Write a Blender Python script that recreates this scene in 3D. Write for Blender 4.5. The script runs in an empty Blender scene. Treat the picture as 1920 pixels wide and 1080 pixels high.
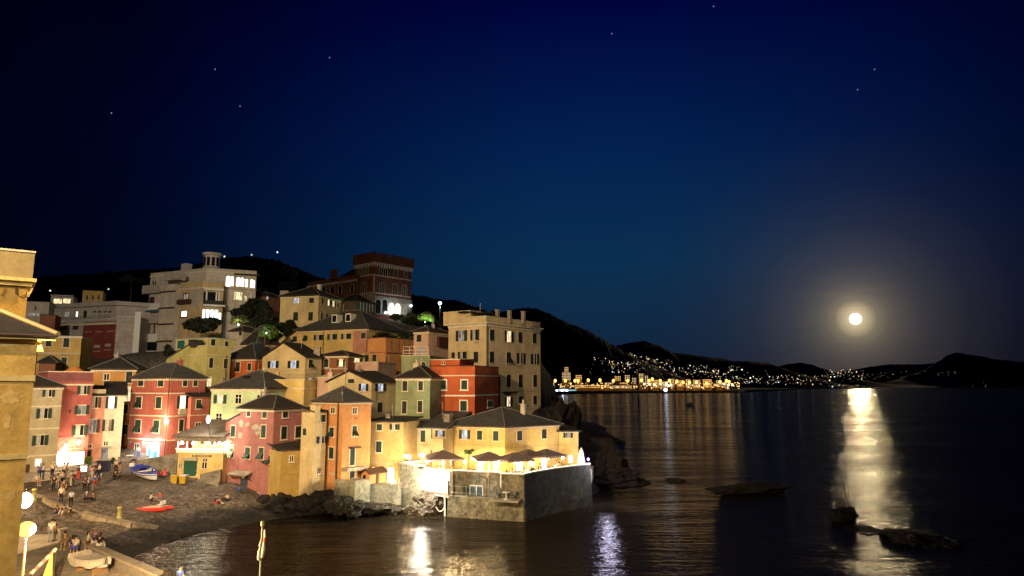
import bpy, bmesh, math, random
import numpy as np
from mathutils import Vector, Matrix
from mathutils.bvhtree import BVHTree

S = bpy.context.scene
C = S.collection
R = math.radians
rnd = random.Random(7)

# ---------------------------------------------------------------- camera, sky, moon, exposure
F = 1300.0                       # focal length in pixels of a 1920 wide frame
CAMZ = 15.0
SEA = 0.85                       # level of the water
PITCH = math.atan(182.0 / F)
CT, ST = math.cos(PITCH), math.sin(PITCH)
cam = bpy.data.objects.new('camera', bpy.data.cameras.new('camera'))
C.objects.link(cam)
cam.location = (0, 0, CAMZ)
cam.rotation_euler = (math.pi / 2 + PITCH, 0, 0)
cam.data.sensor_width = 36.0
cam.data.lens = 36.0 * F / 1920.0
cam.data.clip_start = 0.1
cam.data.clip_end = 60000
S.camera = cam


def ray(u, v):
    xc, yc = (u - 960) / F, (540 - v) / F
    return Vector((xc, CT - yc * ST, ST + yc * CT))


def P(u, v, Y):
    """point on the line of sight (u, v) at distance Y in front of the viewpoint"""
    d = ray(u, v)
    return Vector((0, 0, CAMZ)) + d * (Y / d.y)


def PZ(u, v, z):
    d = ray(u, v)
    return Vector((0, 0, CAMZ)) + d * ((z - CAMZ) / d.z)


def zat(v, Y):
    return P(960, v, Y).z


MOON_DIR = ray(1604, 598).normalized()
SKY_DIR = ray(1120, 430).normalized()

world = bpy.data.worlds.new('World')
S.world = world
world.use_nodes = True
wn, wl = world.node_tree.nodes, world.node_tree.links
wn.clear()


def wnode(t, **kw):
    n = wn.new(t)
    for k, v in kw.items():
        setattr(n, k, v)
    return n


def ramp_set(n, stops, interp='LINEAR'):
    cr = n.color_ramp
    cr.interpolation = interp
    while len(cr.elements) > 1:
        cr.elements.remove(cr.elements[-1])
    cr.elements[0].position = stops[0][0]
    cr.elements[0].color = (*stops[0][1], 1)
    for p, c in stops[1:]:
        e = cr.elements.new(p)
        e.color = (*c, 1)


w_out = wnode('ShaderNodeOutputWorld')
w_bg = wnode('ShaderNodeBackground')
w_tc = wnode('ShaderNodeTexCoord')


def angle_from(direction):
    d = wnode('ShaderNodeVectorMath', operation='DOT_PRODUCT')
    d.inputs[1].default_value = direction
    wl.new(w_tc.outputs['Generated'], d.inputs[0])
    a = wnode('ShaderNodeMath', operation='ARCCOSINE')
    a.use_clamp = False
    wl.new(d.outputs['Value'], a.inputs[0])
    m = wnode('ShaderNodeMath', operation='DIVIDE')
    m.inputs[1].default_value = math.pi
    wl.new(a.outputs[0], m.inputs[0])
    return m.outputs[0]          # 0..1 for 0..180 degrees


sep = wnode('ShaderNodeSeparateXYZ')
wl.new(w_tc.outputs['Generated'], sep.inputs[0])
elev = wnode('ShaderNodeValToRGB')       # blue of the night sky by height
ramp_set(elev, [(0.0, (.0085, .016, .042)), (0.06, (.0062, .023, .056)), (0.17, (.0032, .028, .078)),
                (0.33, (.0010, .0155, .082)), (0.5, (.0001, .0026, .064)), (0.75, (.0001, .001, .05)), (1.0, (.0001, .0008, .03))])
wl.new(sep.outputs['Z'], elev.inputs[0])
fall = wnode('ShaderNodeValToRGB')       # dusk falloff with lens vignetting put in: darker away from the middle
ramp_set(fall, [(0.0, (1.1, 1.1, 1.1)), (5 / 180, (1.02, 1.02, 1.02)), (13 / 180, (.78, .78, .82)), (21 / 180, (.48, .46, .60)),
                (30 / 180, (.17, .15, .30)), (38 / 180, (.05, .05, .11)), (50 / 180, (.03, .03, .06)), (1.0, (.03, .03, .06))], 'B_SPLINE')
wl.new(angle_from(SKY_DIR), fall.inputs[0])
mul = wnode('ShaderNodeMix', data_type='RGBA', blend_type='MULTIPLY')
mul.inputs['Factor'].default_value = 1
wl.new(elev.outputs[0], mul.inputs['A'])
wl.new(fall.outputs[0], mul.inputs['B'])
aur = wnode('ShaderNodeValToRGB')        # the moon's aureole in the air
ramp_set(aur, [(0.0, (.95, .78, .45)), (.50 / 180, (.80, .62, .33)), (.8 / 180, (.40, .31, .16)), (1.3 / 180, (.22, .17, .088)), (2.0 / 180, (.13, .10, .055)), (3.0 / 180, (.072, .056, .031)),
               (4.5 / 180, (.036, .028, .015)), (7.0 / 180, (.0150, .0112, .0050)), (10 / 180, (.0052, .0034, .0008)), (14 / 180, (.0010, .0005, .0)), (18 / 180, (0, 0, 0))])
wl.new(angle_from(MOON_DIR), aur.inputs[0])
c_map = wnode('ShaderNodeMapping')
c_map.inputs['Scale'].default_value = (5, 5, 95)
wl.new(w_tc.outputs['Generated'], c_map.inputs[0])
c_noise = wnode('ShaderNodeTexNoise')
c_noise.inputs['Scale'].default_value = 1.6
c_noise.inputs['Detail'].default_value = 5
wl.new(c_map.outputs[0], c_noise.inputs['Vector'])
c_ramp = wnode('ShaderNodeValToRGB')    # thin streaks of cloud near the moon
ramp_set(c_ramp, [(.35, (.97, .97, .97)), (.58, (1, 1, 1)), (.74, (1.16, 1.14, 1.11))])
wl.new(c_noise.outputs['Fac'], c_ramp.inputs[0])
aur2 = wnode('ShaderNodeMix', data_type='RGBA', blend_type='MULTIPLY')
aur2.inputs['Factor'].default_value = 1
wl.new(aur.outputs[0], aur2.inputs['A'])
wl.new(c_ramp.outputs[0], aur2.inputs['B'])
add = wnode('ShaderNodeMix', data_type='RGBA', blend_type='ADD')
add.inputs['Factor'].default_value = 1
wl.new(mul.outputs['Result'], add.inputs['A'])
wl.new(aur2.outputs['Result'], add.inputs['B'])
nish = wnode('ShaderNodeTexSky', sky_type='NISHITA')     # moonlight scattered by the air: the same sky as by day, a great deal dimmer
nish.sun_disc = False
nish.sun_elevation = math.asin(MOON_DIR.z)
nish.sun_rotation = math.atan2(MOON_DIR.x, MOON_DIR.y)
dim = wnode('ShaderNodeMix', data_type='RGBA', blend_type='MULTIPLY')
dim.inputs['Factor'].default_value = 1
dim.inputs['B'].default_value = (.000004, .000004, .000006, 1)
wl.new(nish.outputs[0], dim.inputs['A'])
add2 = wnode('ShaderNodeMix', data_type='RGBA', blend_type='ADD')
add2.inputs['Factor'].default_value = 1
wl.new(add.outputs['Result'], add2.inputs['A'])
wl.new(dim.outputs['Result'], add2.inputs['B'])
wl.new(add2.outputs['Result'], w_bg.inputs['Color'])
w_bg.inputs['Strength'].default_value = 1.0
wl.new(w_bg.outputs[0], w_out.inputs['Surface'])

moonlight = bpy.data.objects.new('moonlight', bpy.data.lights.new('moonlight', 'SUN'))
C.objects.link(moonlight)
moonlight.data.energy = 0.42
moonlight.data.color = (1.0, .74, .40)
moonlight.data.angle = R(.9)
moonlight.rotation_euler = (-MOON_DIR).to_track_quat('-Z', 'Y').to_euler()

S.view_settings.view_transform = 'Standard'
S.view_settings.look = 'None'
S.view_settings.exposure = 0
S.view_settings.gamma = 1
S.view_settings.use_curve_mapping = False
S.render.engine = 'CYCLES'
S.cycles.use_denoising = True
try:
    S.cycles.denoiser = 'OPENIMAGEDENOISE'
except Exception:
    pass
S.cycles.max_bounces = 5
S.cycles.diffuse_bounces = 3
S.cycles.glossy_bounces = 3
S.cycles.sample_clamp_indirect = 4
S.cycles.blur_glossy = 0.3
S.cycles.caustics_reflective = True

# unseen floodlights added behind the viewpoint to stand in for the village's street lighting
FLOODS = [((-45, -8, 48), 480000, (1.0, .67, .34), (-26, 88, 0), 66, 1.0), ((-30, -12, 48), 330000, (1.0, .84, .66), (-88, 150, 27), 34, .9),
          ((-6, -14, 48), 95000, (1.0, .88, .72), (-20, 90, 3), 66, 1.0)]


# ---------------------------------------------------------------- helpers
class MB:
    """collects shapes and links them as one mesh object"""

    def __init__(self):
        self.v, self.f = [], []

    def add(self, vs, fs):
        o = len(self.v)
        self.v += [Vector(p) for p in vs]
        self.f += [tuple(i + o for i in f) for f in fs]
        return self

    def hexa(self, b, t):
        """b, t: four bottom and four top points, counter-clockwise seen from above"""
        return self.add(list(b) + list(t), [(3, 2, 1, 0), (4, 5, 6, 7), (0, 1, 5, 4), (1, 2, 6, 5), (2, 3, 7, 6), (3, 0, 4, 7)])

    def box(self, c, x, y, z, ang=0):
        c = Vector(c)
        a, b = Vector((math.cos(ang), math.sin(ang), 0)) * x / 2, Vector((-math.sin(ang), math.cos(ang), 0)) * y / 2
        h = Vector((0, 0, z / 2))
        q = [c - a - b, c + a - b, c + a + b, c - a + b]
        return self.hexa([p - h for p in q], [p + h for p in q])

    def obox(self, o, t, up, n, x0, x1, z0, z1, n0, n1):
        """box in the frame (t, up, n) at o"""
        g = lambda x, z, d: o + t * x + up * z + n * d
        return self.hexa([g(x0, z0, n1), g(x1, z0, n1), g(x1, z0, n0), g(x0, z0, n0)], [g(x0, z1, n1), g(x1, z1, n1), g(x1, z1, n0), g(x0, z1, n0)])

    def prism(self, poly, z0, z1, caps=True):
        n = len(poly)
        vs = [(p[0], p[1], z0) for p in poly] + [(p[0], p[1], z1) for p in poly]
        fs = [(i, (i + 1) % n, n + (i + 1) % n, n + i) for i in range(n)]
        if caps:
            fs += [tuple(range(n, 2 * n)), tuple(range(n - 1, -1, -1))]
        return self.add(vs, fs)

    def tube(self, pts, rad, n=8, cap=True):
        pts = [Vector(p) for p in pts]
        if not isinstance(rad, (list, tuple)):
            rad = [rad] * len(pts)
        vs, fs = [], []
        for i, p in enumerate(pts):
            d = (pts[min(i + 1, len(pts) - 1)] - pts[max(i - 1, 0)]).normalized()
            a = d.cross(Vector((0, 0, 1)) if abs(d.z) < .9 else Vector((1, 0, 0))).normalized()
            b = d.cross(a)
            for k in range(n):
                w = 2 * math.pi * k / n
                vs.append(p + (a * math.cos(w) + b * math.sin(w)) * rad[i])
        for i in range(len(pts) - 1):
            for k in range(n):
                fs.append((i * n + k, i * n + (k + 1) % n, (i + 1) * n + (k + 1) % n, (i + 1) * n + k))
        if cap:
            fs += [tuple(range(n - 1, -1, -1)), tuple(range((len(pts) - 1) * n, len(pts) * n))]
        return self.add(vs, fs)

    def lathe(self, c, prof, n=16):
        """prof: (radius, z) from the bottom up"""
        c = Vector(c)
        vs, fs = [], []
        for r, z in prof:
            for k in range(n):
                w = 2 * math.pi * k / n
                vs.append(c + Vector((r * math.cos(w), r * math.sin(w), z)))
        for i in range(len(prof) - 1):
            for k in range(n):
                fs.append((i * n + k, i * n + (k + 1) % n, (i + 1) * n + (k + 1) % n, (i + 1) * n + k))
        fs += [tuple(range(n - 1, -1, -1)), tuple(range((len(prof) - 1) * n, len(prof) * n))]
        return self.add(vs, fs)

    def ball(self, c, rx, ry=None, rz=None, seg=10, ring=6):
        ry, rz = ry or rx, rz or rx
        c = Vector(c)
        vs, fs = [c - Vector((0, 0, rz))], []
        for i in range(1, ring):
            th = math.pi * i / ring
            for k in range(seg):
                w = 2 * math.pi * k / seg
                vs.append(c + Vector((rx * math.sin(th) * math.cos(w), ry * math.sin(th) * math.sin(w), -rz * math.cos(th))))
        vs.append(c + Vector((0, 0, rz)))
        for k in range(seg):
            fs.append((0, 1 + (k + 1) % seg, 1 + k))
            fs.append((len(vs) - 1, 1 + (ring - 2) * seg + k, 1 + (ring - 2) * seg + (k + 1) % seg))
        for i in range(ring - 2):
            for k in range(seg):
                fs.append((1 + i * seg + k, 1 + i * seg + (k + 1) % seg, 1 + (i + 1) * seg + (k + 1) % seg, 1 + (i + 1) * seg + k))
        return self.add(vs, fs)

    def build(self, name, m, parent=None, smooth=False, origin=None):
        """origin: world point that the local zero stands for (default: the thing's own location)"""
        if origin is None:
            origin = ORIGIN.get(parent.name, Vector()) if parent else Vector()
        me = bpy.data.meshes.new(name)
        me.from_pydata([tuple(p - origin) for p in self.v], [], self.f)
        me.update()
        if smooth:
            me.polygons.foreach_set('use_smooth', [True] * len(me.polygons))
        o = bpy.data.objects.new(name, me)
        C.objects.link(o)
        if m:
            me.materials.append(m)
        if parent:
            o.parent = parent
            ORIGIN[o.name] = origin
        else:
            o.location = origin
            ORIGIN[o.name] = origin.copy()
        return o


ORIGIN = {}


def tag(o, label=None, cat=None, group=None, kind=None):
    for k, v in (('label', label), ('category', cat), ('group', group), ('kind', kind)):
        if v:
            o[k] = v
    return o


def thing(name, loc, label, cat, group=None):
    o = bpy.data.objects.new(name, None)
    C.objects.link(o)
    o.empty_display_size = .3
    o.location = loc
    ORIGIN[o.name] = Vector(loc)
    return tag(o, label, cat, group)


def copy_tree(o, parent=None):
    c = o.copy()
    C.objects.link(c)
    if parent is not None:
        c.parent = parent
    for ch in list(o.children):
        if ch.type == 'LIGHT':
            d = ch.copy()
            C.objects.link(d)
            d.parent = c
        else:
            copy_tree(ch, c)
    return c


def lamp(parent, loc, power, color=(1, .7, .35), r=.15, kind='POINT'):
    d = bpy.data.lights.new('lamp_light', kind)
    d.energy, d.color = power, color
    d.shadow_soft_size = r
    o = bpy.data.objects.new('lamp_light', d)
    C.objects.link(o)
    o.location = Vector(loc) - ORIGIN.get(parent.name, Vector()) if parent else loc
    if parent:
        o.parent = parent
    return o


# ---------------------------------------------------------------- materials
MATS = {}


def mat(name, col, rough=.85, var=.0, scale=1.0, var2=.0, scale2=6.0, bump=0.0, bscale=20.0, stretch=(1, 1, 1), tint=None, metal=0.0, spec=.3, bdist=.08):
    """plain surface with two sizes of uneven colour and fine relief; coordinates are the object's own"""
    if name in MATS:
        return MATS[name]
    m = bpy.data.materials.new(name)
    m.use_nodes = True
    n, l = m.node_tree.nodes, m.node_tree.links
    b = n['Principled BSDF']
    b.inputs['Base Color'].default_value = (*col, 1)
    b.inputs['Roughness'].default_value = rough
    b.inputs['Metallic'].default_value = metal
    b.inputs['Specular IOR Level'].default_value = spec
    m.diffuse_color = (*col, 1)
    if var or var2 or bump:
        tc = n.new('ShaderNodeTexCoord')
        mp = n.new('ShaderNodeMapping')
        mp.inputs['Scale'].default_value = stretch
        l.new(tc.outputs['Object'], mp.inputs[0])
    src = None
    for amt, sc, det, second in ((var, scale, 5, tint), (var2, scale2, 3, None)):
        if not amt:
            continue
        t = n.new('ShaderNodeTexNoise')
        t.inputs['Scale'].default_value = sc
        t.inputs['Detail'].default_value = det
        t.inputs['Roughness'].default_value = .6
        l.new(mp.outputs[0], t.inputs['Vector'])
        r = n.new('ShaderNodeValToRGB')
        lo = tuple(max(0, 1 - amt) for _ in range(3)) if not second else second
        ramp_set(r, [(.32, lo), (.62, (1 + amt * .25,) * 3)])
        l.new(t.outputs['Fac'], r.inputs[0])
        x = n.new('ShaderNodeMix')
        x.data_type, x.blend_type = 'RGBA', 'MULTIPLY'
        x.inputs['Factor'].default_value = 1
        if src is None:
            x.inputs['A'].default_value = (*col, 1)
        else:
            l.new(src, x.inputs['A'])
        l.new(r.outputs[0], x.inputs['B'])
        src = x.outputs['Result']
    if src:
        l.new(src, b.inputs['Base Color'])
    if bump:
        t = n.new('ShaderNodeTexNoise')
        t.inputs['Scale'].default_value = bscale
        t.inputs['Detail'].default_value = 4
        l.new(mp.outputs[0], t.inputs['Vector'])
        bp = n.new('ShaderNodeBump')
        bp.inputs['Strength'].default_value = bump
        bp.inputs['Distance'].default_value = bdist
        l.new(t.outputs['Fac'], bp.inputs['Height'])
        l.new(bp.outputs[0], b.inputs['Normal'])
    MATS[name] = m
    return m


def plaster(name, col, dirt=.32):
    """old painted render: patches, rain streaks, fine grain"""
    if name in MATS:
        return MATS[name]
    m = mat(name, col, .9, dirt * .55, .55, dirt * .45, 3.5, .25, 14)
    n, l = m.node_tree.nodes, m.node_tree.links
    b = n['Principled BSDF']
    tc = n.new('ShaderNodeTexCoord')
    mp = n.new('ShaderNodeMapping')
    mp.inputs['Scale'].default_value = (.9, .9, .16)
    l.new(tc.outputs['Object'], mp.inputs[0])
    t = n.new('ShaderNodeTexNoise')
    t.inputs['Scale'].default_value = 1.3
    t.inputs['Detail'].default_value = 6
    l.new(mp.outputs[0], t.inputs['Vector'])
    r = n.new('ShaderNodeValToRGB')
    ramp_set(r, [(.30, (1 - dirt * .5, 1 - dirt * .47, 1 - dirt * .44)), (.6, (1, 1, 1))])
    l.new(t.outputs['Fac'], r.inputs[0])
    x = n.new('ShaderNodeMix')
    x.data_type, x.blend_type = 'RGBA', 'MULTIPLY'
    x.inputs['Factor'].default_value = 1
    old = b.inputs['Base Color'].links[0].from_socket
    l.new(old, x.inputs['A'])
    l.new(r.outputs[0], x.inputs['B'])
    l.new(x.outputs['Result'], b.inputs['Base Color'])
    return m


def emit(name, col, strength, sample=False):
    if name in MATS:
        return MATS[name]
    m = bpy.data.materials.new(name)
    m.use_nodes = True
    n, l = m.node_tree.nodes, m.node_tree.links
    b = n['Principled BSDF']
    b.inputs['Base Color'].default_value = (.02, .02, .02, 1)
    b.inputs['Emission Color'].default_value = (*col, 1)
    b.inputs['Emission Strength'].default_value = strength
    m.cycles.emission_sampling = 'AUTO' if sample else 'NONE'
    MATS[name] = m
    return m


def lit_glass(name, col, strength):
    """a window with a lit room behind: curtains and furniture make it uneven"""
    m = emit(name, col, strength)
    n, l = m.node_tree.nodes, m.node_tree.links
    b = n['Principled BSDF']
    b.inputs['Roughness'].default_value = .1
    tc = n.new('ShaderNodeTexCoord')
    mp = n.new('ShaderNodeMapping')
    mp.inputs['Scale'].default_value = (2.2, 2.2, .8)
    l.new(tc.outputs['Object'], mp.inputs[0])
    t = n.new('ShaderNodeTexNoise')
    t.inputs['Scale'].default_value = 1.4
    t.inputs['Detail'].default_value = 3
    l.new(mp.outputs[0], t.inputs['Vector'])
    mr = n.new('ShaderNodeMapRange')
    mr.inputs[1].default_value, mr.inputs[2].default_value = .35, .65
    mr.inputs[3].default_value, mr.inputs[4].default_value = strength * .25, strength * 1.3
    l.new(t.outputs['Fac'], mr.inputs[0])
    l.new(mr.outputs[0], b.inputs['Emission Strength'])
    return m


TRIM = mat('cream_trim', (.62, .55, .40), .85, .2, 3)
WHITE = mat('white_paint', (.72, .70, .64), .6, .15, 4)
CURT = mat('pale_curtain', (.42, .40, .36), .9, .3, 4)
GLASS = mat('dark_glass', (.012, .014, .018), .12, spec=.5)
SHUT = mat('green_shutter', (.016, .042, .026), .6, .3, 5, bump=.6, bscale=30, stretch=(.1, .1, 1))
SHUT2 = mat('dark_shutter', (.016, .026, .020), .6, .3, 5, bump=.6, bscale=30, stretch=(.1, .1, 1))
SHUTB = mat('brown_shutter', (.06, .03, .018), .6, .3, 5)
ROLLER = mat('pale_roller_shutter', (.42, .38, .33), .7, .15, 6)
SLATE = mat('grey_slate', (.078, .080, .084), .75, .35, 1.2, .45, 9, .5, 9, (1, 1, 3))
SLATE2 = mat('dark_slate', (.036, .032, .029), .8, .35, 1.2, .45, 9, .5, 9, (1, 1, 3))
STONE = mat('grey_stone', (.23, .21, .17), .95, .5, .8, .4, 5, .8, 6)
CONC = mat('old_concrete', (.30, .27, .22), .95, .35, .6, .3, 4, .35, 9)
CONCG = mat('mossy_concrete', (.21, .20, .145), .95, .5, .5, .45, 3, .5, 7)
ROCK = mat('sea_rock', (.048, .042, .031), .95, .65, .9, .6, 5, 1.0, 4, bdist=.35)
ROCKD = mat('dark_wet_rock', (.028, .024, .018), .7, .6, .8, .5, 5, 1.0, 4, bdist=.35)
RIDGE = mat('ridge_cap', (.16, .15, .135), .9, .3, 3)
IRON = mat('black_iron', (.02, .02, .02), .5)
GALV = mat('grey_metal', (.25, .25, .24), .45, metal=.6)
PIPE = mat('copper_downpipe', (.07, .045, .03), .5)
LITW = lit_glass('warm_lit_window', (1.0, .78, .42), 1.5)
LITK = lit_glass('cool_lit_window', (.72, .82, 1.0), .85)
LITY = emit('bright_lit_window', (1.0, .90, .68), 3.0)
LITV = lit_glass('dim_lit_window', (.8, .72, .60), .35)
BULB = emit('lamp_bulb', (1.0, .93, .80), 14)
BULBO = emit('sodium_bulb', (1.0, .55, .13), 1.9)
# ---------------------------------------------------------------- the ground
ctrl = []
def G(u, v, Y=None, z=None):
    p = P(u, v, Y) if z is None else PZ(u, v, z)
    ctrl.append((p.x, p.y, p.z))
def GX(x, y, z):
    ctrl.append((x, y, z))

# waterline of the bay, then dry beach behind it and the bed in front
for u, v in ((205, 1062), (240, 1038), (285, 1018), (330, 1000), (385, 990), (440, 982), (490, 971), (530, 964), (575, 959), (625, 956)):
    G(u, v, z=SEA)
    p = PZ(u, v, SEA)
    GX(p.x + 4.5, p.y - 3.5, -1.4)
    GX(p.x + 11, p.y - 9, -3)
for u, v, z in ((195, 1030, 1.7), (250, 1004, 1.8), (330, 977, 1.9), (420, 962, 1.9), (500, 950, 1.8), (560, 944, 1.8), (610, 944, 1.6)):
    G(u, v, z=z)
for u, v, Y in ((150, 922, 76), (165, 938, 72), (275, 908, 80), (345, 892, 86), (290, 863, 95), (200, 866, 92), (130, 872, 90), (70, 893, 84),
                (430, 906, 85), (492, 936, 82), (290, 962, 71), (300, 990, 67.5), (230, 966, 69.5), (150, 946, 70), (50, 928, 69), (450, 915, 82),
                (380, 905, 84.5), (350, 925, 79), (240, 880, 89), (100, 880, 87), (95, 900, 82)):
    G(u, v, Y)
for u, v, z in ((100, 968, 2.5), (160, 985, 2.2), (205, 1003, 1.7)):
    G(u, v, z=z)
for x, y in ((-60, 62), (-50, 55), (-42, 57), (-36, 52), (-30, 48), (-26, 44), (-45, 45), (-60, 45), (-40, 38), (-30, 36), (-22, 36), (-80, 30), (-60, 30), (-22, 25), (-12, 27), (-14, 33), (-40, 22), (-10, 18)):
    GX(x, y, 2.3)
for x, y in ((-22, 46.5), (-27, 52.5), (-17, 41), (-31, 56.5), (-12, 38), (-5, 30), (-2, 20), (4, 30), (10, 18)):
    GX(x, y, -2.5 if x > -26 else .2)
GX(-33.5, 58, 1.5); GX(-36, 59.5, 2.0)
for x, y, z in ((-60, 75, 4.6), (-75, 75, 5.2), (-75, 100, 7), (-65, 95, 6.2), (-50, 100, 6.5), (-35, 95, 5.2), (-20, 90, 4.5), (-12, 88, 4.2), (-5, 93, 4.5), (4, 96, 4.4),
                (-60, 120, 13), (-40, 115, 11), (-20, 110, 8.5), (-5, 110, 8), (5, 112, 6), (-70, 150, 22), (-45, 150, 22), (-25, 140, 19), (-10, 130, 15),
                (-90, 120, 14), (-110, 160, 24), (-60, 190, 33), (-35, 190, 32.5), (-28, 172, 27.5), (-15, 165, 24), (-5, 150, 17), (-30, 205, 33), (-10, 190, 24), (8, 130, 3),
                (-120, 220, 40), (-60, 225, 40), (-20, 225, 27), (15, 150, -1), (5, 180, 6), (20, 200, -2), (-140, 100, 10), (-140, 160, 24), (-12, 205, 20), (10, 225, 3)):
    GX(x, y, z)
for x, y in ((-14, 79), (-9, 74), (-4, 70), (3, 70), (8, 76), (13, 84), (18, 90), (22, 98), (18, 112), (20, 125), (30, 90), (30, 130), (0, 55), (-10, 60), (-20, 68), (-18, 78), (20, 60),
             (40, 40), (50, 100), (40, 160), (50, 220), (-20, 60), (-12, 50), (40, 200), (55, 60)):
    GX(x, y, -3)
ctrl = np.array(ctrl)


def ground_z(xs, ys):
    xs, ys = np.atleast_1d(np.asarray(xs, float)), np.atleast_1d(np.asarray(ys, float))
    d2 = (xs[:, None] - ctrl[None, :, 0]) ** 2 + (ys[:, None] - ctrl[None, :, 1]) ** 2
    w = 1.0 / (d2 + 2.0) ** 2.2
    return (w * ctrl[None, :, 2]).sum(1) / w.sum(1)


gx, gy = np.arange(-150, 61, 1.6), np.arange(14, 236, 1.6)
XX, YY = np.meshgrid(gx, gy)
ZZ = ground_z(XX.ravel(), YY.ravel())
nr = np.random.RandomState(3)
ZZ = ZZ + nr.uniform(-.06, .06, ZZ.shape)
gv = np.stack([XX.ravel(), YY.ravel(), ZZ], 1)
nx, ny = len(gx), len(gy)
gf = [(j * nx + i, j * nx + i + 1, (j + 1) * nx + i + 1, (j + 1) * nx + i) for j in range(ny - 1) for i in range(nx - 1)]
shingle = mat('beach_shingle', (.150, .124, .100), .95, .5, .35, .6, 2.2, 1.0, 6)
_n, _l = shingle.node_tree.nodes, shingle.node_tree.links
_tc = _n.new('ShaderNodeTexCoord'); _vo = _n.new('ShaderNodeTexVoronoi'); _vo.inputs['Scale'].default_value = 5.5
_l.new(_tc.outputs['Object'], _vo.inputs['Vector'])
_b = _n['Principled BSDF']; _x = _n.new('ShaderNodeMix'); _x.data_type, _x.blend_type = 'RGBA', 'MULTIPLY'; _x.inputs['Factor'].default_value = .75
_l.new(_b.inputs['Base Color'].links[0].from_socket, _x.inputs['A'])
_r = _n.new('ShaderNodeValToRGB'); ramp_set(_r, [(0, (.45, .45, .45)), (.6, (1.0, 1.0, 1.0)), (1, (1.7, 1.65, 1.6))])
_hs = _n.new('ShaderNodeSeparateColor'); _l.new(_vo.outputs['Color'], _hs.inputs[0]); _l.new(_hs.outputs[0], _r.inputs[0])
_l.new(_r.outputs[0], _x.inputs['B']); _l.new(_x.outputs['Result'], _b.inputs['Base Color'])
_gp = _n.new('ShaderNodeNewGeometry'); _gs = _n.new('ShaderNodeSeparateXYZ'); _l.new(_gp.outputs['Position'], _gs.inputs[0])
_wn = _n.new('ShaderNodeTexNoise'); _wn.inputs['Scale'].default_value = .8; _l.new(_tc.outputs['Object'], _wn.inputs['Vector'])
_wa = _n.new('ShaderNodeMath'); _wa.operation = 'MULTIPLY_ADD'; _wa.inputs[1].default_value = .9; _l.new(_wn.outputs['Fac'], _wa.inputs[0]); _l.new(_gs.outputs['Z'], _wa.inputs[2])
_wm = _n.new('ShaderNodeMapRange'); _wm.inputs[1].default_value, _wm.inputs[2].default_value = SEA + .85, SEA + 1.35; _wm.inputs[3].default_value, _wm.inputs[4].default_value = .30, 1.0
_l.new(_wa.outputs[0], _wm.inputs[0])          # shingle wetted by the waves
_y = _n.new('ShaderNodeMix'); _y.data_type, _y.blend_type = 'RGBA', 'MULTIPLY'; _y.inputs['Factor'].default_value = 1
_l.new(_x.outputs['Result'], _y.inputs['A']); _l.new(_wm.outputs[0], _y.inputs['B']); _l.new(_y.outputs['Result'], _b.inputs['Base Color'])
me = bpy.data.meshes.new('beach_ground')
me.from_pydata(gv.tolist(), [], gf)
me.polygons.foreach_set('use_smooth', [True] * len(me.polygons))
me.materials.append(shingle)
ground = bpy.data.objects.new('beach_ground', me)
C.objects.link(ground)
tag(ground, 'dark shingle beach rising to the village hill', kind='structure')
GBVH = BVHTree.FromPolygons([Vector(p) for p in gv], gf)


def on_ground(u, v, fallback=75):
    d = ray(u, v).normalized()
    h = GBVH.ray_cast(Vector((0, 0, CAMZ)), d)
    return h[0] if h[0] is not None and h[0].z > SEA - .1 else P(u, v, fallback)


def gz(x, y):
    return float(ground_z([x], [y])[0])


# ---------------------------------------------------------------- the sea
wm = bpy.data.materials.new('sea_water')
wm.use_nodes = True
n, l = wm.node_tree.nodes, wm.node_tree.links
n.remove(n['Principled BSDF'])
w_gl = n.new('ShaderNodeBsdfGlossy')
w_gl.inputs['Roughness'].default_value = .11
w_gl.inputs['Color'].default_value = (.36, .36, .36, 1)
w_rn = n.new('ShaderNodeTexNoise'); w_rn.inputs['Scale'].default_value = .05; w_rn.inputs['Detail'].default_value = 3
w_rm = n.new('ShaderNodeMapRange'); w_rm.inputs[1].default_value, w_rm.inputs[2].default_value = .35, .65
w_rm.inputs[3].default_value, w_rm.inputs[4].default_value = .05, .12
w_rt = n.new('ShaderNodeTexCoord'); w_rp = n.new('ShaderNodeMapping'); w_rp.inputs['Scale'].default_value = (.35, 1, 1)
l.new(w_rt.outputs['Object'], w_rp.inputs[0]); l.new(w_rp.outputs[0], w_rn.inputs['Vector']); l.new(w_rn.outputs['Fac'], w_rm.inputs[0]); l.new(w_rm.outputs[0], w_gl.inputs['Roughness'])
w_df = n.new('ShaderNodeBsdfDiffuse')
w_df.inputs['Color'].default_value = (.020, .015, .009, 1)
w_fr = n.new('ShaderNodeFresnel')
w_fr.inputs['IOR'].default_value = 1.33
w_mx = n.new('ShaderNodeMixShader')
l.new(w_fr.outputs[0], w_mx.inputs[0]); l.new(w_df.outputs[0], w_mx.inputs[1]); l.new(w_gl.outputs[0], w_mx.inputs[2])
l.new(w_mx.outputs[0], n['Material Output'].inputs['Surface'])
tc = n.new('ShaderNodeTexCoord')
hs = []
for sc, st, det, amp in ((1.5, (.40, 1, 1), 3, .55), (.12, (.30, 1, 1), 3, 3.0), (.5, (.25, 1, 1), 2, .9), (4.0, (.5, 1, 1), 3, .30)):
    mp = n.new('ShaderNodeMapping')
    mp.inputs['Scale'].default_value = st
    mp.inputs['Rotation'].default_value = (0, 0, R(-14))
    l.new(tc.outputs['Object'], mp.inputs[0])
    t = n.new('ShaderNodeTexNoise')
    t.inputs['Scale'].default_value = sc
    t.inputs['Detail'].default_value = det
    l.new(mp.outputs[0], t.inputs['Vector'])
    mu = n.new('ShaderNodeMath'); mu.operation = 'MULTIPLY'; mu.inputs[1].default_value = amp
    l.new(t.outputs['Fac'], mu.inputs[0])
    hs.append(mu.outputs[0])
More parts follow.
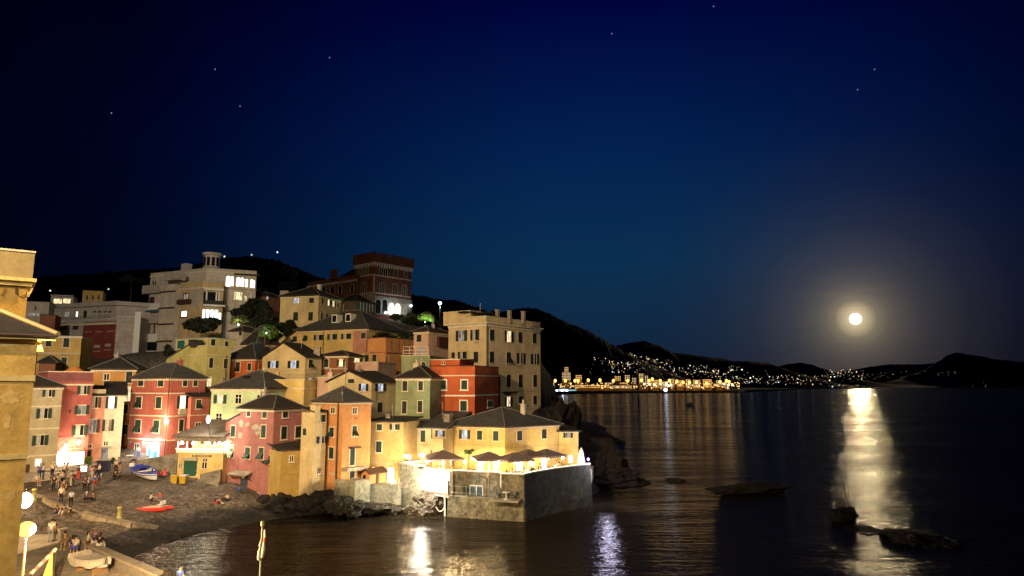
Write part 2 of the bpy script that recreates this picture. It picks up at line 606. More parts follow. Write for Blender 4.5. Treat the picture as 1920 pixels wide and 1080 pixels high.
a1 = n.new('ShaderNodeMath'); l.new(hs[0], a1.inputs[0]); l.new(hs[1], a1.inputs[1])
a2 = a1
for _h in hs[2:]:
    _a = n.new('ShaderNodeMath'); l.new(a2.outputs[0], _a.inputs[0]); l.new(_h, _a.inputs[1]); a2 = _a
bp = n.new('ShaderNodeBump')
bp.inputs['Strength'].default_value = 1.0
bp.inputs['Distance'].default_value = .23
l.new(a2.outputs[0], bp.inputs['Height'])
for _nd in (w_gl, w_fr):
    l.new(bp.outputs[0], _nd.inputs['Normal'])
sea = MB()
sea.add([(-30000, -3000, SEA), (30000, -3000, SEA), (30000, 45000, SEA), (-30000, 45000, SEA)], [(0, 1, 2, 3)])
sea_o = tag(sea.build('sea', wm), 'calm dark sea with lamp and moon reflections', kind='structure')

# foam line where the ripples run up the shingle
fm = MB()
wl_pts = [(215, 1053), (240, 1040), (285, 1019), (330, 1001), (385, 989), (440, 981), (470, 975)]
nn = 60
for side in (0, 1):
    pass
edge = []
for i in range(nn):
    t = i / (nn - 1) * (len(wl_pts) - 1)
    k = min(int(t), len(wl_pts) - 2)
    a = t - k
    u, v = wl_pts[k][0] * (1 - a) + wl_pts[k + 1][0] * a, wl_pts[k][1] * (1 - a) + wl_pts[k + 1][1] * a
    edge.append(PZ(u, v, SEA))
vs, fs = [], []
for i, p in enumerate(edge):
    w = .25 + .2 * math.sin(i * 1.7) + .12 * math.sin(i * .61)
    vs += [(p.x + .1, p.y - .2, SEA + .02), (p.x + .1 + w * .5, p.y - .2 - w, SEA + .015)]
for i in range(nn - 1):
    fs.append((2 * i, 2 * i + 1, 2 * i + 3, 2 * i + 2))
tag(fm.add(vs, fs).build('foam', mat('sea_foam', (.38, .34, .29), .8, .5, 5)), 'thin line of foam along the waterline of the beach', kind='stuff')

# ---------------------------------------------------------------- hills
HILLV, HILLF = [], []


def hill(name, label, crest, Y, depth, col, vbase=None, rough=1.0, seed=1, trees=0):
    """a ridge whose skyline passes the listed sight lines at distance Y, falling to the sea in front and behind"""
    r = random.Random(seed)
    n = 380
    prof = []
    for i in range(n):
        t = i / (n - 1) * (len(crest) - 1)
        k = min(int(t), len(crest) - 2)
        a = t - k
        a2 = a * a * (3 - 2 * a) * .5 + a * .5
        prof.append(P(crest[k][0] * (1 - a) + crest[k + 1][0] * a, crest[k][1] * (1 - a2) + crest[k + 1][1] * a2, Y))
    rows = [(-depth, 0.0), (-depth * .8, .13), (-depth * .6, .32), (-depth * .4, .56), (-depth * .2, .8), (0, 1.0), (depth * .3, .7), (depth * .8, 0)]
    vs, fs = [], []
    for j, (dy, h) in enumerate(rows):
        for i, p in enumerate(prof):
            jit = (r.uniform(-1, 1) * .018 + .05 * math.sin(i * .12 + j * 1.3) * (1 - abs(2 * h - 1))) * p.z * rough
            k = (p.y + dy * .0) / p.y
            zz = p.z * h + (jit if 0 < h < 1 else (r.uniform(-.6, .6) * p.z * .016 * rough if h == 1 else 0))
            vs.append((p.x * (1 + dy / p.y * .55), p.y + dy, zz - (3 if h == 0 else 0)))
    for j in range(len(rows) - 1):
        for i in range(n - 1):
            fs.append((j * n + i, j * n + i + 1, (j + 1) * n + i + 1, (j + 1) * n + i))
    m = mat(name + '_scrub', col, 1.0, .5, 6.0 / Y * 2, .4, 60.0 / Y)
    o = MB().add(vs, fs).build('hill', m, smooth=True)
    tag(o, label, kind='structure')
    base = len(HILLV)
    HILLV.extend(Vector(p) for p in vs)
    HILLF.extend(tuple(q + base for q in f) for f in fs)
    return o


hill('near', 'dark wooded hill behind the castle and the villa', [(-120, 560), (0, 545), (60, 520), (150, 514), (240, 507), (330, 503), (400, 489), (440, 482), (472, 480), (520, 488), (560, 504), (595, 519), (660, 536), (770, 552), (800, 556), (822, 561), (856, 563), (893, 575), (940, 596), (990, 640), (1030, 700)], 900, 420, (.020, .017, .014), seed=2)
hill('mid', 'dark hill right of the tall yellow house', [(840, 640), (900, 598), (940, 585), (962, 580), (985, 577), (1004, 578), (1028, 587), (1050, 598), (1075, 609), (1100, 619), (1125, 633), (1150, 647), (1172, 660), (1200, 674), (1235, 690), (1270, 704), (1300, 716)], 2200, 700, (.018, .015, .013), seed=3)
hill('third', 'long dim ridge across the bay behind the town lights', [(1080, 690), (1130, 660), (1160, 647), (1184, 642), (1207, 639), (1233, 647), (1263, 661), (1290, 664), (1317, 668), (1353, 672), (1377, 677), (1400, 677), (1436, 680), (1465, 690), (1500, 702), (1530, 714), (1560, 724)], 3800, 1300, (.030, .024, .022), seed=4)
hill('fourth', 'low rounded hill left of the moon', [(1400, 716), (1430, 694), (1460, 686), (1480, 682), (1500, 680), (1520, 683), (1540, 690), (1556, 696), (1590, 706), (1630, 716), (1660, 723)], 5200, 1200, (.026, .021, .018), seed=5)
hill('fifth', 'low far ridge under the moon', [(1500, 716), (1550, 700), (1600, 693), (1635, 687), (1671, 683), (1725, 683), (1754, 681), (1790, 686), (1850, 700), (1900, 716)], 8000, 1600, (.026, .021, .016), seed=6)
hill('cape', 'black headland on the right of the moon', [(1640, 722), (1680, 712), (1720, 699), (1745, 688), (1761, 677), (1779, 665), (1794, 661), (1812, 664), (1833, 667), (1869, 674), (1920, 678), (1990, 684), (2100, 700), (2200, 715)], 6000, 1500, (.012, .010, .009), seed=7)
HBVH = BVHTree.FromPolygons(HILLV, HILLF)

# the moon and the few stars the photo shows
mp_ = Vector((0, 0, CAMZ)) + MOON_DIR * 40000
mo = MB().ball(mp_, 40000 * .0072, seg=28, ring=16).build('moon', emit('moon_disc', (1.0, .92, .72), 5), smooth=True, origin=mp_)
tag(mo, 'bright full moon low over the far ridge', 'moon')
star_m = emit('star_light', (.75, .8, 1.0), .55)
sp = None
for u, v, wh in ((618, 108, 'brightest star, high above the castle'), (1147, 63, 'star near the top middle'), (209, 212, 'lowest star at the far left'), (450, 199, 'star above the villa'), (1338, 12, 'star at the top edge'), (1640, 130, 'upper of two stars above the moon'), (1608, 168, 'lower of two stars above the moon'), (403, 130, 'faint star at the upper left')):
    p = P(u, v, 41000)
    if sp is None:
        so = sp = MB().ball((0, 0, 0), 32, seg=6, ring=4).build('star', star_m)
    else:
        so = sp.copy(); C.objects.link(so)
    so.location = p
    tag(so, wh + ' in the night sky', 'star', 'stars in the night sky')
# ---------------------------------------------------------------- houses
CROP = {'A': (0, 440, 4.5), 'B': (240, 440, 4.5), 'C': (480, 440, 4.5), 'D': (760, 500, 4.5), 'E': (0, 640, 4.5), 'F': (200, 620, 4.5), 'G': (380, 620, 4.5),
        'H': (560, 620, 4.5), 'I': (800, 700, 4.5), 'J': (0, 840, 4.5), 'K': (200, 840, 4.5), 'L': (380, 780, 4.5), 'N': (820, 800, 4.5), 'M': (600, 800, 5.538),
        'X': (0, 0, 1)}
UP = Vector((0, 0, 1))


def px(c, x, y):
    o = CROP[c]
    return o[0] + x / o[2], o[1] + y / o[2]


class House:
    pass


def house(name, label, crop, A, B, Cc, vE, YB, phi, zb, wm, roof=None, rm=None, dep=9.0, over=.35, cat='house', group=None, trim=TRIM, cornice=True, root=None, wall_name='wall', rlen=None, vP=None, llen=None, ch=.26, psi=None):
    """a block whose near corner stands on the sight line B at distance YB; A and Cc are the sight columns of the far ends of its two seen faces,
    phi the direction of the left face (degrees, away from the near corner)"""
    h = House()
    uB, vB = px(crop, B, vE)
    Bp = P(uB, vB, YB)
    zE = Bp.z
    dL = Vector((math.cos(R(phi)), math.sin(R(phi)), 0))
    psi = phi - 90 if psi is None else psi
    dR = Vector((math.cos(R(psi)), math.sin(R(psi)), 0))
    nL, nR = Vector((-math.sin(R(phi)), math.cos(R(phi)), 0)), Vector((math.sin(R(psi)), -math.cos(R(psi)), 0))
    h.nL, h.nR = nL, nR

    def reach(col, d):
        k = (px(crop, col, 0)[0] - 960) / F
        dz = zE - CAMZ
        return (k * (Bp.y * CT + dz * ST) - Bp.x) / (d.x - k * d.y * CT)
    tL = llen if llen else reach(A, dL)
    tR = rlen if rlen else (reach(Cc, dR) if Cc is not None else dep)
    h.tL, h.tR, h.zE, h.zb, h.dL, h.dR = tL, tR, zE, zb, dL, dR
    B0 = Vector((Bp.x, Bp.y, 0))
    h.B, h.A, h.C = B0, B0 + dL * tL, B0 + dR * tR
    h.D = h.A + dR * tR
    h.root = root or thing(name, (B0.x, B0.y, zb), label, cat, group)
    h.faces = {'L': (h.A, -dL, nL, tL), 'R': (h.B, dR, nR, tR)}
    h.roof_kind = roof[0] if roof else None
    h.wm = wm
    poly = [h.A, h.B, h.C, h.D]
    zt = zE if vP is None else zat(px(crop, 0, vP)[1], Bp.y)
    h.zt = zt
    w = MB()
    kind = roof[0] if roof else 'none'
    mid = (h.A + h.C) / 2
    zr = zat(px(crop, 0, roof[1])[1], mid.y) if roof and len(roof) > 1 and roof[1] else zt
    if kind == 'gableL':          # gable end on the left face
        a, b_, c, d = h.A, h.B, h.C, h.D
        m1, m2 = (a + b_) / 2, (c + d) / 2
        zr = zat(px(crop, 0, roof[1])[1], m1.y)
        vs = [(p.x, p.y, zb) for p in (a, b_, c, d)] + [(p.x, p.y, zE) for p in (a, b_, c, d)] + [(m1.x, m1.y, zr), (m2.x, m2.y, zr)]
        w.add(vs, [(0, 1, 5, 8, 4), (1, 2, 6, 5), (2, 3, 7, 9, 6), (3, 0, 4, 7), (4, 8, 9, 7), (8, 5, 6, 9)])
    elif kind == 'gableR':        # gable end on the right face
        a, b_, c, d = h.A, h.B, h.C, h.D
        m1, m2 = (b_ + c) / 2, (a + d) / 2
        vs = [(p.x, p.y, zb) for p in (a, b_, c, d)] + [(p.x, p.y, zE) for p in (a, b_, c, d)] + [(m1.x, m1.y, zr), (m2.x, m2.y, zr)]
        w.add(vs, [(0, 1, 5, 4), (1, 2, 6, 8, 5), (2, 3, 7, 6), (3, 0, 4, 9, 7), (4, 5, 8, 9), (8, 6, 7, 9)])
    else:
        w.prism([(p.x, p.y) for p in poly], zb, zt - .01)
    h.wall = w.build(wall_name, wm, h.root)
    h.roof = None
    if cornice:
        c = MB()
        for p0, d, n, L in (h.faces['L'], h.faces['R']):
            c.obox(Vector((p0.x, p0.y, zE)), d, UP, n, -.06, L + .06, -ch - .02, -.02, -.05, .13)
        c.build('cornice', trim, h.root)
    if roof:
        h.roof = make_roof(h, kind, zr, rm or SLATE, over)
    return h


def make_roof(h, kind, zr, rm, over):
    dL, dR, zE = h.dL, h.dR, h.zE
    A, B, Cc, D = h.A + dL * over - dR * over, h.B - dL * over - dR * over, h.C - dL * over + dR * over, h.D + dL * over + dR * over
    T = .14
    z0, z1 = zE + .004, zE + T
    r = MB()
    cs = [A, B, Cc, D]
    lo = [(p.x, p.y, z0) for p in cs]
    up = [(p.x, p.y, z1) for p in cs]
    tL, tR = h.tL, h.tR
    if kind == 'hip':
        c = (A + Cc) / 2
        if tL >= tR:
            k = max(.05, (tL - tR) / 2)
            e1, e2 = c + dL * k, c - dL * k
            fs = [(4, 5, 9, 8), (5, 6, 9), (6, 7, 8, 9), (7, 4, 8)]
        else:
            k = max(.05, (tR - tL) / 2)
            e1, e2 = c - dR * k, c + dR * k
            fs = [(4, 5, 8), (5, 6, 9, 8), (6, 7, 9), (7, 4, 8, 9)]
        r.add(lo + up + [(e1.x, e1.y, zr), (e2.x, e2.y, zr)], [(3, 2, 1, 0), (0, 1, 5, 4), (1, 2, 6, 5), (2, 3, 7, 6), (3, 0, 4, 7)] + fs)
        h.ridge = (e1, e2, zr)
    elif kind == 'pyr':
        c = (A + Cc) / 2
        r.add(lo + up + [(c.x, c.y, zr)], [(3, 2, 1, 0), (0, 1, 5, 4), (1, 2, 6, 5), (2, 3, 7, 6), (3, 0, 4, 7), (4, 5, 8), (5, 6, 8), (6, 7, 8), (7, 4, 8)])
    elif kind in ('gableL', 'gableR'):
        m1, m2 = ((A + B) / 2, (Cc + D) / 2) if kind == 'gableL' else ((B + Cc) / 2, (D + A) / 2)
        s = [(A, D), (B, Cc)] if kind == 'gableL' else [(B, A), (Cc, D)]
        half = (h.tL if kind == 'gableL' else h.tR) / 2
        drop = over * (zr - zE) / half
        for p, q in s:
            lo4 = [Vector((p.x, p.y, zE - drop + .01)), Vector((m1.x, m1.y, zr + .01)), Vector((m2.x, m2.y, zr + .01)), Vector((q.x, q.y, zE - drop + .01))]
            hi4 = [x + Vector((0, 0, T)) for x in lo4]
            r.hexa(lo4, hi4)
    elif kind == 'shedL':        # low along the left face, rising away from it
        rise = zr - zE
        hi = [Vector((p.x, p.y, z0 + (rise if i in (2, 3) else 0))) for i, p in enumerate(cs)]
        r.hexa(hi, [p + Vector((0, 0, T)) for p in hi])
    elif kind == 'shedR':        # low along the right face
        rise = zr - zE
        hi = [Vector((p.x, p.y, z0 + (rise if i in (0, 3) else 0))) for i, p in enumerate(cs)]
        r.hexa(hi, [p + Vector((0, 0, T)) for p in hi])
    elif kind == 'flat':         # parapet already in the wall; coping round the edge
        zt = h.zt
        for p, d, n, L in ((h.A, -dL, h.nL, tL), (h.B, dR, h.nR, tR), (h.C, dL, -h.nL, tL), (h.D, -dR, -h.nR, tR)):
            r.obox(Vector((p.x, p.y, zt)), d, UP, n, -.08 if p in (h.A, h.C) else -.0, L + (.08 if p in (h.A, h.C) else 0), 0, .1, -.3, .08)
        return r.build('coping', rm, h.root)
    if kind in ('hip', 'pyr'):
        ed = MB()
        for i in range(4):
            p, q = cs[i], cs[(i + 1) % 4]
            ed.tube([(p.x, p.y, z1 - .03), (q.x, q.y, z1 - .03)], .07, 6)
        o = r.build('roof', rm, h.root)
        ed.build('gutter', PIPE, o)
        if kind == 'pyr':
            e1 = e2 = c
        rc = MB()
        tops = [e1, e1, e2, e2]
        if kind == 'hip':
            tops = [e1, e2, e2, e1] if tL >= tR else [e1, e1, e2, e2]
            rc.tube([(e1.x, e1.y, zr), (e2.x, e2.y, zr)], .09, 6)
        for p, q in zip(cs, tops):
            rc.tube([(p.x, p.y, z1), (q.x, q.y, zr)], .075, 6)
        rc.build('ridge_cap', RIDGE, o)
        return o
    return r.build('roof', rm, h.root)


def spot(h, face, crop, x, y):
    """where a sight line meets a face: (distance along it, height)"""
    p0, d, n, L = h.faces[face]
    r = ray(*px(crop, x, y))
    o = Vector((0, 0, CAMZ))
    k = (p0 - o).dot(n) / r.dot(n)
    q = o + r * k
    return (q - p0).dot(d), q.z


def win(h, face, kind, crop, x, y, w, ht, lit=None, frame=True, sh=SHUT, trim=None, fw=.11, sill=True):
    """kinds: c closed shutters, o open shutters, f shutters with the lower flaps pushed out, d bare glass, b bricked or board, a arched glass"""
    p0, d, n, L = h.faces[face]
    s0, _ = spot(h, face, crop, x - w / 2, y)
    s1, _ = spot(h, face, crop, x + w / 2, y)
    s, _ = spot(h, face, crop, x, y)
    _, z1 = spot(h, face, crop, x, y - ht / 2)
    _, z0 = spot(h, face, crop, x, y + ht / 2)
    W, H = abs(s1 - s0), z1 - z0
    if kind == 'o':
        W = W * .5
    o = Vector((p0.x, p0.y, 0)) + d * s + UP * z0
    m = MB()
    hw = W / 2
    if kind == 'a':
        k = 9
        pts = [(math.cos(math.pi * i / k), math.sin(math.pi * i / k)) for i in range(k + 1)]
        zs = H - hw
        f = MB()
        prof = [(hw + fw, 0)] + [((hw + fw) * a, zs + (hw + fw) * b_) for a, b_ in pts] + [(-hw - fw, 0)]
        inn = [(hw, 0)] + [(hw * a, zs + hw * b_) for a, b_ in pts] + [(-hw, 0)]
        g = lambda q, dd: o + d * q[0] + UP * q[1] + n * dd
        N = len(prof)
        vs = [g(q, .06) for q in prof] + [g(q, .06) for q in inn] + [g(q, .002) for q in prof] + [g(q, .002) for q in inn]
        fs = []
        for i in range(N - 1):
            fs += [(i, i + 1, N + i + 1, N + i), (i, 2 * N + i, 2 * N + i + 1, i + 1), (N + i, N + i + 1, 3 * N + i + 1, 3 * N + i)]
        fr = f.add(vs, fs).build('window', trim or TRIM, h.root)
        pa = MB().add([g(q, .015) for q in inn], [tuple(range(len(inn)))]).build('pane', lit or GLASS, fr)
        return fr
    if frame:
        f_ = .055
        m.obox(o, d, UP, n, -hw - fw, -hw, -fw * .5, H + fw, .002, f_)
        m.obox(o, d, UP, n, hw, hw + fw, -fw * .5, H + fw, .002, f_)
        m.obox(o, d, UP, n, -hw, hw, H, H + fw, .002, f_)
        m.obox(o, d, UP, n, -hw - fw * 1.4, hw + fw * 1.4, -fw * 1.3, -fw * .5, .002, .13)
        m.obox(o, d, UP, n, -hw, hw, -fw * .5, 0, .002, f_)
    else:
        m.obox(o, d, UP, n, -hw - .12, hw + .12, -.1, 0, .002, .12)
        m.obox(o, d, UP, n, -hw - .05, -hw, 0, H + .05, .002, .045).obox(o, d, UP, n, hw, hw + .05, 0, H + .05, .002, .045).obox(o, d, UP, n, -hw, hw, H, H + .05, .002, .045)
    fr = m.build('window', trim or TRIM, h.root)
    if kind in 'odf' or lit:
        MB().obox(o, d, UP, n, -hw, hw, 0, H, .003, .012).build('pane', lit or GLASS, fr)
        if kind == 'o' and not lit:
            MB().obox(o, d, UP, n, -hw + .02, -hw * .15, .03, H - .03, .013, .02).build('curtain', CURT, fr)
        sa = MB()
        sa.obox(o, d, UP, n, -.035, .035, 0, H, .013, .035)
        if H > 1.0 and kind != 'o':
            sa.obox(o, d, UP, n, -hw, -.035, H * .62, H * .62 + .05, .013, .03).obox(o, d, UP, n, .035, hw, H * .62, H * .62 + .05, .013, .03)
        sa.build('sash', WHITE if kind == 'd' else TRIM, fr)
    if kind == 'c' and not lit:
        for a, b_ in ((-hw, -.008), (.008, hw)):
            q = MB().obox(o, d, UP, n, a, b_, 0, H, .003, .04)
            q.obox(o, d, UP, n, a, a + .06, 0, H, .04, .052).obox(o, d, UP, n, b_ - .06, b_, 0, H, .04, .052).obox(o, d, UP, n, a + .06, b_ - .06, H * .48, H * .48 + .07, .04, .052)
            q.build('shutter', sh, fr)
    elif kind == 'o':
        for sgn in (-1, 1):
            a, b_ = (hw + fw * .3, hw * 2 + fw * .3)
            if sgn < 0:
                a, b_ = -b_, -a
            tilt = n * .10 if frame else n * .06
            q = MB()
            q.obox(o, d, UP, n, a, b_, 0, H, .06, .10)
            q.obox(o, d, UP, n, a, b_, H * .46, H * .54, .10, .115)
            q.build('shutter', sh, fr)
    elif kind == 'f':
        for a, b_ in ((-hw, -.01), (.01, hw)):
            q = MB().obox(o, d, UP, n, a, b_, H * .52, H, .013, .05)
            out = .42 + .15 * rnd.random()
            v0 = o + UP * (H * .52)
            v1 = o + UP * (H * .06) + n * out
            e = (v1 - v0).normalized()
            nn_ = d.cross(e).normalized()
            ln = (v1 - v0).length
            q.obox(v0 + n * .05, d, e, nn_, a, b_, 0, ln, -.02, .02)
            q.build('shutter', sh, fr)
    return fr


def wins(h, face, crop, spec, **kw):
    for s in spec.split(';'):
        q = s.split()
        if not q:
            continue
        lit = {'w': LITW, 'k': LITK, 'y': LITY, 'v': LITV}.get(q[5]) if len(q) > 5 else None
        win(h, face, q[0], crop, *[float(t) for t in q[1:5]], lit=lit, **kw)


def course(h, face, crop, x, y, m=TRIM, hh=.16, x0=-.03, x1=None, d_=.05):
    p0, d, n, L = h.faces[face]
    _, z = spot(h, face, crop, x, y)
    MB().obox(Vector((p0.x, p0.y, z)), d, UP, n, x0, (L + .03) if x1 is None else x1, -hh / 2, hh / 2, -.02, d_).build('string_course', m, h.root)


def downpipe(h, face, s, z0, z1, m=PIPE, r=.055):
    p0, d, n, L = h.faces[face]
    o = Vector((p0.x, p0.y, 0)) + d * s + n * (r + .07)
    MB().tube([o + UP * z0, o + UP * z1], r, 7).build('downpipe', m, h.root)


def onface(h, face, crop, x0, y0, x1, y1, name, m, d0=.003, d1=.03, parent=None):
    """flat panel on a face between two sight lines"""
    p0, d, n, L = h.faces[face]
    s0, z1 = spot(h, face, crop, x0, y0)
    s1, z0 = spot(h, face, crop, x1, y1)
    return MB().obox(Vector((p0.x, p0.y, 0)), d, UP, n, min(s0, s1), max(s0, s1), min(z0, z1), max(z0, z1), d0, d1).build(name, m, parent or h.root)


def chimney(h, c, zb, zt, w=.7, m=None, pot=True, ang=0, parent=None):
    q = MB().box((c[0], c[1], (zb + zt) / 2), w, w * .8, zt - zb, ang)
    q.box((c[0], c[1], zt + .05), w + .16, w * .8 + .16, .1, ang)
    if pot:
        q.lathe((c[0], c[1], zt + .1), [(.13, 0), (.11, .45), (.15, .46), (.15, .52)], 10)
    return q.build('chimney', m or CONC, parent or (h.roof if h.roof else h.root))


def atface(h, face, s, z, out):
    p0, d, n, L = h.faces[face]
    return Vector((p0.x, p0.y, z)) + d * s + n * out


def railing(p0, p1, hgt, m, parent, name='railing', step=1.2, bars=2, r=.03):
    q = MB()
    p0, p1 = Vector(p0), Vector(p1)
    L = (p1 - p0).length
    k = max(1, round(L / step))
    for i in range(k + 1):
        a = p0.lerp(p1, i / k)
        q.tube([a, a + UP * hgt], r, 6)
    for j in range(bars + 1):
        z = UP * hgt * (1 - j / (bars + .5))
        q.tube([p0 + z, p1 + z], r * .9, 6)
    return q.build(name, m, parent)


def irregular(h, face, crop, cx, cy, w, ht, m, name='plaster_patch', seed=1):
    """bare patch where the paint has come off, with an uneven outline and a thin edge"""
    r = random.Random(seed)
    p0, d, n, L = h.faces[face]
    k = 18
    pts = []
    for i in range(k):
        a = 2 * math.pi * i / k
        q = 1 + r.uniform(-.32, .22)
        s, z = spot(h, face, crop, cx + w / 2 * q * math.cos(a), cy + ht / 2 * q * math.sin(a))
        pts.append(Vector((p0.x, p0.y, z)) + d * s)
    N = k
    vs = [p + n * .008 for p in pts] + [p + n * .0005 for p in pts]
    fs = [tuple(range(N))] + [(i, N + i, N + (i + 1) % N, (i + 1) % N) for i in range(N)]
    MB().add(vs, fs).build(name, m, h.root)


def clutter(h, seed, chim=1, aerial=True):
    """chimney pots and a television aerial on a roof"""
    r = random.Random(seed)
    c = (h.A + h.B + h.C + h.D) / 4
    zt = max(h.zt, h.zE)
    if h.roof is None:
        return
    top = max((h.roof.matrix_basis @ v.co).z for v in h.roof.data.vertices) + ORIGIN[h.root.name].z
    for i in range(chim):
        k = r.uniform(-.28, .28)
        q = c + h.dL * k * h.tL + h.dR * r.uniform(-.05, .2) * h.tR
        zt_ = h.zE + (top - h.zE) * r.uniform(.75, 1.05) + .3
        chimney(h, q, h.zE + .2, zt_, r.uniform(.45, .75), r.choice((CONC, TRIM, h.wm)), r.random() < .7, math.atan2(h.dL.y, h.dL.x))
    if aerial:
        q = c + h.dL * r.uniform(-.3, .3) * h.tL
        z0, z1 = h.zE + .2, top + r.uniform(.9, 1.9)
        m = MB().tube([(q.x, q.y, z0), (q.x, q.y, z1)], .025, 5)
        for k in range(5):
            zz = z1 - .1 - (k == 4) * .3
            w = .45 - .05 * k
            o = Vector((q.x - .4 + .2 * k, q.y, zz)) if k < 4 else Vector((q.x, q.y, zz))
            m.tube([o - UP * .0 + Vector((0, -w, 0)), o + Vector((0, w, 0))], .012, 4)
        m.tube([(q.x - .5, q.y, z1 - .1), (q.x + .4, q.y, z1 - .1)], .015, 4)
        m.build('aerial', GALV, h.root)

# ---------------------------------------------------------------- the village houses
VIL = 'houses of the fishing village'
p_red = plaster('red_plaster', (.40, .115, .085))
p_crimson = plaster('crimson_plaster', (.36, .10, .085))
p_wine = plaster('wine_plaster', (.20, .07, .075))
p_salmon = plaster('salmon_plaster', (.50, .24, .17))
p_white = plaster('off_white_plaster', (.60, .55, .44))
p_beige = plaster('beige_plaster', (.42, .36, .23))
p_ochre = plaster('ochre_plaster', (.50, .34, .10), .38)
p_yellow = plaster('yellow_plaster', (.62, .46, .17))
p_cream = plaster('cream_plaster', (.60, .49, .28))
p_annex = plaster('annex_yellow_plaster', (.43, .295, .085))
p_tan = plaster('tan_plaster', (.50, .35, .14))
p_pale = plaster('pale_yellow_plaster', (.60, .49, .27))
p_lemon = plaster('lemon_plaster', (.50, .46, .17))
p_orange = plaster('orange_plaster', (.50, .25, .07))
p_vermil = plaster('vermilion_plaster', (.56, .13, .04))
p_terra = plaster('terracotta_plaster', (.56, .27, .10))
p_rust = plaster('rust_red_plaster', (.46, .105, .035))
p_mint = plaster('mint_plaster', (.48, .60, .36))
p_sage = plaster('sage_plaster', (.26, .31, .17))
p_pink = plaster('old_pink_plaster', (.38, .16, .15), .35)
p_blush = plaster('blush_plaster', (.58, .40, .31))
p_brown = plaster('red_brown_plaster', (.26, .11, .055))
p_grey = plaster('warm_grey_plaster', (.48, .42, .34))
p_bare = mat('bare_render', (.40, .36, .27), .95, .3, 3)


def wedge(h, x0, v0, x1, v1, crop, face='L', name='side_wall', dep=5, m=None, roof=None):
    """lean-to whose top edge slopes along a face, continuing it outwards"""
    p0, d, n, L = h.faces[face]
    s0, z0 = spot(h, face, crop, x0, v0)
    s1, z1 = spot(h, face, crop, x1, v1)
    o = Vector((p0.x, p0.y, 0))
    g = lambda s, z, b: o + d * s + UP * z - n * b
    m_ = MB().hexa([g(s0, h.zb, 0), g(s1, h.zb, 0), g(s1, h.zb, dep), g(s0, h.zb, dep)], [g(s0, z0, 0), g(s1, z1, 0), g(s1, z1, dep), g(s0, z0, dep)])
    w = m_.build(name, m or h.wm, h.root)
    e = (g(s1, z1, 0) - g(s0, z0, 0))
    ln = e.length
    e.normalize()
    q = MB().obox(g(s0, z0, 0), e, n.cross(-e) if n.cross(-e).z > 0 else n.cross(e), n, -.25, ln, .005, .13, -dep, .2)
    q.build('roof', roof or SLATE, h.root)
    return w


# --- left of the beach
h = house('beige_house', 'narrow beige house with open shutters beside the big ochre wall', 'E', 150, 530, None, 388, 87, 226, 3.2, p_beige, ('hip', 285), SLATE2, dep=6, group=VIL)
wins(h, 'L', 'E', 'o 410 432 100 68; o 370 607 125 84; o 338 835 130 84')
win(h, 'L', 'd', 'E', 322, 1022, 46, 56, lit=LITY)
for y in (548, 735, 960):
    course(h, 'L', 'E', 400, y)
onface(h, 'L', 'J', 205, 140, 240, 280, 'door', SHUTB)
beige_h = h

h = house('crimson_house', 'crimson house with an oval lit window and a wine red roof parapet', 'E', 400, 785, None, 358, 91, 222, 3.8, p_crimson, ('flat',), TRIM, dep=7, vP=262, group=VIL, ch=.2)
onface(h, 'L', 'E', 405, 262, 780, 338, 'parapet', p_wine, .002, .03)
wins(h, 'L', 'E', 'o 705 410 100 70; o 690 578 118 74 v; o 672 750 130 84')
irregular(h, 'L', 'E', 590, 590, 20, 30, SHUTB, 'wall_box', 4)
course(h, 'L', 'E', 600, 805, p_wine)
crim = h
# the big lit oval and the lit door of the restaurant under it
p0, d, n, L = h.faces['L']
s, z = spot(h, 'L', 'E', 527, 985)
o = Vector((p0.x, p0.y, z)) + d * s
fr, pa = MB(), MB()
ov = [(math.cos(2 * math.pi * i / 24), math.sin(2 * math.pi * i / 24)) for i in range(24)]
g = lambda r_, k, dd: o + d * (r_[0] * .72 * k) + UP * (r_[1] * 1.12 * k) + n * dd
vs = [g(q, 1.18, .09) for q in ov] + [g(q, 1.0, .09) for q in ov] + [g(q, 1.18, .002) for q in ov] + [g(q, 1.0, .002) for q in ov]
fs = []
for i in range(24):
    j = (i + 1) % 24
    fs += [(i, j, 24 + j, 24 + i), (i, 48 + i, 48 + j, j), (24 + i, 24 + j, 72 + j, 72 + i)]
oval = fr.add(vs, fs).build('window', p_salmon, h.root)
pa.add([g(q, 1.0, .03) for q in ov], [tuple(range(24))]).build('pane', emit('restaurant_glow', (1.0, .86, .58), 4.0), oval)
dr = onface(h, 'L', 'E', 590, 935, 700, 1080, 'door', MATS['restaurant_glow'], .003, .03)
onface(h, 'L', 'E', 590, 905, 700, 922, 'door_canopy', p_salmon, .003, .5)
for ex, ey in ((550, 885), (660, 850)):
    s, z = spot(h, 'L', 'E', ex, ey)
    q = atface(h, 'L', s, z, .35)
    wl_ = thing('wall_lantern', q, 'glowing wall lantern over the %s of the crimson house' % ('oval window' if ex < 600 else 'lit doorway'), 'lantern', 'wall lanterns of the crimson house')
    MB().lathe(q, [(.08, -.30), (.17, -.12), (.17, .12), (.05, .30)], 10).build('glass', BULB, wl_, True)
    MB().tube([q + UP * .3, q + UP * .42 - n * .1, q - n * .34 + UP * .42], .02, 6).build('bracket', IRON, wl_)
    lamp(wl_, q + n * .3, 500, (1.0, .72, .40), .2)

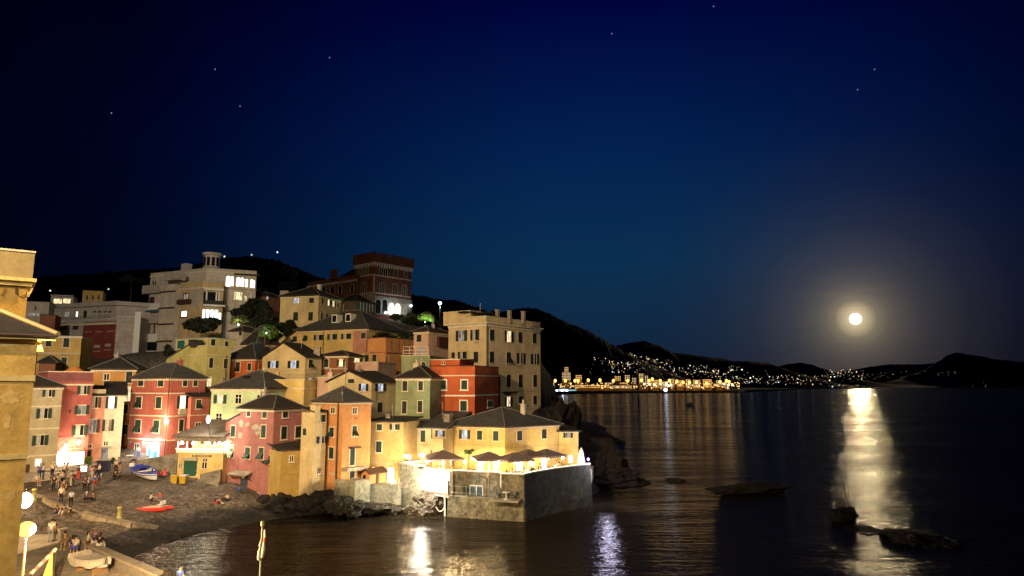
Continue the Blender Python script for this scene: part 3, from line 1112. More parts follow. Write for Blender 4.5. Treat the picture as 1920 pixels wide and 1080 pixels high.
hw = house('white_house', 'narrow off-white house with a lit top window right of the salmon house', 'E', 893, 1052, None, 456, 94, 210, 4.2, p_white, ('shedL', 345), SLATE2, dep=6, group=VIL, ch=.12)
wins(hw, 'L', 'E', 'o 940 512 92 106 y; o 912 708 92 98', sh=SHUT2)
onface(hw, 'L', 'E', 857, 900, 905, 1005, 'door', LITV)
onface(hw, 'L', 'E', 850, 886, 935, 893, 'door_canopy', GALV, .003, .6)
win(hw, 'L', 'd', 'E', 893, 862, 32, 34)
course(hw, 'L', 'E', 950, 640, hh=.06)
hs_ = house('salmon_house', 'salmon house with roof terrace clutter between the crimson and the white house', 'E', 735, 893, None, 460, hw.A.y, 214, 4.2, p_salmon, ('shedL', 380), SLATE2, dep=5, group=VIL, ch=.12)
wins(hs_, 'L', 'E', 'o 800 515 100 90; o 780 715 120 112 v', sh=SHUTB)
win(hs_, 'L', 'd', 'E', 752, 885, 40, 26)
onface(hs_, 'L', 'E', 728, 920, 765, 990, 'door', GLASS)
onface(hs_, 'L', 'E', 765, 405, 893, 440, 'terrace_parapet', p_beige, -.3, .05)

h = house('narrow_orange_house', 'narrow dark orange house squeezed between the white and the red house', 'E', 770, 1150, None, 240, 103, 196, 5, p_orange, ('hip', 135), SLATE2, group=VIL)
wins(h, 'L', 'E', 'c 1090 297 52 108; o 1078 445 96 120 w; c 1060 570 40 78; c 1052 745 50 82; d 900 300 40 50', sh=SHUT2)
chimney(h, h.A.lerp(h.C, .4), h.zE, zat(px('E', 0, 105)[1], h.A.y), .6)
# little terrace with a roof over the narrow street, orange parasol on a roof terrace
hp = P(*px('E', 630, 228), 100)
um = thing('terrace_parasol', hp - UP * 2.2, 'small orange parasol on a roof terrace behind the crimson house', 'parasol')
MB().lathe(hp, [(1.35, -.45), (.7, .0), (.04, .35)], 8).build('canopy', mat('orange_cloth', (.65, .25, .05), .8), um)
MB().tube([hp - UP * 2.2, hp + UP * .3], .03, 6).build('pole', WHITE, um)

red = h = house('red_house', 'red house on the corner of the beach with a slate hip roof and striped storeys', 'F', 217, 542, 836, 403, 95, 152, 4.0, p_red, ('hip', 273), SLATE, group=VIL)
wins(h, 'L', 'F', 'c 290 443 44 46; c 458 445 46 50; f 272 605 46 92; c 440 607 46 96; f 265 805 48 106; f 420 808 48 104; d 255 980 34 52')
wins(h, 'R', 'F', 'c 660 443 36 50; c 748 443 34 48; o 640 603 90 104 y; c 628 800 36 100', sh=SHUT2)
for y in (528, 718, 918):
    course(h, 'L', 'F', 380, y)
    course(h, 'R', 'F', 640, y)
downpipe(h, 'L', h.tL - .1, 4.5, h.zE)
onface(h, 'R', 'F', 603, 660, 675, 705, 'balcony_panel', p_bare, .05, .5)
# stair tower against its right side
st = house('red_stair_house', 'small rust red stair tower with a lean-to roof against the red house', 'F', 690, 715, 870, 560, 95.5, 152, 4.5, p_red, ('shedR', 530), SLATE2, cornice=False, group=VIL)
wins(st, 'R', 'F', 'f 775 620 40 74; d 770 790 40 26')
course(st, 'R', 'F', 790, 712, hh=.1)
# shop on its ground floor: lit white and blue
sp_ = onface(red, 'L', 'F', 345, 945, 440, 1075, 'shop_door', emit('shop_glow', (.80, .92, 1.0), 3.2), .003, .03)
onface(red, 'L', 'F', 352, 1000, 372, 1075, 'shop_curtain', emit('shop_blue', (.15, .62, .9), 1.4), .031, .05, sp_)
onface(red, 'L', 'F', 395, 1020, 430, 1075, 'shop_curtain', MATS['shop_blue'], .031, .05, sp_)
onface(red, 'L', 'F', 190, 930, 215, 955, 'sign', CONC, .003, .06)
onface(red, 'L', 'F', 170, 1045, 345, 1085, 'wall_base', CONC, .003, .09)
for ex, ey in ((333, 945), (425, 945)):
    s, z = spot(red, 'L', 'F', ex, ey)
    q = atface(red, 'L', s, z, .3)
    wl_ = thing('shop_lantern', q, 'white lantern at the %s of the shop door in the red house' % ('left' if ex < 400 else 'right'), 'lantern', 'lanterns of the shop door')
    MB().ball(q, .2, seg=12, ring=8).build('globe', BULB, wl_, True)
    MB().tube([q + UP * .2, q + UP * .32, q + UP * .32 - red.faces['L'][2] * .29], .02, 6).build('bracket', IRON, wl_)
    lamp(wl_, q + red.faces['L'][2] * .25, 420, (.85, .92, 1.0), .2)
s, z = spot(red, 'L', 'F', 540, 765)
q = atface(red, 'L', s, z, .6)
wl_ = thing('street_lantern', q, 'bright warm street lantern on the corner of the red house', 'lantern')
MB().lathe(q, [(.07, -.32), (.22, -.1), (.25, .15), (.06, .34)], 10).build('glass', BULB, wl_, True)
MB().tube([q + UP * .34, q + UP * .5, q + UP * .5 - red.faces['L'][2] * .58], .025, 6).build('bracket', IRON, wl_)
lamp(wl_, q + red.faces['L'][2] * .35, 2500, (1.0, .70, .40), .25)

# --- middle of the hill, left
h = house('lemon_house', 'tall lemon house with a big blank lit side wall and a roof terrace', 'F', 690, 848, 1046, 200, 106, 150, 7, p_lemon, ('flat',), TRIM, vP=128, group=VIL, ch=.12)
wedge(h, 505, 242, 690, 128, 'F', dep=6)
wins(h, 'R', 'F', 'c 880 272 32 84; c 1003 278 32 80; d 990 425 26 56; d 863 430 36 80 w', sh=SHUT2)
downpipe(h, 'R', 3.4, 8, h.zE)
lem2 = house('lemon_top_storey', 'set-back lemon top storey with a teal door and pale blue eaves', 'F', 585, 858, 1036, 62, 108.5, 150, h.zt - .3, p_lemon, ('flat',), mat('pale_blue_paint', (.28, .36, .40), .7), dep=5, rlen=5, root=h.root, cornice=False)
onface(lem2, 'L', 'F', 600, 85, 655, 150, 'door', mat('teal_paint', (.02, .09, .10), .6))
wins(lem2, 'R', 'F', 'c 897 100 36 58; c 1010 120 30 60', sh=SHUT2)
chimney(h, h.A.lerp(h.B, .35), h.zt, h.zt + .9, 1.6, SLATE2, False, R(60), h.root)

h = house('vermilion_house', 'low vermilion house with a dark roof behind the lemon house', 'F', 1000, 1256, None, 240, 111, 163, 8, p_vermil, ('hip', 105), SLATE2, dep=8, group=VIL)
wins(h, 'L', 'F', 'f 1107 305 36 80; c 1205 305 30 60', sh=SHUT2)
h = house('orange_hip_house', 'orange house with a steep dark hip roof left of the gable house', 'F', 1148, 1266, 1450, 115, 116, 146, 10, p_orange, ('hip', -40), SLATE2, group=VIL)
wins(h, 'R', 'F', 'o 1308 145 60 44; c 1295 280 26 84', sh=SHUT2)
course(h, 'R', 'F', 1300, 215, hh=.12)

h = house('gable_house', 'beige gable house with two bluish lit windows in the middle of the village', 'G', 505, 866, 1006, 218, 100, 152, 7, p_pale, ('gableL', 105), SLATE2, group=VIL, cornice=False)
wins(h, 'L', 'G', 'o 597 285 88 58 k; o 768 285 92 62 k', sh=SHUT2)
wins(h, 'R', 'G', 'f 910 280 34 70; o 903 440 66 76 k', sh=SHUT2)
course(h, 'L', 'G', 700, 358, hh=.1); course(h, 'R', 'G', 930, 358, hh=.1)
gab = h
chimney(h, h.B.lerp(h.C, .9) + h.dL * .6, h.zE, zat(px('G', 0, 145)[1], h.C.y), .9, CONC, False)
h = house('red_brown_house', 'low red-brown house with a lit window right of the gable house', 'G', 1000, 1226, 1352, 212, 103, 163, 8, p_brown, ('hip', 165), SLATE2, group=VIL)
wins(h, 'L', 'G', 'c 1045 275 36 66; o 1168 272 64 58 w', sh=SHUT2)
win(h, 'R', 'd', 'G', 1300, 250, 40, 34, lit=LITW)
course(h, 'L', 'G', 1100, 322, hh=.1)

mint = h = house('mint_house', 'pale mint green house with a hip roof and a row of white brackets', 'G', 76, 527, 560, 492, 89.5, 158, 4.5, p_mint, ('hip', 333), SLATE, dep=9, rlen=8, group=VIL, ch=.3)
wins(h, 'L', 'G', 'o 150 578 104 74 w; d 303 577 48 74; d 485 572 46 56; d 138 740 46 80')
downpipe(h, 'L', h.tL - .5, 5, h.zE)
for i in range(6):
    s = .9 + i * (h.tL - 1.8) / 5
    q = atface(h, 'L', s, h.zE - .12, .14)
    MB().box(q, .10, .12, .14, R(158)).build('bracket', WHITE, h.root)
MB().box(P(*px('G', 365, 385), 93) , .9, 1.1, .12).build('skylight', GLASS, h.roof)
tp = house('ochre_terrace_house', 'low ochre house with a long roof terrace parapet beside the mint house', 'G', 480, 856, None, 482, 92.5, 168, 5, p_yellow, ('flat',), TRIM, dep=7, vP=416, group=VIL, ch=.14)
q = P(*px('G', 633, 380), 97)
chimney(tp, q, q.z - 1.2, q.z + .5, .45, p_yellow, False, 0, tp.root)
# terrace parasol post and chimney pots
q = P(*px('G', 515, 365), 94.5)
chimney(mint, q, q.z - .9, q.z + .2, .5, p_mint, True, 0)

# --- front row at the waterline
pk = h = house('old_pink_house', 'old pink house with flaking plaster at the edge of the shingle', 'G', 318, 603, 846, 667, 82, 149, .6, p_pink, ('hip', 538), SLATE2, group=VIL)
wedge(h, 195, 772, 318, 708, 'G', dep=4.5)
wins(h, 'L', 'G', 'c 390 697 30 48; c 525 707 36 58; c 258 848 36 92; c 515 850 38 104; f 243 1022 40 98; f 380 1032 42 94; f 495 1035 40 96')
wins(h, 'R', 'G', 'c 697 703 42 60; c 685 862 46 106; c 805 855 46 96', sh=SHUT2)
for i, a in enumerate(((325, 785, 36, 72), (378, 790, 40, 40), (452, 815, 66, 62), (462, 855, 40, 60), (316, 885, 40, 62), (220, 925, 20, 44))):
    irregular(h, 'L', 'G', *a, p_bare, 'plaster_patch', i + 3)
irregular(h, 'L', 'L', 200, 570, 90, 40, p_bare, 'plaster_patch', 21)
irregular(h, 'L', 'L', 460, 670, 70, 50, p_bare, 'plaster_patch', 22)
dr = onface(h, 'L', 'L', 322, 495, 378, 592, 'door', mat('slate_blue_paint', (.04, .06, .085), .6))
onface(h, 'L', 'L', 333, 505, 352, 530, 'notice', mat('yellow_notice', (.6, .5, .1)), .031, .045, dr)
p0, d, n, L = h.faces['L']
s0, z0 = spot(h, 'L', 'L', 270, 462)
s1, _ = spot(h, 'L', 'L', 425, 462)
o = Vector((p0.x, p0.y, z0))
q = MB()
q.hexa([o + d * s0 + n * 1.1 - UP * .35, o + d * s1 + n * 1.1 - UP * .35, o + d * s1, o + d * s0], [o + d * s0 + n * 1.1 - UP * .25, o + d * s1 + n * 1.1 - UP * .25, o + d * s1 + UP * .1, o + d * s0 + UP * .1])
q.build('door_canopy', CONC, h.root)
for s in (s0 + .15, s1 - .15):
    MB().tube([o + d * s + n * .95 - UP * .3, o + d * s - UP * 1.0], .04, 6).build('canopy_bracket', SHUTB, h.root)
# terrace kerb before the door
tw = thing('door_terrace', P(*px('L', 330, 640), 80.5), 'small raised terrace of pink and grey concrete before the pink house door', 'terrace')
a, b_, c_ = PZ(*px('L', 135, 590), 3.1), PZ(*px('L', 335, 603), 3.1), PZ(*px('L', 430, 590), 3.1)
back = Vector((1.2, 3.0, 0))
m1 = a.lerp(b_, .4)
MB().prism([(a.x, a.y), (m1.x, m1.y), (m1.x + back.x, m1.y + back.y), (a.x + back.x, a.y + back.y)], .4, 3.1).build('grey_block', CONC, tw)
MB().prism([(m1.x + .01, m1.y), (b_.x, b_.y), (c_.x, c_.y), (b_.x + back.x, b_.y + back.y), (m1.x + back.x + .01, m1.y + back.y)], .4, 3.1).build('pink_block', p_salmon, tw)

h = house('yellow_annex', 'windowless looking yellow annex on the rocks in front of the pink house', 'L', 520, 637, 946, 296, 80, 128, 1.9, p_annex, ('shedR', 215), SLATE2, over=.18, psi=38, group=VIL, cornice=False)
win(h, 'L', 'f', 'L', 550, 365, 42, 68, frame=False)
win(h, 'R', 'd', 'L', 748, 362, 28, 46, frame=True)
course(h, 'R', 'L', 800, 488, p_annex, hh=.05); course(h, 'L', 'L', 575, 495, p_annex, hh=.05)
annex = h

h = house('narrow_cream_house', 'narrow cream house with a lit gable wall left of the terracotta tower', 'G', 838, 945, 1048, 692, 79.7, 142, 1.6, p_pale, ('shedR', 655), SLATE2, over=.12, group=VIL, cornice=False)
wins(h, 'R', 'G', 'c 1015 740 34 60; o 1003 920 84 58', sh=SHUT2, frame=False)
win(h, 'L', 'c', 'G', 862, 853, 28, 60, frame=False)
win(h, 'R', 'd', 'L', 980, 465, 28, 46, frame=False)
q = atface(h, 'L', h.tL - .3, h.zE, -.3)
chimney(h, q, h.zE - 1, h.zE + .8, .9, p_pale, False, R(142), h.root)

tower = h = house('terracotta_tower_house', 'tall terracotta house with a pyramid slate roof standing over the water', 'G', 932, 1188, 1424, 610, 80, 140, 1.7, p_terra, ('pyr', 466), SLATE, over=.25, group=VIL, ch=.16)
wins(h, 'L', 'G', 'd 1100 672 32 46; f 1090 855 36 76; c 1088 1032 38 96')
wins(h, 'R', 'G', 'd 1283 675 32 48; f 1280 847 36 86')
win(h, 'R', 'c', 'L', 1262, 340, 40, 150, sh=SHUT2)
win(h, 'R', 'c', 'L', 1260, 495, 40, 95, sh=SHUT2, frame=False)
onface(h, 'R', 'L', 1235, 262, 1320, 268, 'door_canopy', SHUTB, .003, .4)
bs = onface(h, 'R', 'L', 1180, 436, 1345, 446, 'balcony', CONC, .003, .9)
p0, d, n, L = h.faces['R']
s0, zb_ = spot(h, 'R', 'L', 1182, 438); s1, _ = spot(h, 'R', 'L', 1343, 438)
o = Vector((p0.x, p0.y, zb_))
railing(o + d * s0 + n * .85, o + d * s1 + n * .85, 1.0, IRON, bs, 'railing', .25, 1, .012)
downpipe(h, 'L', h.tL - .75, 2.2, h.zE, r=.09)
irregular(h, 'L', 'L', 1095, 485, 50, 26, p_bare, 'plaster_patch', 31)
irregular(h, 'L', 'L', 1085, 645, 50, 40, p_bare, 'plaster_patch', 32)
irregular(h, 'R', 'G', 1290, 740, 26, 12, p_brown, 'wall_vent', 33)
q = P(*px('G', 1178, 580), 81.5)
chimney(h, q, q.z - .8, q.z + .25, .55, CONC, True, R(140))
q = P(*px('G', 1205, 460), 83)
MB().tube([q - UP * 1.2, q + UP * 2.3], .05, 6).build('flue', GALV, h.roof)
MB().tube([atface(annex, 'R', annex.tR - .1, annex.zE - .3, .1), atface(annex, 'R', annex.tR + .5, annex.zE - .5, .25), atface(annex, 'R', annex.tR + .45, annex.zE - 1.2, .25)], .06, 7).build('downpipe', PIPE, annex.root)

# --- between the tower and the restaurant
h = house('plain_ochre_house', 'plain ochre house with a narrow shed roof right of the terracotta tower', 'H', 600, 884, None, 772, 84, 165, 3.4, p_tan, ('shedL', 738), SLATE2, dep=5, group=VIL, cornice=False)
wins(h, 'L', 'H', 'c 683 815 44 52; o 812 812 80 48; c 678 980 46 92')
course(h, 'L', 'M', 690, 378, p_beige, hh=.1)
course(h, 'L', 'H', 690, 842, p_beige, hh=.05)
onface(h, 'L', 'M', 702, 425, 765, 600, 'door', LITY)
onface(h, 'L', 'M', 545, 420, 635, 455, 'lit_fanlight', LITY)
pl_h = h
q = atface(h, 'L', *spot(h, 'L', 'M', 795, 560), .5)
wl_ = thing('door_lamp', q, 'small warm lamp beside the lit door of the plain ochre house', 'lamp')
MB().ball(q, .13, seg=10, ring=6).build('globe', BULB, wl_, True)
MB().tube([q, q - h.faces['L'][2] * .49], .02, 6).build('bracket', IRON, wl_)
lamp(wl_, q + h.faces['L'][2] * .2, 160, (1, .68, .32), .15)
# garden shed before it
sh_ = house('garden_shed', 'little shed with a reddish pitched roof beside the lit door', 'M', 430, 515, 682, 490, 81.2, 150, 2.8, p_terra, ('gableL', 450), SHUTB, over=.2, dep=2, cat='shed', cornice=False)
onface(sh_, 'R', 'M', 580, 480, 608, 600, 'door', SHUTB)
onface(sh_, 'L', 'M', 448, 500, 475, 560, 'window', GLASS)

h = house('beige_upper_house', 'beige house with a dark gable roof and two lit windows above the tower', 'H', 250, 615, 824, 430, 90, 150, 5, p_pale, ('gableL', 343), SLATE2, group=VIL, cornice=False, ch=.1)
wins(h, 'L', 'H', 'o 550 478 76 60 k', sh=SHUT2)
win(h, 'L', 'c', 'H', 445, 425, 52, 34, frame=False)
wins(h, 'R', 'H', 'o 688 478 86 62 k; c 683 647 42 84', sh=SHUT2)
course(h, 'R', 'H', 690, 690, p_beige, hh=.05)
q = P(*px('H', 512, 350), 93)
chimney(h, q, q.z - .8, q.z + .3, .6, CONC, True, R(150))
h = house('blush_house', 'small blush pink house with a sloping top behind the tower roof', 'H', 160, 303, 404, 400, 94, 150, 6, p_blush, ('shedL', 366), TRIM, over=.08, group=VIL, cornice=False)
q = P(*px('H', 268, 365), 95)
chimney(h, q, q.z - 1, q.z + .2, .6, p_blush, True, 0, h.root)
q = P(*px('H', 390, 380), 92.5)
MB().tube([q - UP * 1.6, q + UP * 1.9], .07, 7).build('flue', GALV, h.root)

sage = h = house('sage_house', 'sage green house with four framed windows and a dark hip roof', 'H', 822, 1110, None, 403, 92, 168, 5, p_sage, ('hip', 300), SLATE2, dep=7.5, over=.25, group=VIL)
wins(h, 'L', 'H', 'c 897 467 40 82; c 1030 465 38 76; c 892 647 38 104; c 1025 640 38 96', sh=SHUT2)
q = P(*px('H', 955, 378), 94)
chimney(h, q, q.z - .6, q.z + .25, .5, CONC, True, 0)
h = house('tall_sage_house', 'tall sage green house with an arched window and a white roof railing', 'H', 868, 1108, None, 212, 101, 168, 7, p_sage, ('flat',), TRIM, dep=8, group=VIL, cornice=False)
win(h, 'L', 'a', 'H', 1052, 297, 36, 66, frame=False, lit=SHUT2)
p0, d, n, L = h.faces['L']
railing(Vector((p0.x, p0.y, h.zt + .1)) + d * .2 - n * .1, Vector((p0.x, p0.y, h.zt + .1)) + d * (L - .3) - n * .1, 1.25, WHITE, h.root, 'railing', .9, 2, .035)
MB().obox(Vector((p0.x, p0.y, h.zt + .1)), d, UP, n, L * .62, L * .75, .1, 1.25, -.16, -.13).build('white_panel', LITV, h.root)  # panel given its own glow, though it is no lamp
h = house('pale_terrace_house', 'low pale terrace with planters under the pink terrace house', 'H', 473, 672, None, 268, 104, 163, 8, p_blush, ('flat',), TRIM, dep=6, group=VIL, cornice=False)

rust = h = house('rust_red_house', 'rust red house with white framed windows in front of the tall yellow house', 'D', 212, 587, 788, 912, 95, 160, 5, p_rust, ('flat',), SLATE2, vP=838, group=VIL, ch=.16)
wins(h, 'L', 'I', 'c 140 97 48 76; c 318 97 48 76; c 312 275 54 84', trim=WHITE, fw=.17)
win(h, 'R', 'c', 'I', 535, 257, 42, 48, trim=WHITE, fw=.17, sh=SHUT2)
course(h, 'L', 'I', 200, 188, WHITE, .2); course(h, 'R', 'I', 500, 183, WHITE, .2)
rt = house('rust_roof_room', 'rust red roof room with a pale flat roof on the rust red house', 'D', 214, 458, None, 785, 96.2, 160, h.zt - .8, p_rust, ('flat',), TRIM, dep=5, root=h.root, cornice=False)
win(rt, 'L', 'd', 'D', 322, 810, 22, 26, frame=False)
cv = P(*px('D', 475, 785), 97)
MB().box(cv + Vector((.2, .6, 0)), 3.2, 2.2, .12, R(160)).build('awning', SLATE2, rt.root)

# --- bigger houses on the slope
lng = h = house('long_yellow_house', 'long yellow house with two roof windows and a pink right end', 'C', 345, 946, None, 793, 118, 157, 9, p_yellow, ('hip', 640), SLATE, dep=12, over=.5, group=VIL)
wedge(h, 218, 915, 346, 815, 'C', dep=6)
wins(h, 'L', 'C', 'f 328 880 36 46; f 418 873 36 46', frame=False)
wins(h, 'L', 'C', 'o 530 868 80 46; o 645 862 80 48; o 762 858 82 46', frame=False)
onface(h, 'L', 'C', 822, 805, 940, 1000, 'pink_wall', p_salmon, .002, .02)
win(h, 'L', 'c', 'C', 907, 853, 38, 50, frame=False)
downpipe(h, 'L', spot(h, 'L', 'C', 572, 900)[0], 9, h.zE); downpipe(h, 'L', h.tL - .1, 9, h.zE)
for (x, y) in ((685, 708), (800, 700)):
    q = P(*px('C', x, y), 122.5)
    dm = MB().box(q - UP * .1, 1.15, 1.6, 1.5, R(157)).build('dormer', WHITE, h.roof)
    q2 = q + Vector((math.sin(R(157)) * -1, math.cos(R(157)), 0)) * 0
    nn_ = Vector((-math.cos(R(67)), -math.sin(R(67)), 0))
    MB().box(q - UP * .1 + nn_ * .81, .85, .04, 1.15, R(157)).build('dormer_pane', GLASS, h.roof)
for (x, y, Y) in ((738, 675, 125), (860, 665, 125)):
    q = P(*px('C', x, y), Y)
    MB().tube([q - UP * .2, q + Vector((.9, .2, -.8))], .05, 6).build('roof_rail', GALV, h.roof)
h = house('pink_terrace_house', 'pink and orange house with a planted roof terrace in the middle of the slope', 'C', 944, 1096, 1332, 868, 112, 150, 9, p_terra, ('flat',), SLATE2, over=.1, group=VIL, cornice=False)
course(h, 'L', 'C', 1020, 990, p_salmon, .22, d_=.25); course(h, 'R', 'C', 1160, 992, p_salmon, .22, d_=.25)
wins(h, 'L', 'H', 'c 575 232 34 60; c 640 230 34 58', frame=False)
win(h, 'R', 'a', 'H', 745, 235, 26, 50, frame=False, lit=p_orange)
for x in (1140, 1205, 1250, 1292):
    s, z = spot(h, 'R', 'C', x, 930)
    q = atface(h, 'R', s, z, .06)
    MB().tube([q - UP * .9, q + UP * .9], .04, 5).build('pipe', PIPE, h.root)
pth = h
h = house('cream_cottage', 'small cream cottage with one shuttered window left of the tall yellow house', 'D', 72, 196, 366, 548, 109, 150, 9, p_blush, ('hip', 508), SLATE2, group=VIL)
win(h, 'L', 'c', 'D', 117, 605, 40, 60, frame=False, sh=SHUT2)
course(h, 'L', 'D', 130, 668, p_blush, .2, d_=.2)
q = P(*px('D', 236, 500), 112)
chimney(h, q, q.z - 1, q.z + .15, .5, CONC, True)
onface(h, 'R', 'D', 265, 590, 355, 680, 'lean_to', SHUTB, .003, .5)

apt = h = house('tall_yellow_house', 'tall yellow apartment house with a dark right face at the end of the village', 'D', 366, 682, 1138, 476, 105, 144, 3, p_cream, ('flat',), TRIM, over=.1, vP=418, group=VIL, ch=.45, psi=54)
MB()
for f_ in 'LR':
    p0, d, n, L = h.faces[f_]
    MB().obox(Vector((p0.x, p0.y, h.zE)), d, UP, n, -.35, L + .35, -.06, .18, .0, .42).build('eaves_cornice', TRIM, h.root)
wins(h, 'L', 'D', 'o 475 583 92 90 v; o 588 577 70 90; c 597 765 38 92', sh=SHUT2, frame=False)
wins(h, 'L', 'D', 'o 483 748 70 60; c 405 748 28 50', sh=SHUT2, frame=False)
wins(h, 'R', 'D', 'c 730 578 36 96; o 873 590 72 92 w; c 968 597 34 90; c 1088 605 32 86; c 728 763 36 96; f 870 770 36 94; o 973 775 70 92; o 1090 780 66 88; c 870 963 33 106; c 970 965 32 106; c 1092 965 30 102', sh=SHUT2, frame=False)
wins(h, 'R', 'I', 'o 690 238 60 80 w; f 793 225 34 62; c 912 225 30 74', sh=SHUT2, frame=False)
onface(h, 'R', 'I', 640, 155, 735, 165, 'balcony_canopy', SLATE2, .003, .7)
course(h, 'R', 'I', 850, 152, p_beige, .08); course(h, 'R', 'I', 850, 298, p_beige, .08)
downpipe(h, 'R', .12, 4, h.zE); downpipe(h, 'R', h.tR - .15, 4, h.zE)
for i, a in enumerate(((600, 640, 60, 26), (970, 845, 50, 40), (905, 1000, 20, 60))):
    irregular(h, 'L' if i == 0 else 'R', 'D', *a, p_beige, 'damp_patch', 40 + i)
sr = house('stair_room', 'pale flat roofed stair room on top of the tall yellow house', 'D', 322, 545, 640, 372, 107.8, 144, h.zE + .1, p_pale, ('flat',), TRIM, over=.2, root=h.root, cornice=False)
for x, y in ((777, 392), (878, 402), (995, 408)):
    q = P(*px('D', x, y), 110)
    chimney(h, q, h.zt - .6, q.z + .5, .55, CONC, False, R(144), h.root)
q = P(*px('D', 632, 350), 109)
MB().tube([q - UP * 2.5, q + UP * .8], .03, 5).build('antenna', GALV, h.root)

pal = h = house('pale_yellow_villa', 'pale yellow villa with a hip roof below the castle', 'C', 208, 530, 716, 513, 130, 162, 15, p_pale, ('hip', 440), SLATE2, over=.5, psi=74, cat='house', group=VIL)
wins(h, 'L', 'C', 'd 343 557 40 44 k; c 470 555 40 44; c 335 690 40 72; c 462 690 38 74', sh=SHUT2, frame=False)
wins(h, 'R', 'C', 'c 558 560 16 46; o 610 573 32 50 w; o 652 583 36 46 w; c 690 595 14 40; c 551 690 14 62; c 598 690 13 50; c 640 690 10 46', sh=SHUT2, frame=False)
MB().box(P(*px('C', 245, 505), 134), 1.6, 1.2, 1.4).build('roof_box', CONC, h.root)

# --- restaurant at the point
ann = h = house('restaurant_annex', 'low yellow house with a grey lean-to roof left of the restaurant', 'H', 862, 1240, None, 828, 87, 163, 4.0, p_pale, ('shedL', 695), SLATE, dep=8.5, over=.3, group=VIL, ch=.1)
wins(h, 'L', 'H', 'c 903 885 40 96; c 1050 890 40 96')
win(h, 'L', 'o', 'H', 1195, 868, 76, 52, lit=LITK, frame=False, sh=SHUT2)
course(h, 'L', 'H', 960, 960, p_beige, .05)
onface(h, 'L', 'H', 1132, 905, 1238, 1005, 'balcony', p_pale, .003, .8)
downpipe(h, 'L', spot(h, 'L', 'H', 1125, 900)[0], 5, h.zE)
rest = h = house('restaurant_house', 'yellow restaurant with a broad slate roof above the lit terrace', 'I', 155, 661, 1118, 460, 86, 150, 4.0, p_yellow, ('hip', 285), SLATE, over=.4, psi=40, group=VIL, ch=.14)
wins(h, 'L', 'I', 'o 322 515 90 76 k; c 448 522 42 76; c 585 528 46 82')
wins(h, 'R', 'I', 'c 783 525 42 80; c 990 510 40 78', sh=SHUT2)
course(h, 'L', 'I', 450, 605, p_beige, .06); course(h, 'R', 'I', 850, 618, p_beige, .06)
downpipe(h, 'L', spot(h, 'L', 'I', 232, 550)[0], 5, h.zE)
q = P(*px('I', 180, 395), 90)
chimney(h, q, q.z - .6, q.z + .7, .9, CONC, False, R(150))
wg = house('restaurant_wing', 'small yellow end wing with an arched lit door at the tip of the restaurant', 'I', None, 1118, 1278, 492, 91.6, 100, 4.0, p_yellow, ('shedR', 455), SLATE2, llen=7, psi=4, over=.35, root=rest.root, ch=.1)
win(wg, 'R', 'o', 'I', 1192, 522, 76, 44, frame=False, sh=SHUT2, lit=LITV)
win(wg, 'R', 'a', 'I', 1213, 722, 36, 66, lit=LITY)
course(wg, 'R', 'I', 1200, 600, p_beige, .06)
GLOWD = emit('terrace_door_glow', (1.0, .92, .72), 4.5)
for f_, x, y, w_, t_ in (('L', 455, 740, 46, 90), ('L', 590, 752, 44, 120), ('R', 780, 752, 50, 70), ('R', 985, 712, 42, 100)):
    s0, z1 = spot(rest, f_, 'I', x - w_ / 2, y - t_ / 2); s1, z0 = spot(rest, f_, 'I', x + w_ / 2, y + t_ / 2)
    p0, d, n, L = rest.faces[f_]
    o = Vector((p0.x, p0.y, 0))
    fr = MB().obox(o, d, UP, n, s0 - .1, s0, 4.6, z1, .002, .07).obox(o, d, UP, n, s1, s1 + .1, 4.6, z1, .002, .07).obox(o, d, UP, n, s0 - .1, s1 + .1, z1, z1 + .1, .002, .07).build('door', TRIM, rest.root)
    MB().obox(o, d, UP, n, s0, s1, 4.6, z1, .003, .03).build('pane', GLOWD, fr)
onface(rest, 'R', 'I', 610, 735, 685, 740, 'door_canopy', IRON, .003, .3)

# --- bar with the lit veranda behind the beach
bar = h = house('veranda_bar', 'yellow bar with a lit open veranda above a green garage door', 'K', 588, 985, None, 46, 85.2, 170, 3.0, p_yellow, None, dep=5.5, group=VIL, cornice=False)
onface(h, 'L', 'K', 655, 110, 757, 236, 'garage_door', mat('garage_green', (.02, .085, .055), .6, .2, 3))
win(h, 'L', 'd', 'K', 625, 148, 20, 40, frame=False, lit=GLASS)
win(h, 'L', 'd', 'K', 832, 102, 34, 24, frame=False)
win(h, 'L', 'd', 'K', 826, 146, 38, 52, frame=False)
sg = onface(h, 'L', 'K', 722, 56, 886, 76, 'sign_board', mat('brown_board', (.10, .065, .03), .7), .003, .06)
p0, d, n, L = h.faces['L']
sa_, za_ = spot(h, 'L', 'K', 735, 70); sb_, zb_ = spot(h, 'L', 'K', 874, 70)
lt = MB()
x_ = sa_
r_ = random.Random(5)
while x_ < sb_:
    w_ = r_.uniform(.04, .09)
    lt.obox(Vector((p0.x, p0.y, za_)), d, UP, n, x_, x_ + w_, 0, r_.uniform(.10, .17), .061, .068)
    x_ += w_ + (.05 if r_.random() < .82 else .16)
lt.build('lettering', mat('pale_lettering', (.5, .42, .25)), sg)
onface(h, 'L', 'K', 655, 80, 772, 104, 'door_sign', mat('grey_sign', (.35, .33, .27), .8, .4, 8), .003, .35)
p0, d, n, L = h.faces['L']
zf = h.zt
_, zv = spot(h, 'L', 'F', 800, 895)
z_eave = zv
o = Vector((p0.x, p0.y, 0))
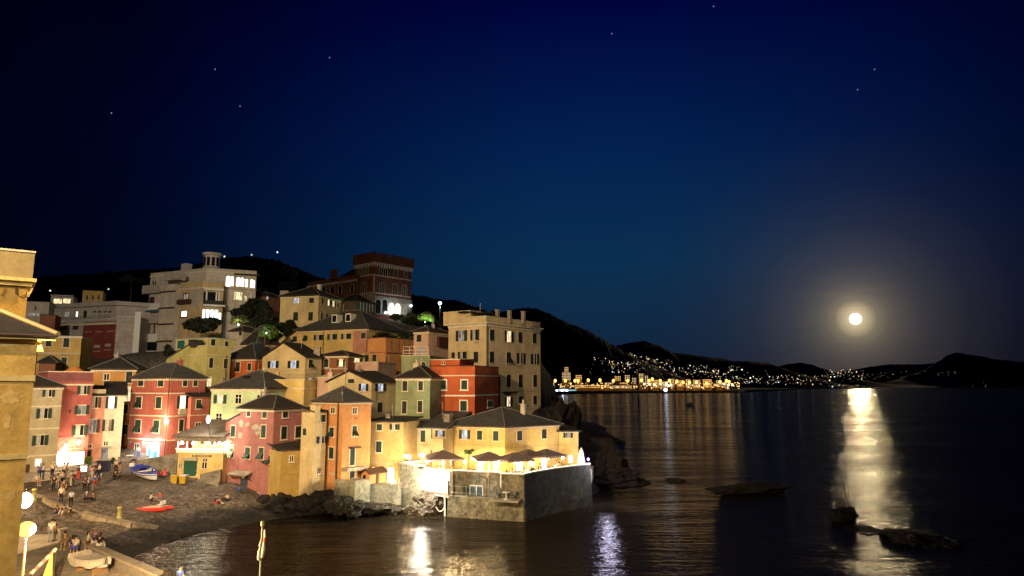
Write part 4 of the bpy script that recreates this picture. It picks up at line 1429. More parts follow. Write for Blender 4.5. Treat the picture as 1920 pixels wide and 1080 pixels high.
# veranda: parapet, posts, back wall, roof
par = MB().obox(o, d, UP, n, 0, L, zf, zf + .45, -.12, .05).build('veranda_parapet', WHITE, h.root)
MB().obox(o, d, UP, n, 0, L, zf, z_eave, -3.2, -3.0).build('veranda_back_wall', p_pale, h.root)
for k in range(6):
    s = .1 + k * (L - .2) / 5
    MB().obox(o, d, UP, n, s - .06, s + .06, zf + .45, z_eave, -.11, .01).build('post', WHITE, h.root)
MB().obox(o, d, UP, n, -.2, L + .2, z_eave - .55, z_eave, .02, .10).build('awning_box', CONC, h.root)
q = MB()
_, zr_ = spot(h, 'L', 'F', 900, 797)
g = lambda s, b_, z: o + d * s - n * b_ + UP * z
lo4 = [g(-.4, -.45, z_eave), g(L + .3, -.45, z_eave), g(L + .3, 4.6, zr_ + .3), g(1.6, 4.6, zr_ + .3)]
q.hexa(lo4, [p + UP * .15 for p in lo4])
q.build('roof', mat('brown_slate', (.17, .14, .115), .8, .35, 1.2, .4, 8, .4, 9), h.root)
MB().obox(o, d, UP, n, -.1, L + .1, zf + .451, zf + .50, -.16, .1).build('glowing_sill', emit('sill_glow', (1, .93, .74), 3.2), h.root)  # sill made to glow itself; the lamps hang behind it
bar_cloth = [(0.10, (.8, .7, .5)), (.22, (.08, .06, .04)), (.33, (.7, .5, .3)), (.45, (.1, .07, .05)), (.56, (.45, .10, .03)), (.66, (.6, .2, .05)), (.78, (.15, .08, .04)), (.88, (.8, .75, .6))]
for i, (k, c_) in enumerate(bar_cloth):
    MB().obox(o, d, UP, n, L * k - .18, L * k + .18, zf + .75, z_eave - .5, -2.9, -2.86).build('wall_picture', mat('wall_picture_%d' % i, c_), h.root)
for i, k in enumerate((.05, .30, .62, .85, .95)):
    q = o + d * (L * k) - n * .5 + UP * (z_eave - .75)
    wl_ = thing('veranda_lamp', q, ['veranda lamp hanging at the left end of the bar', 'second lamp from the left hanging in the lit veranda', 'middle lamp hanging in the lit veranda of the bar', 'second lamp from the right hanging in the lit veranda', 'veranda lamp hanging at the right end of the bar'][i], 'lamp', 'lamps hanging in the bar veranda')
    MB().lathe(q, [(.22, -.18), (.2, .0), (.06, .14)], 10).build('shade', BULB, wl_, True)
    MB().tube([q + UP * .14, q + UP * .75], .012, 5).build('cord', IRON, wl_)
    lamp(wl_, q - UP * .3, 330, (1.0, .80, .48), .15)
q = P(*px('F', 858, 750), 84.2)
wl_ = thing('bar_street_lamp', q, 'white star bright lamp above the roof edge of the veranda bar', 'lamp')
MB().lathe(q, [(.1, -.4), (.24, -.05), (.2, .2), (.05, .5)], 10).build('glass', BULB, wl_, True)
MB().tube([q - UP * .4, q - UP * 1.2 + Vector((0, .5, -.3)), Vector((q.x, q.y + 1.2, z_eave - .2))], .03, 6).build('post', IRON, wl_)
lamp(wl_, q + Vector((-.2, -.5, .2)), 1500, (1.0, .88, .66), .25)

for i_, (h_, c_, a_) in enumerate(((red, 1, True), (mint, 0, True), (gab, 0, True), (pk, 1, True), (tower, 0, False), (sage, 1, True), (lng, 2, True), (pal, 1, False), (rest, 1, False), (ann, 0, True), (pl_h, 1, True), (beige_h, 1, True), (st, 0, True))):
    clutter(h_, 100 + i_, c_, a_)
# ---------------------------------------------------------------- buildings up the slope
p_mod = plaster('pale_modern_render', (.46, .41, .36))
p_dred = plaster('dark_red_render', (.22, .045, .03))
p_strip = plaster('striped_render', (.44, .38, .31))
HILLG = 'buildings up the hillside'
mod = h = house('modern_apartment_block', 'modern pale apartment block with a dark red loggia wall and a penthouse', 'A', 462, 977, 1010, 735, 149, 160, 20, p_mod, ('flat',), WHITE, vP=706, over=.2, rlen=8, cat='building', group=HILLG, ch=.5)
onface(h, 'L', 'A', 708, 738, 974, 1060, 'red_wall', p_dred, .003, .06)
for x, y, k in ((750, 790, 0), (842, 790, 0), (937, 784, 0), (540, 775, 1), (640, 775, 1)):
    win(h, 'L', 'c', 'A', x, y, 52, 56, frame=False, sh=ROLLER if k == 0 else SHUTB)
for x, y, w_, ht, l_ in ((728, 955, 56, 52, LITY), (820, 955, 54, 52, LITY), (912, 945, 50, 52, LITV)):
    fr = win(h, 'L', 'd', 'A', x, y, w_, ht, frame=False, lit=l_)
    p0, d, n, L = h.faces['L']
    s, z = spot(h, 'L', 'A', x, y - ht * .22)
    s0, _ = spot(h, 'L', 'A', x - w_ / 2, y)
    hh = abs(spot(h, 'L', 'A', x, y - ht / 2)[1] - spot(h, 'L', 'A', x, y)[1]) * .62
    MB().obox(Vector((p0.x, p0.y, z)), d, UP, n, s0, s0 + 2 * (s - s0), -hh * .7, hh * .8, .03, .09).build('roller_shutter', ROLLER, fr)
course(h, 'L', 'A', 840, 885, p_mod, .25)
pent = house('penthouse', 'penthouse', 'A', 520, 985, 1215, 596, 152, 160, h.zt - .2, p_mod, None, dep=6, rlen=7, psi=40, root=h.root, cornice=False)
win(pent, 'L', 'd', 'A', 565, 672, 34, 40, frame=False, lit=LITV); win(pent, 'L', 'd', 'A', 650, 672, 14, 44, frame=False, lit=LITY); win(pent, 'L', 'c', 'A', 720, 672, 28, 60, frame=False, sh=SHUT2)
for x in (800, 842, 887, 928):
    win(pent, 'L', 'd', 'A', x, 651, 30, 18, frame=False)
q = MB()
cs = [pent.A + (pent.dL - pent.dR) * .9, pent.B - (pent.dL + pent.dR) * .9, pent.C + (pent.dR - pent.dL) * .9, pent.D + (pent.dL + pent.dR) * .9]
q.prism([(p.x, p.y) for p in cs], pent.zt, pent.zt + .9)
q.build('slab_roof', p_mod, h.root)
p0, d, n, L = h.faces['L']
railing(Vector((p0.x, p0.y, h.zt)) + d * 2 - n * .1, Vector((p0.x, p0.y, h.zt)) + d * (L - 2) - n * .1, .8, IRON, h.root, 'railing', 1.5, 2)
strp = h = house('striped_apartment_block', 'apartment block with a horizontally ribbed pale side wall', 'A', 987, 1166, None, 692, 148, 192, 16, p_strip, ('flat',), WHITE, over=.1, dep=8, cat='building', group=HILLG, cornice=False)
for k in range(9):
    y = 722 + k * 42
    course(h, 'L', 'A', 1070, y, p_mod, .42, x0=0, x1=h.tL - .4, d_=.12)
onface(h, 'L', 'A', 1143, 650, 1166, 1020, 'corner_post', WHITE, .003, .16)

# villa with the round belvedere
p_villa = plaster('villa_plaster', (.56, .50, .40))
p_villa2 = plaster('villa_ochre', (.50, .38, .20))
vil = h = house('belvedere_villa', 'big pale villa with a round belvedere tower and brightly lit arched windows', 'B', 192, 660, 1085, 302, 150, 155, 20, p_villa, ('flat',), p_villa, vP=284, psi=24, rlen=None, cat='villa', group=HILLG, ch=.4)
wins(h, 'L', 'B', 'c 215 413 12 50; c 235 413 12 50; c 293 404 24 56; c 203 553 44 54; c 292 553 34 56', sh=SHUTB, frame=False)
wins(h, 'R', 'B', 'a 845 392 36 88 y; a 876 392 30 80 y; a 930 398 34 74 y; a 962 400 34 74 y; a 1000 408 22 68 y; a 1042 412 22 70 y; a 1060 416 20 66 y')
wins(h, 'R', 'B', 'd 912 515 34 66 w; d 945 520 34 66 w; d 990 537 16 40 w; d 1028 525 24 60 v; d 1045 530 18 54 v', frame=False)
onface(h, 'R', 'B', 805, 452, 1085, 470, 'ledge', p_villa2, .003, .3)
q = MB()
cs = [h.B.lerp(h.C, .55), h.C]
p0, d, n, L = h.faces['R']
MB().obox(Vector((p0.x, p0.y, h.zE - .6)), d, UP, n, L * .55, L + .8, .0, .25, -4, 1.0).build('wing_roof', SLATE2, h.root)
# left wing balconies
p0, d, n, L = h.faces['L']
o = Vector((p0.x, p0.y, 0))
for yt, yb, x0, x1, m_ in ((436, 492, 158, 318, p_strip), (592, 640, 130, 300, WHITE), (684, 748, 135, 298, p_strip), (845, 905, 118, 275, WHITE), (985, 1035, 100, 250, WHITE)):
    s0, z1 = spot(h, 'L', 'B', x0, yt); s1, z0 = spot(h, 'L', 'B', x1, yb)
    MB().obox(o, d, UP, n, s0, s1, z0, z1, -.05, 1.1).build('balcony', m_, h.root)
s0, z1 = spot(h, 'L', 'B', 140, 630); s1, z0 = spot(h, 'L', 'B', 296, 650)
MB().hexa([o + d * s0 + n * 1.7 + UP * z0, o + d * s1 + n * 1.7 + UP * z0, o + d * s1 + UP * (z1 + .3), o + d * s0 + UP * (z1 + .3)], [o + d * s0 + n * 1.7 + UP * (z0 + .06), o + d * s1 + n * 1.7 + UP * (z0 + .06), o + d * s1 + UP * (z1 + .36), o + d * s0 + UP * (z1 + .36)]).build('awning', mat('blue_awning', (.03, .14, .22), .8), h.root)
onface(h, 'L', 'B', 95, 738, 225, 860, 'garage_loggia', SHUTB, .003, .05); onface(h, 'L', 'B', 105, 755, 215, 845, 'roller_shutter', ROLLER, .05, .09)
onface(h, 'L', 'B', 120, 915, 262, 1010, 'dark_loggia', GLASS, .003, .05)
# plain lift shaft wall
s0, _ = spot(h, 'L', 'B', 318, 500); s1, _ = spot(h, 'L', 'B', 442, 500)
MB().obox(o, d, UP, n, s0, s1, 18, zat(px('B', 0, 345)[1], 152), -.05, 1.3).build('shaft_wall', p_villa, h.root)
for y in (486, 622, 757, 900):
    _, z = spot(h, 'L', 'B', 375, y)
    MB().obox(o, d, UP, n, s0 - .15, s1 + .1, z - .2, z + .12, 1.3, 1.5).build('string_course', SHUTB, h.root)
bay = house('bay', 'bay', 'B', 440, 632, 808, 440, 145.5, 155, 16, p_villa2, ('flat',), p_villa, vP=392, psi=30, root=h.root, ch=.3, over=.1, wall_name='bay_wall')
onface(bay, 'L', 'B', 545, 455, 630, 600, 'pale_panel', p_strip, .003, .03)
win(bay, 'L', 'd', 'B', 490, 525, 42, 50, lit=LITV, fw=.2, trim=SHUTB); onface(bay, 'L', 'B', 434, 552, 535, 585, 'balcony', SHUTB, .003, .7)
win(bay, 'L', 'd', 'B', 475, 668, 44, 46, lit=LITY, fw=.22, trim=SHUTB)
onface(bay, 'R', 'B', 640, 480, 770, 585, 'glazing', GLASS, .003, .03)
for x in (662, 745, 766):
    onface(bay, 'R', 'B', x - 3, 480, x + 3, 590, 'mullion', WHITE, .03, .12)
onface(bay, 'R', 'B', 635, 555, 800, 600, 'balcony', SHUT2, .03, 1.0); onface(bay, 'R', 'B', 630, 590, 812, 612, 'balcony_slab', WHITE, .03, 1.3)
onface(bay, 'R', 'B', 640, 455, 805, 478, 'awning_box', WHITE, .03, .6)
onface(bay, 'R', 'B', 632, 630, 755, 715, 'lit_glazing', emit('villa_glow', (.85, .9, 1.0), 3), .003, .03)
for x in (655, 690, 725):
    onface(bay, 'R', 'B', x - 3, 630, x + 3, 715, 'mullion', p_villa, .03, .08)
onface(bay, 'R', 'B', 765, 660, 782, 715, 'lit_glazing', LITY, .003, .03)
onface(vil, 'L', 'B', 455, 355, 560, 400, 'roof_room', p_strip, 2.2, 4.4)
# belvedere
bc = P(*px('B', 706, 250), 156)
zt_, zb_ = zat(px('B', 0, 160)[1], 156), zat(px('B', 0, 330)[1], 156) - 4
rr = 66 / 4.5 / F * 156
bv = MB().lathe((bc.x, bc.y, zb_), [(rr * 1.06, 0), (rr * 1.06, (zt_ - zb_) * .58), (rr * 1.16, (zt_ - zb_) * .60), (rr, (zt_ - zb_) * .63), (rr, (zt_ - zb_) * .93), (rr * 1.18, (zt_ - zb_) * .95), (rr * 1.22, (zt_ - zb_)), (rr * .2, (zt_ - zb_) * 1.03)], 24).build('belvedere', p_villa, h.root, False)
for k in range(9):
    a = R(-90 + (k - 4) * 33)
    nn_ = Vector((math.cos(a), math.sin(a), 0)); tt = Vector((-nn_.y, nn_.x, 0))
    MB().obox(Vector((bc.x, bc.y, zb_)) + nn_ * rr * .97, tt, UP, nn_, -.33, .33, (zt_ - zb_) * .65, (zt_ - zb_) * .88, 0, rr * .06).build('window', GLASS, bv)
for k in range(3):
    a = R(-115 + k * 28)
    nn_ = Vector((math.cos(a), math.sin(a), 0)); tt = Vector((-nn_.y, nn_.x, 0))
    MB().obox(Vector((bc.x, bc.y, zb_)) + nn_ * rr * 1.03, tt, UP, nn_, -.33, .33, (zt_ - zb_) * .22, (zt_ - zb_) * .42, 0, rr * .06).build('window', GLASS, bv)
for q in (P(*px('B', 495, 262), 158),):
    chimney(h, q, h.zt - .3, q.z + .3, 1.8, p_villa, False, R(155), h.root)

# castle
brick = mat('dark_red_brick', (.155, .058, .034), .95, .4, .5, .4, 4, .4, 6)
limest = mat('pale_limestone', (.50, .46, .38), .9, .3, 2)
cst = mat('castle_stone', (.30, .28, .22), .95, .4, .8, .4, 4, .5, 4)
cas = h = house('castle', 'brick castle tower with battlements and a floodlit arcade on the hilltop', 'C', 838, 1001, 1312, 262, 185, 141, 30, brick, None, psi=50, cat='castle', cornice=False)
nz = (h.zE + zat(px('C', 0, 155)[1], 185)) / 2
ztop = zat(px('C', 0, 172)[1], 185)
ov_ = .55
bp_ = [h.A + (h.dL - h.dR) * ov_, h.B - (h.dL + h.dR) * ov_, h.C + (h.dR - h.dL) * ov_, h.D + (h.dL + h.dR) * ov_]
zc = zat(px('C', 0, 232)[1], 185)
MB().prism([(p.x, p.y) for p in bp_], zc, ztop).build('battlement', brick, h.root)
mer, cor = MB(), MB()
for f_ in 'LR':
    p0, d, n, L = h.faces[f_]
    k = int(L / 1.15)
    for i in range(k + 1):
        s = -ov_ + .35 + i * (L + 2 * ov_ - .7) / k
        mer.obox(Vector((p0.x, p0.y, ztop)), d, UP, n, s - .34, s + .34, 0, .85, ov_ - .45, ov_ - .005)
    k = int(L / .8)
    for i in range(k + 1):
        s = i * L / k
        cor.hexa(*[[Vector((p0.x, p0.y, zz)) + d * (s + a) + n * b_ for a, b_ in ((-.2, bb), (.2, bb), (.2, -.02), (-.2, -.02))] for zz, bb in ((h.zE - .1, .06), (zc - .002, ov_ - .05))])
mer.build('merlons', brick, h.root)['kind'] = 'stuff'
cor.build('corbels', limest, h.root)['kind'] = 'stuff'
for y1, y2 in ((347, 362), (494, 508)):
    course(h, 'L', 'C', 920, y1, limest, .3); course(h, 'R', 'C', 1150, y2, limest, .3)
MB().obox(Vector((h.B.x, h.B.y, 0)), -h.dL, UP, h.nL, -.25, .1, zat(px('C', 0, 495)[1], 185), zat(px('C', 0, 345)[1], 185), .0, .12).build('corner_stones', limest, h.root)
CW = dict(trim=limest, fw=.10)
wins(h, 'L', 'C', 'a 880 312 12 62; a 896 312 12 62; a 928 308 12 60; a 944 308 12 60; a 895 448 13 84; a 911 446 13 90; a 927 448 13 84', **CW)
wins(h, 'R', 'C', 'a 1048 310 14 62; a 1066 312 14 62; a 1084 314 14 62; a 1101 316 14 62; a 1172 322 13 72; a 1188 324 13 70; a 1256 338 12 64; a 1270 340 12 64', **CW)
wins(h, 'R', 'C', 'a 1050 447 12 82; a 1064 447 12 88; a 1078 448 12 82; a 1160 458 12 82; a 1175 458 12 88; a 1189 460 12 82; a 1238 468 11 82; a 1252 468 11 86; a 1266 470 11 82', **CW)
onface(h, 'R', 'C', 1002, 512, 1311, 700, 'stone_base', cst, .003, .14)
onface(h, 'L', 'C', 838, 505, 1000, 700, 'stone_base', cst, .003, .14)
for x, y, w_, ht, l_ in ((1030, 605, 44, 118, None), (1086, 605, 42, 118, None), (1142, 625, 44, 96, LITY), (1196, 628, 40, 90, LITY), (1238, 630, 17, 84, LITV), (1258, 632, 16, 84, LITV)):
    p0, d, n, L = h.faces['R']
    hh = h.faces['R']
    h.faces['R'] = (p0 + n * .14, d, n, L)
    win(h, 'R', 'a', 'C', x, y, w_, ht, lit=l_, trim=limest, fw=.28)
    h.faces['R'] = hh
cw = house('castle_wing', 'low castle wing', 'C', 438, 852, None, 342, 187.5, 142, 30, brick, ('flat',), brick, dep=8, over=.0, root=h.root, cornice=False, wall_name='wing_wall')
q = MB()
p0, d, n, L = cw.faces['L']
k = int(L / .9)
for i in range(k + 1):
    s = i * L / k
    q.obox(Vector((p0.x, p0.y, cw.zE - 1.6)), d, UP, n, s - .16, s + .16, 0, .5, .0, .28)
q.build('corbels', limest, h.root)['kind'] = 'stuff'
wins(cw, 'L', 'C', 'a 512 465 26 56; a 575 465 30 60; a 645 462 34 64; a 710 462 28 70; a 812 450 24 70', **CW)
q = P(*px('C', 725, 320), 194)
MB().add([(*(cw.A.lerp(cw.B, .4) - cw.nL * 2).xy, cw.zt), (*(cw.B - cw.nL * 2).xy, cw.zt), (*(cw.B - cw.nL * 8).xy, cw.zt), (*(cw.A.lerp(cw.B, .4) - cw.nL * 8).xy, cw.zt), (*(cw.A.lerp(cw.B, .65) - cw.nL * 5).xy, cw.zt + 3.2), (*(cw.B - cw.nL * 5).xy, cw.zt + 3.2)], [(0, 1, 5, 4), (1, 2, 5), (2, 3, 4, 5), (3, 0, 4), (3, 2, 1, 0)]).build('roof', SLATE2, h.root)
q = P(*px('C', 657, 335), 192)
chimney(h, q, cw.zt - .5, q.z + 1.2, 1.6, brick, False, R(142), h.root)
# floodlight of the arcade
q = atface(h, 'R', h.tR * .5, 0, 2.6)
q.z = zat(px('C', 0, 668)[1], q.y)
fl = thing('castle_floodlight', q, 'white floodlight on the ground before the castle arcade', 'floodlight')
MB().box(q, .5, .35, .3, R(50)).build('housing', IRON, fl)
MB().box(q + UP * .17, .42, .28, .03, R(50)).build('glass', BULB, fl)
lamp(fl, q + UP * .7 + h.nR * .5, 750, (.88, .95, 1.0), .3)
q2 = P(*px('C', 1308, 600), 194)
fl = thing('castle_corner_lamp', q2 - UP * 1.0, 'small white lamp at the right corner of the castle', 'lamp')
MB().ball(q2, .35, seg=10, ring=6).build('globe', emit('white_bulb', (.9, .95, 1), 6), fl, True)
MB().tube([q2 - UP * 3.5, q2 - UP * .3], .06, 6).build('pole', IRON, fl)

# low stone house with glazed front under the castle
gl = h = house('stone_outbuilding', 'stone outbuilding with a greenish glazed front below the castle', 'C', 690, 846, 1006, 556, 165, 150, 24, mat('rubble_stone', (.20, .15, .11), .95, .5, 1.5, .4, 6), ('hip', 505), SLATE2, psi=70, cat='building', group=HILLG, cornice=False)
gg = onface(h, 'R', 'C', 850, 565, 1004, 655, 'glazing', mat('greenish_glass', (.10, .15, .14), .3), .003, .05)
for x in (880, 905, 932, 958, 982):
    onface(h, 'R', 'C', x - 2, 565, x + 2, 655, 'mullion', WHITE, .05, .09, gg)

# dark far houses at the left
far_l = [('A', 700, 872, 478, 165, 'dim ochre house on the slope behind the modern block', p_ochre), ('A', 432, 622, 520, 172, 'house with a bright lit veranda on the dark slope at the left', p_mod),
         ('A', 225, 418, 570, 150, 'dim grey house right of the big ochre wall on the slope', p_grey), ('A', 340, 470, 680, 140, 'dark low house under the grey house on the slope', p_brown)]
for i, (c_, a, b_, v, Y, lb, m_) in enumerate(far_l):
    h = house('hillside_house', lb, c_, a, b_, None, v, Y, 205, gz(P(*px(c_, b_, v), Y).x, Y) - 3, m_, ('flat',) if i else ('flat',), SLATE2, dep=7, over=.3, cat='house', group='dim houses on the left slope', cornice=False)
    if i == 0:
        wins(h, 'L', 'A', 'c 735 530 18 40; c 783 530 18 40; c 832 528 18 40', frame=False, sh=SHUT2)
    if i == 1:
        onface(h, 'L', 'A', 455, 540, 520, 582, 'lit_opening', LITW); onface(h, 'L', 'A', 535, 540, 592, 580, 'lit_opening', LITW)
        onface(h, 'L', 'A', 430, 508, 625, 524, 'eaves', p_mod, .0, 1.0)
    if i == 2:
        wins(h, 'L', 'A', 'c 300 620 16 34; d 285 672 90 22 v', frame=False, sh=SHUT2)
h = house('back_ochre_house', 'ochre house with two shuttered windows beside the big ochre wall', 'A', 330, 690, None, 862, 115, 200, 10, p_ochre, ('flat',), TRIM, dep=8, over=.15, group=VIL)
wins(h, 'L', 'A', 'c 412 905 50 76; c 560 912 50 76; c 540 1066 46 60', sh=SHUT2)
course(h, 'L', 'A', 500, 1000)
h = house('low_dark_house', 'low dark house with a small hip roof in front of the ochre house', 'E', 330, 470, None, 185, 107, 205, 8, p_brown, ('hip', 122), SLATE2, dep=6, group=VIL, cornice=False)

# small cottages in the greenery left of the orange hip house
h = house('greenery_cottage', 'little grey cottage half hidden in the trees below the villa', 'B', 862, 968, None, 815, 124, 160, 12, p_grey, ('hip', 775), SLATE2, dep=5, group=VIL, cornice=False)
win(h, 'L', 'c', 'B', 950, 835, 24, 34, frame=False, sh=SHUT2)
h = house('villa_lodge', 'dim low lodge right of the villa on the dark slope', 'B', 1085, 1180, None, 520, 160, 165, 22, p_brown, ('hip', 488), SLATE2, dep=5, group=HILLG, cornice=False)
onface(h, 'L', 'B', 1172, 524, 1182, 545, 'lit_window', LITK)
# lamp on the pole right of the castle
q = P(*px('D', 292, 308), 150)
zg = gz(q.x, q.y)
lp = thing('hill_lamp_post', (q.x, q.y, zg), 'tall lamp post with a cyan white lamp beside the castle trees', 'lamp post')
MB().tube([(q.x, q.y, zg), (q.x, q.y, q.z - .5)], [.1, .06], 8).build('pole', GALV, lp)
MB().ball(q, .38, seg=12, ring=8).build('lamp_globe', emit('cyan_bulb', (.55, .9, 1.0), 7), lp, True)
lamp(lp, q - UP * .9, 900, (.55, .9, 1.0), .2)
# hidden garden spots the photo shows lighting the greenery
for (c_, x, y, Y, pw, col_, lb) in (('D', 165, 470, 140, 1500, (.75, 1.0, .45), 'garden spotlight lighting the bright green bush by the castle'),
                                    ('B', 1165, 830, 116, 150, (.2, .9, .75), 'teal garden spotlight among the palms below the villa'),
                                    ('B', 930, 760, 128, 420, (.9, .9, .4), 'garden spotlight in the dark hedge beside the villa')):
    q = P(*px(c_, x, y), Y)
    zg = min(gz(q.x, q.y), q.z)
    g_ = thing('garden_spotlight', (q.x, q.y, q.z - .5), lb, 'spotlight')
    MB().tube([(q.x, q.y, zg - .2), (q.x, q.y, q.z - .1)], .05, 6).build('stake', IRON, g_)
    MB().ball(q, .14, seg=8, ring=6).build('globe', BULB, g_, True)
    lamp(g_, q - UP * .0 + Vector((0, -.5, 0)), pw, col_, .2)
# ---------------------------------------------------------------- the big ochre house at the left edge
p_big = plaster('weathered_ochre_brightened', (.56, .37, .10), .45)  # lower wall: ochre brightened to make up for weak light there
p_big2 = plaster('weathered_ochre_dimmed', (.36, .225, .05), .45)  # upper wall: the same ochre darkened against the floodlight on it
big = h = house('big_ochre_house', 'big weathered ochre house filling the left edge with cream string courses', 'X', None, 71, None, 636, 28, 213, 2.0, p_big, None, rlen=12, llen=16, psi=126, cat='house', cornice=False)
p0, d, n, L = h.faces['L']
for y, hh in ((709, .22), (856, .20)):
    course(h, 'L', 'X', 30, y, mat('cream_band', (.60, .47, .20), .9, .25, 3), hh, x1=h.tL + .04, d_=.05)
_, zc1 = spot(h, 'L', 'X', 40, 640); _, zc0 = spot(h, 'L', 'X', 40, 626)
q = MB().obox(Vector((p0.x, p0.y, h.zE)), d, UP, n, 0, L + .60, -.02, .16, -.45, .28).obox(Vector((p0.x, p0.y, h.zE)), d, UP, n, 0, L + .04, -.02, .16, -12, -.451).build('eaves', mat('cream_eaves', (.60, .46, .17), .9, .3, 2), h.root)
for i, (x, y, w_, ht) in enumerate(((60, 644, 50, 8), (15, 645, 40, 10))):
    irregular(h, 'L', 'X', x, y, w_, ht, mat('cream_eaves', (.6, .46, .2)), 'plaster_patch', 60 + i)
# its hip roof, rising to the left
A_, B_, C_ = h.A + h.nL * .3, h.B + d * .68 + h.nL * .3, h.C + d * .04
zt0 = h.zE + .17
rg1 = P(-60, 535, 33.5)
MB().add([(A_.x, A_.y, zt0), (B_.x, B_.y, zt0), (C_.x, C_.y, zt0), (rg1.x, rg1.y, zt0 + 2.2), (A_.x, A_.y + 6, zt0 + 2.2)], [(0, 1, 3, 4), (1, 2, 3), (0, 4, 3), (2, 4, 3)]).build('roof', SLATE2, h.root)
MB().tube([(B_.x, B_.y, zt0 + .04), (rg1.x, rg1.y, zt0 + 2.26)], .10, 6).build('hip_ridge', mat('ridge_mortar', (.42, .33, .16)), h.root)
MB().tube([(A_.x, A_.y - .02, zt0 - .04), (B_.x, B_.y - .02, zt0 - .04)], .07, 6).build('gutter', PIPE, h.root)
for i, a in enumerate(((62, 650, 10, 22), (35, 660, 7, 8), (20, 745, 34, 26), (12, 790, 16, 30), (55, 672, 6, 6), (18, 930, 24, 16))):
    irregular(h, 'L', 'X', *a, mat('worn_ochre_patch', (.60, .42, .15), .95, .3, 3), 'plaster_patch', 70 + i)
# upper block set back behind
ub = house('big_ochre_upper_house', 'upper ochre storey with a heavy cornice behind the roof at the left edge', 'X', None, 54, None, 525, 38, 217, 8, p_big2, None, llen=9, rlen=8, psi=130, cat='house', cornice=False)
p0, d, n, L = ub.faces['L']
MB().obox(Vector((p0.x, p0.y, ub.zE)), d, UP, n, -.1, L + .35, -.12, .06, -8, .35).obox(Vector((p0.x, p0.y, ub.zE)), d, UP, n, -.1, L + .16, -.36, -.12, -8, .16).build('cornice', mat('cream_eaves', (.6, .46, .2)), ub.root)
_, zt_ = spot(ub, 'L', 'X', 40, 473)
MB().obox(Vector((p0.x, p0.y, ub.zE)), d, UP, n, 0, L + .16, .061, zt_ - ub.zE, -7.5, .14).build('attic_wall', plaster('pale_ochre', (.30, .235, .11), .3), ub.root)
MB().obox(Vector((p0.x, p0.y, zt_)), d, UP, n, -.05, L + .2, .001, .1, -7.6, .2).build('coping', TRIM, ub.root)
s, z = spot(ub, 'L', 'X', 40, 536)
q = Vector((p0.x, p0.y, 0)) + d * s + n * .06
cab = [q + UP * (z - .1 + .0) + d * 0]
MB().tube([q + UP * z - d * .25, q + UP * (z - .45) - d * .22, q + UP * (z - .62), q + UP * (z - .45) + d * .25, q + UP * (z - .3) + d * .27], .025, 6).build('cable', IRON, ub.root)
for i, a in enumerate(((18, 555, 40, 34), (6, 540, 20, 30))):
    irregular(ub, 'L', 'X', *a, mat('dark_stain', (.22, .15, .045), .95, .3, 3), 'damp_stain', 90 + i)

# ---------------------------------------------------------------- promenade at the lower left
pv = [PZ(104, 1001, 2.42), PZ(214, 1050, 2.42), PZ(318, 1093, 2.42)]
quay = MB()
poly = [(-62, 60), (-62, 16), (-6, 16), (-7, 27), (pv[2].x + 1.2, pv[2].y - 1.0), (pv[2].x, pv[2].y), (pv[1].x, pv[1].y), (pv[0].x, pv[0].y), (-42, 61)]
poly = poly[::-1]
quay.prism(poly, -1.5, 2.42)
tag(quay.build('promenade', mat('promenade_paving', (.46, .40, .31), .9, .3, .5, .25, 3, .25, 8)), 'paved promenade in the lower left corner', kind='structure')
# its parapet wall, with a gap in the middle
def parapet(name, label, pts, zt, zb=-1.0, th=.55):
    t_ = thing(name, (pts[0].x, pts[0].y, zb), label, 'wall', 'sea walls of the promenade')
    b_, c_ = MB(), MB()
    for p, q in zip(pts[:-1], pts[1:]):
        e = Vector((q.x - p.x, q.y - p.y, 0)); ln = e.length; e.normalize()
        nn_ = Vector((e.y, -e.x, 0))
        if nn_.y > 0: nn_ = -nn_
        o = Vector((p.x, p.y, 0))
        b_.obox(o, e, UP, nn_, 0, ln, zb, zt - .16, -th, 0)
        c_.obox(o, e, UP, nn_, -.04, ln + .04, zt - .159, zt, -th - .06, .07)
    b_.build('wall_body', CONC, t_)
    c_.build('coping', mat('pale_coping', (.42, .37, .28), .9, .3, 2), t_)
    return t_
w1 = [PZ(108, 991, 3.35), PZ(160, 1014, 3.35)]
w2 = [PZ(166, 1022, 3.25), PZ(245, 1056, 3.25), PZ(335, 1094, 3.25), PZ(420, 1130, 3.25)]
parapet('sea_wall', 'left piece of sea wall with people sitting on it', w1, 3.35)
parapet('sea_wall', 'long concrete sea wall running to the bottom edge behind the covered dinghy', w2, 3.25)
MB_ = MB()
# kerb of the slipway across the beach
kp = [on_ground(*a) for a in ((46, 925), (80, 937), (118, 950), (160, 965), (205, 976), (250, 984), (296, 990))]
t_ = thing('slipway_kerb', kp[0], 'long low concrete kerb running across the beach with yellow bollards', 'kerb')
for i, (p, q) in enumerate(zip(kp[:-1], kp[1:])):
    e = Vector((q.x - p.x, q.y - p.y, 0)); ln = e.length; e.normalize()
    nn_ = Vector((e.y, -e.x, 0))
    if nn_.y > 0: nn_ = -nn_
    b0, b1 = p.z, q.z
    o = Vector((p.x, p.y, 0))
    w_ = .42 if i < 5 else .36
    g = lambda s, z, k: o + e * s + UP * z + nn_ * k
    MB().hexa([g(.01, b0 - .8, w_), g(ln - .01, b1 - .8, w_), g(ln - .01, b1 - .8, -w_), g(.01, b0 - .8, -w_)], [g(.01, b0 + .22, w_), g(ln - .01, b1 + .22, w_), g(ln - .01, b1 + .22, -w_), g(.01, b0 + .22, -w_)]).build('kerb_stone', mat('kerb_concrete', (.30, .245, .17), .9, .45, 1.2, .3, 5, .4, 8), t_)
